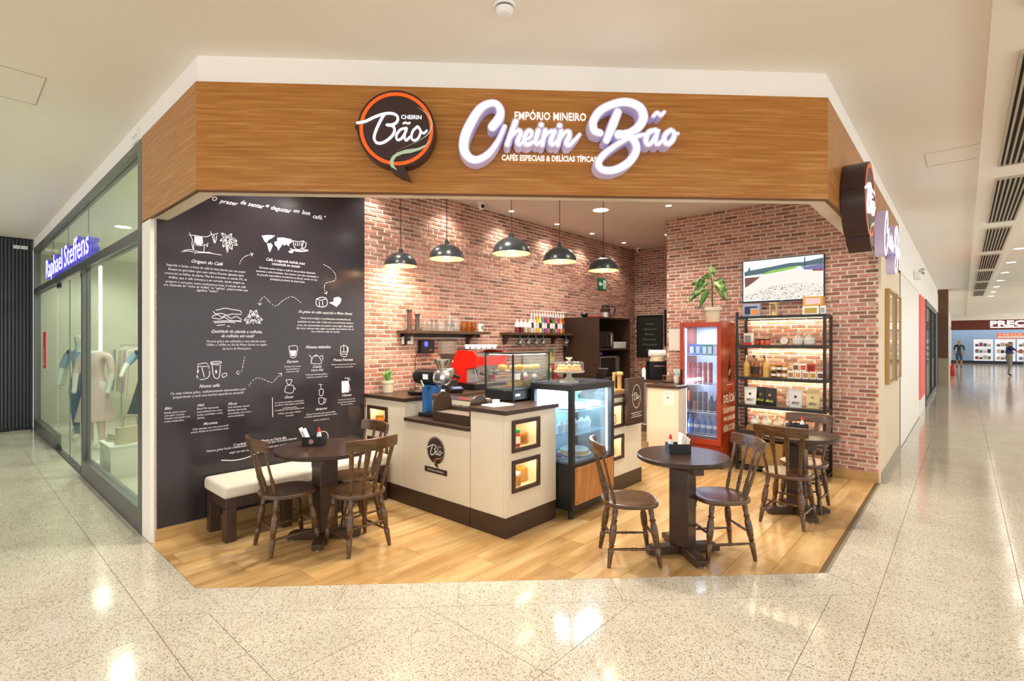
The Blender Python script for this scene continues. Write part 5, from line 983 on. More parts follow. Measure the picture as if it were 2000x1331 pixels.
# tablet, wooden stand, menu holder
t=thing('phone_stand','grey tablet stand on the worktop behind the pastry case','stand',(4.72,2.95,1.0525),math.radians(-30)); m=MB(); m.box(-.06,-.05,0,.06,.05,.01); m.build('base',STEEL,t); m=MB(); M=Matrix.Translation((0,.02,.01))@Matrix.Rotation(.35,4,'X'); m.box(-.012,-.006,0,.012,.006,.16,0,M); m.build('arm',STEEL,t); m=MB(); M=Matrix.Translation((0,.0,.14))@Matrix.Rotation(.6,4,'X'); m.box(-.06,-.008,0,.06,.004,.17,0,M); m.build('tablet',BLACK,t)
LWOOD=nmat('light_wood','E3C07F','D2A964',.5,scale=(1,1,8),nscale=5)
t=thing('sauce_dispenser','light wooden stand beside the menu holder','stand',(5.12,2.96,1.0525),math.radians(-20)); B('base',LWOOD,t,-.07,-.05,0,.07,.05,.02); B('upright',LWOOD,t,-.055,-.012,.0205,-.035,.012,.2); B('upright',LWOOD,t,.02,-.02,.0205,.05,.02,.17); m=MB(); m.lathe([(.03,.17),(.045,.19),(.045,.21),(.02,.22)],(.035,0,0),14); m.build('cup',LWOOD,t); B('crossbar',LWOOD,t,-.06,-.012,.2,.0,.012,.215)
t=thing('menu_holder','dark menu board with white coffee logo hung on the counter','menu board',(5.12,2.765,.70)); B('board',BROWN,t,-.185,-.05,0,.185,-.004,.515,bevel=.004); m=MB(); stroke(m,[(.11*math.cos(a/12*PI)*.85,.31+.11*math.sin(a/12*PI)*1.15) for a in range(-5,20)],.006,-.0512); emblem_lettering(m,.10,-.0512,cz=.31,txt=False); stroke(m,[(-.12,.13),(.12,.13)],.005,-.0512); stroke(m,[(-.12,.085),(.12,.085)],.005,-.0512); text(m,'EMPÓRIO MINEIRO',0,.1,.18,.014,-.0512,align='C'); stroke(m,[(0,.19),(.0,.17)],.006,-.0512); m.build('lettering',LOGOW,t,smooth=0); m=MB(); fill(m,[(.03,.22),(.075,.27),(.05,.25),(.01,.215)],-.0516); m.build('leaf',LOGOO,t,smooth=0)

# ---------------------------------------------------------------- drinks fridge
FR=nmat('fridge_red_wrap','A63A1E','8E2F18',.3,nscale=2); FRS=nmat('fridge_side_wrap','A8431C','7A2A12',.3,scale=(1,1,3),nscale=2)
t=thing('drinks_fridge','tall red drinks fridge with a glass door and white lettering','fridge',(6.47,2.80,0),-PI/2); WX,WD,HZ=.53,.52,1.865   # local x = -Y world, local y = +X world
for nm,b,mt in [('side_panel',(0,.06,.06,.03,WD,HZ),FRS),('side_panel',(WX-.03,.06,.06,WX,WD,HZ),FRS),('top_panel',(.03,.06,HZ-.05,WX-.03,WD,HZ),FR),('back_panel',(.03,WD-.03,.36,WX-.03,WD,HZ-.05),mat('fridge_inner','D8E6F4',.4)),('base',(.03,.04,.06,WX-.03,WD,.36),FR),('kick_grille',(.01,.07,.0,WX-.01,WD-.02,.058),BLACK)]: B(nm,mt,t,*b)
m=MB(); holes_panel(m,0,WX,.30,HZ,0,.05,[(.05,WX-.05,.37,HZ-.06)]); dr=m.build('door',FR,t,bevel=.003); B('pane',glass_mat('fridge_glass','E4EEFA',.7,.05),dr,.05,.02,.37,WX-.05,.028,HZ-.06); B('handle',BLACK,dr,.012,-.018,.9,.03,-.001,1.25)
B('light_strip',emit('fridge_led','D6E6FF',10),t,.045,.065,.40,.06,.075,HZ-.08); lamp_area('fridge_light',(WX/2,.25,HZ-.06),.3,5,(.8,.9,1),t,sy=.2)
lamp_area('fridge_light',(.07,.09,1.1),.05,5,(.8,.9,1),t,rot=(0,-PI/2,0),sy=1.2)
SHZ=[.405,.70,1.06,1.44]
for z in SHZ:
    m=MB(); 
    for k in range(12): m.tube([(.04+k*.041,.07,z-.008),(.04+k*.041,WD-.04,z-.008)],.003,4)
    m.tube([(.035,.07,z-.004),(WX-.035,.07,z-.004)],.006,6); m.tube([(.035,.07,z+.02),(WX-.035,.07,z+.02)],.003,6); m.build('wire_shelf',WHITEP,t)
def fy(lx,ly): return (6.47+ly,2.80-lx)
def can(label,lx,ly,z,c,h=.15,g='cans in the drinks fridge',r=.027):
    x,y=fy(lx,ly); t=thing('drink_can',label,'can',(x,y,z),0,g); m=MB(); m.lathe([(r*.8,0),(r,.008),(r,h-.012),(r*.82,h)],n=14); m.build('body',c,t); m=MB(); m.lathe([(r*.8,h),(r*.8,h+.003)],n=14); m.build('lid',CHROME,t)
def pbottle(label,lx,ly,z,c,h=.24,cap=None,g='bottles in the drinks fridge',band=None):
    x,y=fy(lx,ly); t=thing('water_bottle',label,'bottle',(x,y,z),0,g); m=MB(); m.lathe([(.032,0),(.035,.01),(.035,h*.62),(.014,h*.86),(.014,h*.93)],n=14); m.build('body',c,t); m=MB(); m.lathe([(.016,h*.93),(.016,h)],n=10); m.build('cap',cap or BLUE,t)
    if band: m=MB(); m.lathe([(.0355,h*.35),(.0355,h*.52)],n=14,cap=False); m.build('wrap_label',band,t)
ordn=['first','second','third','fourth','fifth','sixth']
CANR=mat('can_red','C21F1A',.3,.2); CAND=mat('can_dark','4A2A2E',.3,.2); CANO=mat('can_orange','D0662A',.3,.2); CANP=mat('can_purple','5A2440',.3,.2); WATER=mat('water_blue','5C7EC0',.1,coat=.5); DARKB=mat('dark_soda','2B3450',.12,coat=.5); GRNB=mat('green_box','2E9A74',.4)
for i in range(5): can('%s red can from the left on the fridge second shelf'%ordn[i],.085+i*.068,.12,1.0605,CANR,.15); can('%s tall red can from the left stacked above on the fridge second shelf'%ordn[i],.085+i*.068,.12,1.214,CANR,.13)
for i,c in enumerate((CAND,CANO,CANP,CAND)): can('%s lower can from the left on the fridge third shelf'%ordn[i],.085+i*.068,.12,.7005,c,.13); can('%s upper can from the left on the fridge third shelf'%ordn[i],.085+i*.068,.12,.834,(CANO,CAND,CAND,CANP)[i],.13)
for i in range(2): pbottle('%s dark soda bottle on the fridge third shelf'%['left','right'][i],.37+i*.075,.12,.7005,DARKB,.22)
for i in range(5): pbottle('%s blue water bottle from the left on the fridge bottom shelf'%ordn[i],.095+i*.083,.12,.4055,WATER,.25,band=WHITEP)
for i,(lx,c,lb) in enumerate([(.12,mat('pack_blue','4C66C0',.4),'blue drink carton on the fridge top shelf'),(.20,mat('pack_blue2','5A78C8',.4),'second blue drink carton on the fridge top shelf'),(.285,GRNB,'green drink carton on the fridge top shelf'),(.355,mat('green_box2','2A8A84',.4),'teal drink carton on the fridge top shelf'),(.43,mat('pack_sand','C8B8A8',.4),'sand coloured carton on the fridge top shelf')]):
    x,y=fy(lx,.13); pack(lb,(x,y,1.4405),.065,.065,.14,c,WHITEP,'carton','cartons on the fridge top shelf',-PI/2)
# lettering on the fridge side (faces the chairs, world -Y => local +x)
FT=mat('fridge_lettering','F3E7D4',.5); ftl=[]
for s,x,z,w,h in [('DELÍCIA',.03,.835,.42,.10),('DO EMPÓRIO',.03,.705,.42,.062),('PARA QUALQUER',.03,.605,.42,.05),('HORA DO DIA',.03,.465,.42,.085)]: ftl.append(MB()); text(ftl[-1],s,x,z,w,h,0,bold=.015)
M2=Matrix.Translation((WX+.0015,.06,0))@Matrix.Rotation(PI/2,4,'Z'); 
for ft in ftl: m=MB(); m.add(ft.v,ft.f,0,M2); m.build('side_lettering',FT,t,smooth=0)
ft=MB(); ft2=MB(); fill(ft,[(.20,1.21),(.30,1.21),(.30,1.40),(.27,1.46),(.265,1.55),(.235,1.55),(.23,1.46),(.20,1.40)],0); stroke(ft2,[(.21,1.31),(.25,1.36),(.29,1.33)],.012,-.001); stroke(ft2,[(.23,1.29),(.28,1.38)],.012,-.001); stroke(ft2,[(.14,1.17),(.36,1.17)],.008,-.001); M2=Matrix.Translation((0,0,-.11))@M2
m=MB(); m.add(ft.v,ft.f,0,M2); m.build('bottle_graphic',mat('bottle_graphic','2B1C14',.4),t,smooth=0); m=MB(); m.add(ft2.v,ft2.f,0,M2); m.build('bottle_script',FT,t,smooth=0)
# dieffenbachia
LEAF=nmat('leaf_variegated','2F6B2C','B9D48A',.45,nscale=18,lo=.42,hi=.62); LEAF2=nmat('leaf_green','35702E','5E9A45',.45,nscale=10); STEMG=mat('stem_green','4B6E35',.6)
t=thing('potted_dieffenbachia','beige pot with a broad leaved green plant on the fridge','potted plant',(6.70,2.46,1.8655)); m=MB(); m.lathe([(.075,0),(.085,.005),(.105,.15),(.118,.155),(.12,.20),(.108,.20),(.102,.17)],n=26); m.build('pot',TERRA,t); m=MB(); m.lathe([(.102,.175),(.001,.18)],n=20,cap=False); m.build('soil',SOIL,t); m=MB(); m.tube([(0,0,.17),(-.003,0,.35),(.0,.0,.48),(0,.02,.60)],[.012,.010,.009,.007],8); m.build('stem',STEMG,t)
def leafm(base,az,el,L,wd,droop,mt,roll=1.0):
    m=MB(); n=9; top=[];mid=[];bot=[]
    d=Vector((math.cos(az)*math.cos(el),math.sin(az)*math.cos(el),math.sin(el))); s=Vector((-math.sin(az),math.cos(az),0)); s=s*math.cos(roll)+d.cross(s)*math.sin(roll); b=Vector(base)
    pts=[]
    for i in range(n):
        q=i/(n-1); c=b+d*L*(.25+.75*q)+Vector((0,0,-droop*q*q)); w=wd*math.sin(PI*min(1,q*.96+.04))**.8; up=Vector((0,0,1))*w*.25
        pts.append([c+s*w+up,c,c-s*w+up])
    vs=[tuple(p) for r in pts for p in r]; fs=[]
    for i in range(n-1):
        for k in range(2): fs.append((i*3+k,i*3+k+1,i*3+k+4,i*3+k+3))
    m.add(vs,fs); m.tube([tuple(b),tuple(b+d*L*.27)],.004,5); o=m.build('leaf',mt,t,smooth=60); sm=o.modifiers.new('thick','SOLIDIFY'); sm.thickness=.002
CAMR=math.atan2(RY,RX)
for az,el,L,wd,dr,z,mt,rl in [(CAMR+PI*.97,-.35,.36,.052,.10,.47,LEAF,1.0),(CAMR+PI*1.02,.05,.30,.05,.05,.52,LEAF,.9),(CAMR+PI*.95,-.1,.24,.055,.06,.50,LEAF,.9),(CAMR-.25,-.75,.26,.068,.10,.54,LEAF,-1.0),(CAMR+.2,.1,.20,.055,.10,.54,LEAF,-.9),(CAMR+1.2,1.2,.24,.05,.0,.55,LEAF,.6),(CAMR+2.7,-.8,.24,.04,.10,.46,LEAF2,1.1),(CAMR-1.4,-.2,.22,.05,.10,.54,LEAF,.2),(CAMR+PI*1.1,.5,.18,.05,.04,.55,LEAF,.8)]: leafm((0,0,z),az,el,L,wd,dr,mt,rl)

# ---------------------------------------------------------------- metal shelf rack with goods
t=thing('shelf_rack','open black metal rack with five wooden shelves against the brick wall','shelf rack',(6.69,2.165,0),-PI/2); RWX,RD=.99,.39
for x in (0,RWX-.03):
    for y in (0,RD-.03): B('post',BLACKM,t,x,y,0,x+.03,y+.03,1.935 if not (x==0 and y==0) else 1.99)
RZ=[1.935,1.573,1.172,.825,.50,.075]
RS=nmat('rack_board','3F3128','54443A',.4,scale=(10,1,1),nscale=4)
for z in RZ:
    for b in ((.031,.0,z-.035,RWX-.031,.028,z-.002),(.031,RD-.028,z-.035,RWX-.031,RD,z-.002),(.0,.031,z-.035,.028,RD-.031,z-.002),(RWX-.028,.031,z-.035,RWX,RD-.031,z-.002)): B('rail',BLACKM,t,*b)
    if z>.1: B('shelf_board',RS,t,.029,.029,z-.02,RWX-.029,RD-.029,z)
RLED=emit('rack_led','FFE2B0',3.5)
for z in RZ[:4]: 
    B('light_strip',RLED,t,.05,RD-.06,z-.026,RWX-.05,RD-.045,z-.0205)
    lamp_area('rack_light',(RWX/2,RD-.05,z-.03),RWX-.1,4,(1,.83,.55),t,sy=.02)
def rk(d,dy): return (6.69+dy,2.165-d)
def RP(d,dy,z): x,y=rk(d,dy); return (x,y,z)
g='goods on the shelf rack'
def rbox(label,d,dy,lvl,w,dp,h,body,front=None,dz=0,name='carton',group=g,rz=0): return pack(label,RP(d,dy,RZ[lvl]+.0008+dz),w,dp,h,body,front,'box',group,-PI/2+rz,name)
GREYB=mat('box_grey','9FA6B8',.5); NAVY=mat('box_navy','2B3A66',.5); ORB=mat('pkg_orange','D98A34',.5); KRAFT=mat('kraft','C99A50',.6); WB=mat('box_white','EEEBE2',.5)
o=rbox('grey and navy product box on the left of the rack top',.14,.2,0,.20,.10,.16,GREYB,NAVY); o=rbox('small orange and grey pouch before the grey box',.21,.10,0,.11,.06,.10,GREYB,ORB)
o=rbox('orange and pink gift box stacked on top at the rack right',.83,.20,0,.21,.10,.11,KRAFT,mat('pink_print','DCC0C4',.5),dz=.105); o=rbox('white box with a gold picture under the gift box',.81,.19,0,.17,.12,.10,WB,mat('gold_print','B49A4A',.5)); o=rbox('narrow white box at the right end of the rack top',.93,.18,0,.055,.06,.10,WB,GREYB)
t=thing('hourglass','hourglass in a pale wooden frame on the rack top','hourglass',RP(.40,.18,RZ[0]+.0008),-PI/2)
for z in (0,.15): B('frame_plate',LWOOD,t,-.045,-.045,z,.045,.045,z+.012)
for x in (-.036,.036):
    for y in (-.036,.036): B('frame_post',LWOOD,t,x-.005,y-.005,.0125,x+.005,y+.005,.1495)
m=MB(); m.lathe([(.028,.0125),(.03,.03),(.005,.081),(.03,.13),(.028,.1495)],n=16); m.build('glass_body',CLEARG,t); m=MB(); m.lathe([(.026,.015),(.02,.04),(.001,.05)],n=14); m.build('sand',mat('sand','E8DCC0',.8),t)
o=rbox('white and red product carton at the left of the second shelf',.11,.16,1,.095,.08,.15,WB,mat('press_pic','8A8E92',.5)); B('red_band',RED,o,-.0478,-.0412,.0,.0478,-.0402,.03)
for i,(d,c,n) in enumerate([(.215,JAMR,'red'),(.275,ORJ,'orange'),(.335,mat('pink_jam','D65A5A',.25,coat=.4),'pink')]): jar('%s preserve jar with black lid on the rack second shelf'%n,RP(d,.16,RZ[1]+.0008),.031,.075,c,BLACK,g)
t=thing('coconut_candle','halved coconut candle on the second shelf','candle',RP(.52,.17,RZ[1]+.0008),-PI/2); M=Matrix.Translation((0,0,.05))@Matrix.Rotation(math.radians(80),4,'X'); m=MB(); m.lathe([(.001,-.05),(.03,-.045),(.046,-.02),(.05,.01),(.046,.015)],n=20,M=M); m.build('shell',mat('coconut','7A4228',.7),t); m=MB(); m.lathe([(.046,.015),(.001,.016)],n=20,cap=False,M=M); m.build('flesh',mat('coconut_white','EDE8E0',.6),t)
BAGW=mat('cello_wrap','EDE7E2',.35)
for i,d in enumerate((.67,.79)):
    t=thing('wrapped_mug','%s white mug wrapped in clear foil on the second shelf'%['left','right'][i],'mug',RP(d,.17,RZ[1]+.0008),0,'wrapped mugs on the second shelf'); m=MB(); m.lathe([(.035,0),(.055,.015),(.06,.05),(.055,.085),(.05,.085),(.05,.02)],n=18); m.build('mug',WHITEP,t); m=MB(); m.lathe([(.062,.0),(.066,.05),(.05,.095),(.014,.115),(.03,.15),(.05,.17)],n=12,cap=False); m.build('foil',glass_mat('foil','F6F2EE',1.4,.25),t); m=MB(); stroke(m,[(-.01,.03),(0,.05),(.012,.04)],.006,-.0612); m.build('motif',BLACK,t,smooth=0)
def liquor(label,d,dy,c,capc,h=.27,r=.036):
    t=thing('liqueur_bottle',label,'bottle',RP(d,dy,RZ[2]+.0008),-PI/2,'bottles on the rack'); m=MB(); m.lathe([(r*.9,0),(r,.008),(r,h*.56),(r*.9,h*.62),(r*.36,h*.74),(r*.34,h*.88)],n=18); m.build('body',c,t); m=MB(); m.lathe([(r*.42,h*.88),(r*.42,h)],n=12); m.build('cap',capc,t); m=MB(); m.lathe([(r*1.012,h*.12),(r*1.012,h*.48)],n=18,cap=False); m.build('paper_label',mat('liq_label_%s'%('a' if 'cream' in label else 'b'),'D2A85A' if 'cream' in label else '3C2A22',.5),t)
CREAML=mat('cream_liqueur','D8B266',.3); AMB=mat('amber_liqueur','8A4A1C',.12,coat=.6); GOLDL=mat('gold_liqueur','B98428',.12,coat=.6)
liquor('cream coloured liqueur bottle at the left of the bottle row',.095,.12,CREAML,CHROME); liquor('golden liqueur bottle behind the dark one',.16,.20,GOLDL,BLACK); liquor('dark amber liqueur bottle in the bottle row',.21,.12,AMB,CHROME); liquor('clear golden bottle at the back of the bottle row',.28,.24,GOLDL,BLACK); liquor('cream coloured liqueur bottle at the right of the bottle row',.325,.12,CREAML,CHROME)
for lv in range(2):
    for i,c in enumerate((HONEY,DLAB,HONEY) if lv else (DLAB,AMBER,HONEY)): jar('%s %s honey jar in the two tier group on the rack'%(['lower','upper'][lv],['left','middle','right'][i]),RP(.405+.062*i,.15,RZ[2]+.0008+lv*.081),.029,.078,c,GOLD if lv else BLACK,'honey jars on the rack',band=WLAB,lidh=.012)
for i in range(5): rbox('%s spice box with a window in the lower spice row'%ordn[i],.605+.078*i,.13,2,.07,.05,.088,WB,[AMBER,HONEY,CARAMEL,mat('mustard','C9923A',.6),mat('plum_spice','6A4650',.6)][i],group='spice boxes on the rack',name='spice_box')
for i in range(3): rbox('%s spice box with a window in the upper spice row'%['left','middle','right red edged'][i],.66+.078*i,.13,2,.07,.05,.088,WB if i<2 else mat('box_red','C8281E',.5),[mat('seed_brown','7A5A30',.6),mat('pepper_red','C85A4A',.6),mat('paprika','7A2A1E',.6)][i],dz=.0895,group='spice boxes on the rack',name='spice_box')
def cbag(label,d,dy,body,ink,word,logo,w=.15,h=.215):
    t=thing('coffee_bag',label,'coffee bag',RP(d,dy,RZ[3]+.0008),-PI/2+random.uniform(-.06,.06),'coffee bags on the rack'); rr=[]
    for z,sx,sy in ((0,.44,.030),(.03,.46,.036),(.09,.48,.026),(.16,.5,.014),(h-.008,.5,.004),(h,.5,.003)): rr.append([(w*sx*math.copysign(abs(math.cos(a))**.5,math.cos(a)),sy*math.copysign(abs(math.sin(a))**.7,math.sin(a)),z) for a in [k*PI/8 for k in range(16)]])
    m=MB(); m.loft(rr); m.build('pouch',body,t,smooth=60); m=MB(); M=Matrix.Translation((0,-.050,.0))@Matrix.Rotation(-.18,4,'X'); text(m,word,0,.045,w*.55,.032,0,shear=.4,align='C',M=M,bold=.02); m.build('lettering',ink,t,smooth=0)
    m=MB(); m.lathe([(.016,0),(.016,.001)],n=18,M=Matrix.Translation((0,-.024,.13))@Matrix.Rotation(PI/2-.18,4,'X')); m.build('emblem',logo,t)
SILV=mat('bag_silver','D4D2D4',.35); BLK=mat('bag_black','1D1D1F',.3); WHB=mat('bag_white','EDECE8',.35); GLD=mat('bag_gold','D9CC98',.4); YEL=mat('ink_yellow','C8C84A',.5); GRY=mat('ink_grey','6A6A6E',.5)
cbag('white coffee bag at the left of the bag shelf',.14,.13,WHB,GRY,'Milô',LOGOD); cbag('black coffee bag half hidden behind the white bag',.245,.20,BLK,YEL,'Moca',LOGOO); cbag('black coffee bag standing alone in the middle of the bag shelf',.375,.12,BLK,YEL,'Moca',LOGOO); cbag('white coffee bag behind the silver bag',.60,.22,WHB,GRY,'Milô',LOGOD); cbag('silver coffee bag in the front of the bag shelf',.66,.11,SILV,GRY,'Milô',LOGOD); cbag('pale gold coffee bag at the right of the bag shelf',.83,.15,GLD,GRY,'Bão',LOGOO)
def basket(label,d,dy,lvl,w,dp,h,rows):
    t=thing('wicker_basket',label,'basket',RP(d,dy,RZ[lvl]+.0008),-PI/2); B('inner',mat('basket_inner','6B4E2A',.8),t,-w/2+.006,-dp/2+.006,.0,w/2-.006,dp/2-.006,h-.012)
    for k in range(rows):
        z=(k+.5)*h/rows; n=28; P=[]
        for j in range(n):
            q=j/n*4; s=int(q); f=q-s; c=[(-w/2,-dp/2),(w/2,-dp/2),(w/2,dp/2),(-w/2,dp/2)]; a,b=c[s],c[(s+1)%4]; wv=.003*math.sin(j*PI+k*PI); P.append((a[0]+(b[0]-a[0])*f,a[1]+(b[1]-a[1])*f+(wv if s in (0,2) else 0),z))
        m=MB(); m.tube(P,h/rows*.55,6,closed=True); m.build('wicker_row',WICK,t)
    return t
basket('flat wicker basket of bread on the fourth shelf',.40,.18,4,.56,.26,.06,4)
for i,(d,c,lb) in enumerate([(.19,'F0EDE6','white wrapped bread bag at the left of the bread basket'),(.32,'EFE6D6','clear wrapped loaf in the bread basket'),(.45,'E8D8BE','wrapped bread rolls in the middle of the bread basket'),(.58,'E9DEC8','wrapped bread at the right of the bread basket')]):
    t=thing('bread_bag',lb,'bread',RP(d,.17,RZ[4]+.05),i,'wrapped breads in the basket'); m=MB(); m.ell((0,0,.05),(.055,.065,.05)); m.ell((.01,.0,.1),(.03,.03,.04)); m.build('wrap',mat('bread_wrap%d'%i,c,.35),t); m=MB(); m.ell((0,-.01,.045),(.05,.06,.035)); m.build('loaf',BREAD2,t)
basket('tall wicker basket on the bottom shelf of the rack',.30,.17,5,.46,.28,.30,14)
basket('small wicker basket right on the bottom shelf of the rack',.76,.18,5,.34,.26,.22,10)

# ---------------------------------------------------------------- television
def tvp(zx,zy): zx=(zx-592)*1.022+592; zy=(zy-388)*1.03+388; q=at(1420+zx*.188,470+zy*.188,X=XW-.0620); return (-(q.y-1.72),q.z-2.405)
def tvcol(c,k=1.05):
    n='tv_'+c
    if n in _m: return _m[n]
    m=mat(n,'060606',.25); pb=m.node_tree.nodes['Principled BSDF']; pb.inputs['Emission Color'].default_value=lin(c); pb.inputs['Emission Strength'].default_value=k; return m
def dotted(m,c1,c2,sc):
    N,L,pb=nodes(m); tc=N.new('ShaderNodeTexCoord'); nz=N.new('ShaderNodeTexNoise'); nz.inputs['Scale'].default_value=sc; nz.inputs['Detail'].default_value=3; L.new(tc.outputs['Object'],nz.inputs['Vector']); cr=N.new('ShaderNodeValToRGB'); cr.color_ramp.elements[0].position=.36; cr.color_ramp.elements[1].position=.47; cr.color_ramp.elements[0].color=lin(c1); cr.color_ramp.elements[1].color=lin(c2); L.new(nz.outputs[0],cr.inputs[0]); L.new(cr.outputs[0],pb.inputs['Emission Color']); return m
t=thing('television','flat television showing a drying yard, mounted on brick','television',(XW-.015,1.72,2.405),-PI/2); B('casing',BLACK,t,-.47,-.045,-.275,.47,-.01,.275,bevel=.003); B('screen',tvcol('E4EFFA'),t,-.458,-.0465,-.262,.458,-.0452,.263); B('wall_mount',BLACKM,t,-.1,-.0098,-.1,.1,.003,.1)
B('power_button',STEEL,t,-.02,-.0465,-.272,.02,-.0455,-.266)

scr=[('ground_picture',tvcol('DDD6CE'),[(192,385),(400,362),(640,312),(990,322),(994,592),(198,617)]),('grain_picture',dotted(tvcol('D0C8BE'),'6A5C4E','DDD6CC',60),[(198,570),(420,480),(700,440),(992,440),(994,592),(198,617)]),
 ('dirt_picture',tvcol('6A4C40'),[(192,392),(350,378),(300,420),(230,470),(195,488)]),('hill_picture',tvcol('4C626C'),[(190,335),(225,318),(238,275),(252,315),(430,282),(650,238),(790,228),(990,182),(992,244),(760,274),(520,312),(350,352),(190,374)]),
 ('meadow_picture',tvcol('86B455'),[(345,358),(470,312),(720,266),(775,276),(620,312),(420,352)]),('village_picture',tvcol('6C6A92'),[(770,278),(990,244),(992,300),(800,306)]),('roof_picture',tvcol('8E5046'),[(880,302),(990,296),(990,318),(880,318)]),('house_picture',tvcol('F2F2F2'),[(720,278),(760,266),(765,312),(720,312)]),('pole_picture',tvcol('2E3844'),[(797,178),(808,177),(808,272),(797,272)])]
for i,(n,mt,P) in enumerate(scr): m=MB(); fill(m,[tvp(*q) for q in P],-.0468-.0002*i); m.build(n,mt,t,smooth=0)
# ---------------------------------------------------------------- mall ceiling fittings
LEDW=emit('mall_led','FFF4E2',16)
def mall_light(label,x,y,z=ZM,r=.085,power=95):
    t=thing('ceiling_downlight',label,'ceiling light',(x,y,z),0,'round downlights of the mall ceiling')
    m=MB(); m.lathe([(r,0),(r*1.25,0),(r*1.28,-.006),(r*1.0,-.010),(r*.97,-.003)],n=24,cap=False); m.build('trim_ring',WHITEP,t)
    m=MB(); m.lathe([(.001,-.004),(r*.97,-.004)],n=24,cap=False); m.build('lens',LEDW,t)
    l=bpy.data.lights.new('mall_light','SPOT'); l.energy=power; l.color=(1,.95,.86); l.spot_size=math.radians(165); l.spot_blend=.8; l.shadow_soft_size=r
    o=bpy.data.objects.new('mall_light',l); COL.objects.link(o); o.parent=t; o.location=(0,0,-.02)
for k in range(12):
    x=2.45+2.4*k; mall_light('round ceiling light in the right corridor row, number %s from the cafe'%['one','two','three','four','five','six','seven','eight','nine','ten','eleven','twelve'][k],x,-.83,power=MALLP)
for k in range(5):
    y=2.2+2.5*k; mall_light('round ceiling light in the left corridor row, number %s from the camera'%['one','two','three','four','five'][k],-.75,y,power=MALLP)
for i,(x,y,lb) in enumerate([(.6,.6,'added round ceiling light right in front of the cafe corner'),(-1.3,-1.3,'added round ceiling light behind the photographer'),(-.2,-2.0,'added round ceiling light behind on the right'),(-2.2,.0,'added round ceiling light behind on the left')]): mall_light(lb,x,y,power=MALLP)  # out of view, added around the camera to light the mall
t=thing('smoke_detector','white round smoke detector on the mall ceiling','smoke detector',(2.09,1.92,ZM-.0005)); m=MB(); m.lathe([(.001,-.055),(.035,-.052),(.048,-.035),(.050,-.02)],n=24); m.build('sensor_cap',WHITEP,t); m=MB(); m.lathe([(.046,-.02),(.046,-.012)],n=24); m.build('vent_gap',BLACK,t); m=MB(); m.lathe([(.058,-.012),(.062,0)],n=24); m.build('base',WHITEP,t)
for i,(x,y,sx,sy) in enumerate([(.18,5.2,.62,.62),(-.02,6.9,.62,.62),(6.8,.05,.5,.5)]):
    m=MB(); holes_panel(m,x-sx/2,x+sx/2,y-sy/2,y+sy/2,0,.003,[(x-sx/2+.006,x+sx/2-.006,y-sy/2+.006,y+sy/2-.006)]); mm=MB(); mm.add([(v[0],v[2],ZM-.0025+v[1]) for v in m.v],[f[::-1] for f in m.f]); mm.build('access_hatch_joint',mat('hatch_joint','B9AF9C',.8),ceil,smooth=0)
# beam with air slots along the right corridor
struct(B('trim_6',CEIL,None,1.5,-.64,ZM-.05,52,-.115,ZM-.001),'slightly lowered ceiling band with air slots in the right corridor','trim')
SLOT=mat('slot_dark','2E2A26',.8); LOUV=mat('louvre','B9B09E',.5)
for k in range(8):
    x0=1.15+3.37*k+.0; 
    if k==0: x0=1.6
    x1=1.15+3.37*k+2.75; t=thing('air_grille','slatted air grille in the corridor ceiling, number %s from the cafe'%['one','two','three','four','five','six','seven','eight'][k],'air vent',(x0,-.28,ZM-.052),0,'air grilles of the corridor ceiling'); L=x1-x0
    B('recess',SLOT,t,0,-.27,-.004,L,0,0.0)
    m=MB(); holes_panel(m,-.02,L+.02,-.29,.02,0,.02,[(.0,L,-.27,.0)]); mm=MB(); mm.add([(v[0],v[2],-v[1]) for v in m.v],m.f); mm.build('frame',LOUV,t,smooth=0)
    for j in range(6): B('slat',LOUV,t,0,-.245+j*.042,-.018,L,-.245+j*.042+.016,-.0045)
# ---------------------------------------------------------------- neighbouring glass shop on the left
FRAME=mat('shopfront_frame','6E6F70',.35,.6); SX=1.13
t=thing('glass_shopfront','tall grey framed glass shopfront left of the cafe','shopfront',(SX,0,0))
for nm,b in [('jamb',(-.03,5.125,0,.06,5.25,3.32)),('jamb',(-.03,12.68,0,.06,12.8,3.32)),('top_rail',(-.03,5.25,3.25,.06,12.68,3.32)),('transom',(-.03,5.25,2.485,.06,12.68,2.575)),('mullion',(-.025,7.88,.0,.055,7.96,2.485)),('kick_rail',(-.03,5.25,0,.06,7.88,.20)),('kick_rail',(-.03,10.25,0,.06,12.68,.20)),('threshold',(-.02,7.96,0,.05,10.25,.012))]: B(nm,FRAME,t,*b)
for b in [(.01,5.25,.20,.022,7.88,2.485),(.01,5.25,2.575,.022,12.68,3.25),(.01,10.25,.20,.022,12.68,2.485)]: B('pane',SHOPGLASS,t,*b)
dr=thing('glass_door','frameless glass door with black patch fittings','door',(SX+.02,7.99,0)); B('pane',SHOPGLASS,dr,-.006,0,.02,.006,1.1,2.46); B('patch_fitting',BLACKM,dr,-.014,.0,.013,.014,.25,.06); B('patch_fitting',BLACKM,dr,-.014,.0,2.42,.014,.25,2.475)
dr=thing('glass_door','frameless glass door with a red push strip','door',(SX+.02,9.13,0)); B('pane',SHOPGLASS,dr,-.006,0,.02,.006,1.09,2.46); B('patch_fitting',BLACKM,dr,-.014,.84,.013,.014,1.09,.06); B('patch_fitting',BLACKM,dr,-.014,.84,2.42,.014,1.09,2.475); B('edge_strip',mat('glass_edge','5E7A6A',.2),dr,-.0065,-.004,.02,.0065,-.0005,2.46)
t=thing('push_sign','tall red vertical sticker on the left shop glass','sign',(SX+.008,11.62,1.16),-PI/2); B('sticker',mat('sticker_red','D8323A',.5),t,-.17,-.002,0,.17,0,.62)
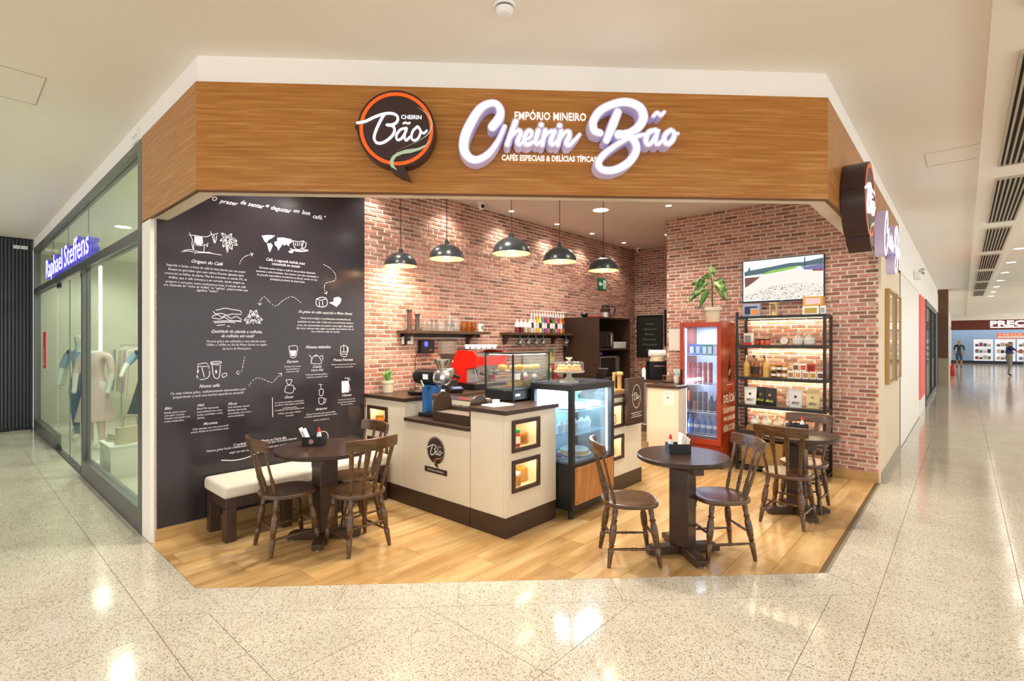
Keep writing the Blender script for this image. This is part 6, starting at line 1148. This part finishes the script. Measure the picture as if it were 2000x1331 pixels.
m=MB(); M=Matrix.Translation((.04,-.0028,.06))@Matrix.Rotation(-PI/2,4,'Y'); text(m,'PUXE',0,0,.28,.10,0,M=M); m.build('lettering',WHITEP,t,smooth=0)
# shop name
t=thing('shop_name_sign','illuminated violet white letters reading Raphael Steffens behind the glass','sign',(SX+.10,0,0),-PI/2)
for s,x,w in (('Raphael',-11.35,1.72),('Steffens',-9.45,1.80)):
    m=MB(); text(m,s,x,2.66,w,.30,0,ext=.10,bold=.012); q=m.build('letter_bodies',mat('letter_side','3A3550',.4,emit=.6,ecol='5A48FF'),t,smooth=0); m=MB(); text(m,s,x,2.66,w,.30,-.102,bold=.0); m.build('lit_faces',emit('letter_face','EDE8FF',1.6),q,smooth=0)
m=MB(); 
for y in (8.0,9.5,11.0): m.tube([(-y,-.05,2.95),(-y,-.05,3.25)],.004,5)
m.build('hanger_wires',BLACK,t)
# interior shell
SHW=nmat('shop_wall','E9E4D6','E2DCCB',.6,nscale=2)
struct(B('floor_shop',nmat('shop_floor','DCD6C6','D2CBB9',.25,nscale=3),None,SX+.07,5.13,-.05,3.4,13.4,0.0),'pale floor of the neighbouring shop','floor')
struct(B('ceiling_shop',CEIL,None,SX+.07,5.13,3.30,3.4,13.4,3.36),'white ceiling of the neighbouring shop','ceiling')
struct(B('wall_shop_side',SHW,None,3.4,5.13,0,3.5,13.4,3.36),'pale rear wall of the neighbouring shop','wall')
struct(B('wall_shop_end',SHW,None,SX+.1,13.3,0,3.4,13.4,3.3),'pale end wall of the neighbouring shop','wall')
struct(B('wall_shop_near',SHW,None,SX+.07,5.126,0,3.4,5.16,3.3),'inner side of the dividing wall in the neighbouring shop','wall')
def shoplight(label,x,y):
    t=thing('shop_downlight',label,'ceiling light',(x,y,3.30),0,'downlights of the neighbouring shop'); m=MB(); m.lathe([(.001,-.004),(.10,-.004)],n=20,cap=False); m.build('lens',LEDW,t); m=MB(); m.lathe([(.10,0),(.12,0),(.12,-.008),(.10,-.006)],n=20,cap=False); m.build('trim_ring',WHITEP,t)
    l=bpy.data.lights.new('shop_light','SPOT'); l.energy=SHOPP; l.color=(1,.96,.88); l.spot_size=math.radians(160); l.spot_blend=.7; l.shadow_soft_size=.1; o=bpy.data.objects.new('shop_light',l); COL.objects.link(o); o.parent=t; o.location=(0,0,-.02)
for i,(x,y) in enumerate([(1.75,6.0),(1.75,7.6),(1.75,9.2),(2.4,10.6),(2.0,12.2)]): shoplight('shop downlight number %s from the cafe'%ordn[i].replace('first','one').replace('second','two').replace('third','three').replace('fourth','four').replace('fifth','five'),x,y)
t=thing('light_column','thin white light column inside the neighbouring shop','lamp',(1.78,11.0,0)); B('column',emit('column_light','FFF6E0',3),t,-.02,-.03,1.2,.02,.03,2.9); B('hanger',WHITEP,t,-.01,-.01,2.901,.01,.01,3.299)
# --- figures grown from skeletons
def figure(name,label,cat,loc,rz,joints,edges,mats,group=None,h=1.0,extra=None,sub=2):
    """joints: name->(x,y,z,r); edges: (a,b,matname)"""
    nmz=list(joints); me=bpy.data.meshes.new(name); me.from_pydata([tuple(c*h for c in joints[n][:3]) for n in nmz],[(nmz.index(a),nmz.index(b)) for a,b,_ in edges],[])
    o=bpy.data.objects.new(name,me); COL.objects.link(o); md=o.modifiers.new('skin','SKIN'); md.use_smooth_shade=True
    sv=me.skin_vertices[0].data
    for i,n in enumerate(nmz): sv[i].radius=(joints[n][3]*h,joints[n][3]*h*joints[n][4] if len(joints[n])>4 else joints[n][3]*h); sv[i].use_root=(i==0)
    s2=o.modifiers.new('sub','SUBSURF'); s2.levels=sub; s2.render_levels=sub
    dg=bpy.context.evaluated_depsgraph_get(); em=bpy.data.meshes.new_from_object(o.evaluated_get(dg)); bpy.data.objects.remove(o)
    keys=list(mats); em.materials.clear()
    for k in keys: em.materials.append(mats[k])
    segs=[(Vector(joints[a][:3])*h,Vector(joints[b][:3])*h,keys.index(m)) for a,b,m in edges]
    for p in em.polygons:
        c=p.center; best=None
        for a,b,k in segs:
            d=b-a; t_=max(0,min(1,(c-a).dot(d)/max(1e-9,d.dot(d)))); q=(c-a-d*t_).length
            if best is None or q<best[0]: best=(q,k)
        p.material_index=best[1]; p.use_smooth=True
    o=link(name,em,None,loc,rz); tag(o,label,cat,group); return o
def body(armL=(.0,.0),armR=(.0,.0),stride=.05,head=True):
    J={'pelvis':(0,0,.53,.082,.75),'waist':(0,0,.62,.072,.75),'chest':(0,0,.735,.088,.7),'neck0':(0,0,.815,.045,.9),'neck':(0,0,.85,.032),
       'hipL':(0,.05,.50,.058),'kneeL':(stride*.6,.055,.28,.036),'ankL':(stride*.2,.055,.05,.022),'toeL':(stride*.2+.07,.06,.018,.018),
       'hipR':(0,-.05,.50,.058),'kneeR':(-stride*.1,-.055,.28,.036),'ankR':(-stride*.8,-.055,.05,.022),'toeR':(-stride*.8+.07,-.06,.018,.018)}
    for s,n,(ex,ez) in ((1,'L',armL),(-1,'R',armR)):
        J['sh'+n]=(0,s*.105,.795,.036); J['el'+n]=(.01+ex*.5,s*.135,.64+ez*.5,.026); J['wr'+n]=(.03+ex*1.0,s*.125,.50+ez,.018); J['ha'+n]=(.045+ex*1.1,s*.12,.455+ez*1.05,.020)
    if head: J['chin']=(.012,0,.885,.040); J['head']=(.006,0,.935,.058); J['crown']=(.0,0,.965,.045)
    E=[('pelvis','waist','pants'),('waist','chest','top'),('chest','neck0','top'),('neck0','neck','skin')]
    for n in 'LR': E+=[('pelvis','hip'+n,'pants'),('hip'+n,'knee'+n,'pants'),('knee'+n,'ank'+n,'shin'),('ank'+n,'toe'+n,'shoe'),('neck0','sh'+n,'top'),('sh'+n,'el'+n,'sleeve'),('el'+n,'wr'+n,'skin'),('wr'+n,'ha'+n,'skin')]
    if head: E+=[('neck','chin','skin'),('chin','head','skin'),('head','crown','hair')]
    return J,E
MANN=mat('mannequin_white','E9E6E0',.4)
def mats(top,pants,skin,hair,shoe,sleeve=None,shin=None): 
    g=lambda c:mat('cloth_'+c,c,.75)
    return {'top':g(top),'pants':g(pants),'skin':skin,'hair':hair,'shoe':g(shoe),'sleeve':g(sleeve) if sleeve else g(top),'shin':g(shin) if shin else g(pants)}
def skirt(par,c,z0,z1,r0,r1,nm='skirt',h=1.75):
    m=MB(); rr=[]
    for i in range(6):
        q=i/5; z=(z0+(z1-z0)*q)*h; r=(r0+(r1-r0)*q)*h; rr.append([(r*(1+.06*math.sin(6*a)*(1-q))*math.cos(a),r*.9*(1+.06*math.sin(6*a)*(1-q))*math.sin(a),z) for a in [k*2*PI/24 for k in range(24)]])
    m.loft(rr); m.build(nm,mat('cloth_'+c,c,.75),par,smooth=60)
gm='mannequins in the neighbouring shop'
J,E=body((.02,.02),(.06,.05)); M1=figure('mannequin','white headed mannequin in a denim shirt and jeans behind the shop door','mannequin',(1.50,10.75,0),-2.2,J,E,mats('8FA6C4','3E5C8A',MANN,MANN,'E8E4DC'),gm,1.78)
J,E=body((.0,.0),(.02,.02)); M2=figure('mannequin','pale mannequin in a lilac blouse and cream trousers left of the denim one','mannequin',(1.62,11.7,0),-2.4,J,E,mats('D9D6EA','E2DACA',MANN,MANN,'E8E4DC'),gm,1.78)
J,E=body((.03,.03),(.12,.14)); M3=figure('mannequin','white mannequin in a light blue blouse and dark skirt near the jamb','mannequin',(2.12,9.45,0),-2.3,J,E,mats('8FB0CC','2E3A40',MANN,MANN,'D9D2C4','8FB0CC'),gm,1.78); skirt(M3,'2E3A40',.30,.61,.16,.075)
J,E=body((.02,.02),(.03,.03),head=False); M4=figure('mannequin','headless mannequin in a pale pink dress','mannequin',(1.52,9.75,0),-2.2,J,E,mats('E6C6C4','E6C6C4',MANN,MANN,'E8E4DC'),gm,1.74); skirt(M4,'E3C2C0',.25,.62,.15,.07)
t=thing('display_plinth','white display plinth behind the shop glass','plinth',(1.30,7.45,0)); B('body',WHITE,t,0,0,0,.46,.62,.36); B('top',WHITEP,t,-.01,-.01,.3605,.47,.63,.38)
t=thing('handbag','beige handbag on the white plinth','handbag',(1.52,7.62,.381),.4); m=MB(); m.loft([[(x*.16*math.copysign(1,1),y*.07*(1-.4*q),q*.2) for x,y in [(math.copysign(abs(math.cos(a))**.5,math.cos(a)),math.copysign(abs(math.sin(a))**.5,math.sin(a))) for a in [k*PI/8 for k in range(16)]]] for q in (0,.3,.7,1)]); m.build('body',nmat('bag_beige','CDBFA6','BCAC90',.6,nscale=6),t); m=MB(); m.tube([(-.09,0,.2),(-.07,0,.32),(.07,0,.32),(.09,0,.2)],.008,8); m.build('handle',mat('strap','A8957A',.6),t)
t=thing('folded_trousers','khaki folded trousers over the white plinth edge','clothing',(1.50,7.93,.381),.2); m=MB(); 
for k in range(3): m.box(-.15+.01*k,-.09,k*.03,.15-.01*k,.09,k*.03+.028)
m.build('fabric',mat('khaki','BBAE94',.85),t,bevel=.012)
for i,(y,lb) in enumerate([(8.05,'left'),(8.16,'right')]):
    t=thing('shoe','%s white shoe of the pair beside the plinth'%lb,'shoe',(1.42,y+.35,.0005),2.6,'white shoes in the shop window'); m=MB(); m.loft([[(x,yy*w,z*hh) for yy,z in ((-1,0),(1,0),(1,.6),(.5,1),(-.5,1),(-1,.6))] for x,w,hh in ((-.13,.03,.07),(-.05,.038,.075),(.05,.042,.055),(.12,.03,.03))]); m.build('upper',WHITEP,t,smooth=60); B('sole',mat('sole','D9C9B0',.7),t,-.132,-.042,-.0004,.125,.042,.012)
# clothes rail
t=thing('clothes_rail','steel clothes rail with hanging garments in the shop','clothes rail',(2.35,11.6,0)); m=MB(); m.tube([(0,-.9,0),(0,-.9,1.55),(0,.9,1.55),(0,.9,0)],.014,8); m.build('frame',CHROME,t)
for k,c in enumerate(['E8DCC4','F0EEE8','D8A8A8','C8D0DC','E0C090','F2F0EA','9AA8B8','E6D8D0']):
    g=thing('hanging_garment','%s garment on the shop clothes rail'%['sand coloured first','white second','rose third','pale blue fourth','tan fifth','white sixth','grey blue seventh','blush eighth'][k],'garment',(2.35,10.85+.2*k,1.54),0,'garments on the clothes rail'); m=MB(); m.loft([[(w*x,.02*y,z) for x,y in ((-1,-1),(1,-1),(1,1),(-1,1))] for w,z in ((.24,-.85),(.21,-.4),(.2,-.08),(.05,-.03))]); m.build('fabric',mat('cloth_'+c,c,.8),g,bevel=.006); m=MB(); m.tube([(0,0,-.03),(0,0,.0),(.01,0,.022)],.004,5); m.build('hook',CHROME,g)
# grooved dark wall closing the left corridor
GRV=mat('groove_dark','23262C',.6); SLT=mat('slat_charcoal','3E444C',.5)
wf=struct(B('wall_far_left',GRV,None,-7,12.84,0,1.10,12.95,ZM),'dark vertically slatted wall at the end of the left corridor','wall')
for k in range(50): B('slat',SLT,wf,1.06-.048*k,12.815,.0,1.06-.048*k+.030,12.8395,3.47)
struct(B('baseboard_far_left',GRV,None,-7,12.80,0,1.08,12.814,.05),'dark skirting of the slatted wall','baseboard')
for i,x in enumerate((.90,1.0)): t=thing('wall_notice','%s small white notice plate at the top of the slatted wall'%['left','right'][i],'sign',(x-.02,12.814,3.33),0,'notice plates on the slatted wall'); B('plate',WHITEP,t,-.045,-.006,-.03,.045,0,.03); B('print',mat('plate_print','B8B4AA',.6),t,-.03,-.007,-.008,.03,-.0061,.004)
t=thing('alarm_plate','small white alarm plate on the bulkhead above the shopfront','plate',(XL-.0005+.012,5.35,3.39),-PI/2); B('plate',WHITEP,t,-.10,-.012,-.05,.10,0,.05,bevel=.003)
for z in (-.02,.02): m=MB(); m.lathe([(.014,0),(.014,.004)],n=12,M=Matrix.Translation((z*2,-.0125,0))@Matrix.Rotation(PI/2,4,'X')); m.build('lens',mat('lens_pink','D8B8D0',.3),t)
# ---------------------------------------------------------------- right corridor
struct(B('wall_corridor',BEIGE,None,XW+.0,YR-.005,0,9.33,YR+.03,ZF-.002),'beige wall end beside the cafe along the corridor','wall')
struct(B('baseboard_corridor',nmat('granite_skirt','8F8A7A','A39D8C',.3,nscale=30),None,XW+.0,YR-.02,0,9.33,YR-.006,.115),'grey granite skirting of the beige wall','baseboard')
GOLDF=mat('gold_frame','B08A50',.3,.6); MIR=mat('mirror_print','D8DCE6',.06,.7)
for i,x in enumerate((7.48,8.35)):
    t=thing('wall_frame','%s gilt framed glossy panel on the beige corridor wall'%['nearer','farther'][i],'frame',(x,YR-.006,1.10),0,'gilt frames on the corridor wall'); B('panel',MIR,t,.03,-.03,.03,.62,-.012,1.12); m=MB(); holes_panel(m,0,.65,0,1.15,-.045,0,[(.03,.62,.03,1.12)]); m.build('frame',GOLDF,t,smooth=0)
WP=mat('white_panel','F2F0E8',.4)
struct(B('wall_corridor_white',WP,None,9.42,YR+.01,0,13.9,YR+.06,2.66),'white shutter panel of the next shop','wall')
struct(B('trim_7',mat('brown_jamb','6B4630',.4),None,9.335,YR-.01,0,9.415,YR+.06,2.66),'thin brown jamb beside the white panel','trim')
struct(B('wall_corridor_upper',WALLWHITE,None,9.245,YR+.0,2.66,52,YR+.05,ZT),'white upper wall along the right corridor','wall')
struct(B('wall_corridor_red',mat('shop_red','E03A20',.5),None,14.0,YR-.005,.35,16.0,YR+.05,2.62),'red panel shopfront in the right corridor','wall')
struct(B('wall_corridor_base',WHITE,None,13.92,YR,0,16.0,YR+.05,.349),'white plinth under the red shopfront','wall')
t=thing('glass_shopfront','dark framed glass shopfront beyond the red panel','shopfront',(16.05,YR,0)); 
for b in ((0,-.02,0,.12,.06,2.65),(2.9,-.02,0,3.02,.06,2.65),(5.6,-.02,0,5.72,.06,2.65),(.12,-.02,2.5,5.6,.06,2.65),(.12,-.02,0,5.6,.06,.15)): B('frame_bar',mat('dark_frame','33363A',.4,.4),t,*b)
for b in ((.12,.01,.15,2.9,.02,2.5),(3.02,.01,.15,5.6,.02,2.5)): B('pane',mat('dark_pane','6A7A72',.06),t,*b)
PIL1=nmat('pillar_brown','5E3E26','6E4A2E',.3,nscale=4); PIL2=nmat('pillar_stone','B9AE94','A99D82',.4,nscale=6)
t=thing('corridor_pillar','square pillar clad brown above and stone below in the corridor','pillar',(24.2,.42,0)); B('stone_base',PIL2,t,0,0,0,.8,.32,1.0); B('brown_cladding',PIL1,t,.01,.01,1.001,.79,.31,3.49)
struct(B('wall_corridor_dark',mat('corridor_dark','2B2A2C',.5),None,21.8,YR,0,24.19,YR+.05,2.65),'dark closed shopfront before the pillar','wall')
struct(B('wall_corridor_far',SHW,None,25.02,YR+.02,0,50,YR+.07,2.66),'pale wall beyond the pillar','wall')
t=thing('emergency_light','twin white emergency light on the upper corridor wall','emergency light',(12.3,YR-.002,2.86)); B('body',WHITEP,t,-.15,-.10,-.06,.15,0,.06,bevel=.01); 
for x in (-.1,.1): m=MB(); m.ell((x,-.12,.08),(.05,.05,.05)); m.build('lamp_head',CHROME,t)
# far shop across the end of the corridor
FX0=49.6; DB=mat('far_fascia_brown','6E2F22',.5); FB=mat('far_blue_wall','8FA6BC',.6)
struct(B('wall_far_right',FB,None,FX0+3,-9,0,FX0+3.1,1.0,3.4),'blue grey back wall of the far shop','wall')
struct(B('trim_8',DB,None,FX0,-9,2.44,FX0+.2,.72,3.14),'dark red brown fascia of the far shop','trim'); struct(B('wall_far_upper',CEIL,None,FX0,-9,3.145,FX0+.15,.72,ZM),'white strip above the far shop fascia','wall')
struct(B('baseboard_far_right',mat('far_base','2E3448',.5),None,FX0,-9,0,FX0+.1,.72,.22),'dark base strip of the far shop window','baseboard')
struct(B('ceiling_far_shop',emit('far_ceiling','F4F6FF',1.2),None,FX0+.2,-9,3.0,FX0+3,.72,3.05),'luminous ceiling of the far shop','ceiling')
struct(B('wall_far_side',WHITE,None,FX0,.74,0,FX0+3,.84,3.14),'white side wall of the far shop','wall')
t=thing('far_shop_sign','white block letters on the dark red fascia of the far shop','sign',(FX0-.01,0,0),-PI/2); p=at(1934,638,X=FX0); m=MB(); text(m,'PREÇOLA',-p.y,2.70,3.3,.36,-.03,ext=.03,bold=.03); m.build('letters',emit('far_letters','FFFFFF',1.6),t,smooth=0); B('underline',emit('far_letters','FFFFFF',1.6),t,-p.y,-.03,2.58,-p.y+3.3,-.001,2.63)
FS=mat('far_shelf','F2F4F6',.5,emit=.25,ecol='F2F4F6')
gi=0
for k in range(4):
    y=-.55-1.15*k; t=thing('goods_shelf','white goods shelf in the far shop, number %s from the left'%['one','two','three','four'][k],'shelf',(FX0+1.2,y,0)); B('back',FS,t,.3,-1.0,0,.33,0,1.75)
    for z in (.25,.72,1.2,1.72): B('board',FS,t,0,-1.0,z,.3,0,z+.04)
    for b in (0,-1.0): B('side',FS,t,0,b-.02,0,.3,b+.02,1.76)
    for zi,z in enumerate((.29,.76,1.24)):
        for j in range(4):
            c=['8A7A5A','C8B89A','5A5E6A','B04A48','3A3A40','D8C8B0','7A8A9A'][gi%7]; gi+=1
            tag(B('goods_box',mat('goods_'+c,c,.6),None,FX0+1.23,y-.90+.22*j,z+.0005,FX0+1.43,y-.90+.22*j+.17,z+.16+.06*(gi%3),bevel=.005),'%s box on the %s board of far shop shelf %s'%(['leftmost','left middle','right middle','rightmost'][3-j],['lower','middle','upper'][zi],['one','two','three','four'][k]),'box','boxes in the far shop')
t=thing('sale_banner','orange and white sale banner above the far shop shelves','banner',(FX0+1.1,-1.75,1.80),-PI/2); B('board',mat('banner_orange','E8743A',.5,emit=.3),t,0,-.03,0,1.6,0,.40); B('stripe',WHITEP,t,.05,-.034,.06,1.55,-.0305,.18); m=MB(); text(m,'MEGA',.15,.21,1.2,.15,-.034); m.build('lettering',WHITEP,t,smooth=0)
SK1=mat('skin_tan','B98468',.6); HR1=mat('hair_grey','8E8078',.8); HR2=mat('hair_dark','1C1614',.8)
J,E=body((.0,.02),(.04,.03),stride=.03); figure('person','person in a dark green shirt, blue shorts and sandals facing the cafe','person',(40.7,.22,0),PI,J,E,{**mats('2F3A2E','3C5578',SK1,HR1,'2A2622'),'shin':SK1},None,1.70)
J,E=body((.10,.16),(.12,.18),stride=.06); J['head']=(.03,0,.925,.058); J['crown']=(.035,0,.955,.045); figure('person','person in a navy shirt and grey trousers looking down at their hands','person',(33.0,-1.57,0),-1.2,J,E,mats('2E3C72','8A8478',SK1,HR2,'1A1818'),None,1.66)
t=thing('fire_extinguisher','red fire extinguisher standing by the pillar','fire extinguisher',(31.5,.40,0)); m=MB(); m.lathe([(.08,.0),(.09,.02),(.09,.42),(.05,.52),(.03,.55)],n=16); m.build('cylinder',mat('ext_red','C8281E',.3),t); m=MB(); m.tube([(0,0,.55),(-.05,0,.62),(-.14,.05,.60)],.025,8); m.build('handle',BLACK,t); m=MB(); m.tube([(.03,0,.56),(.13,0,.5),(.12,0,.2)],.015,6); m.build('hose',BLACK,t)
t=thing('kiosk','pale wooden kiosk counter at the right of the corridor','kiosk',(33.6,-2.75,0)); B('body',BEIGE,t,0,0,0,1.2,.6,1.05); B('side_panel',mat('kiosk_wood','C8864A',.5),t,-.02,-.8,0,1.2,-.001,1.0); B('top',WHITE,t,-.05,-.85,1.051,1.25,.62,1.09)
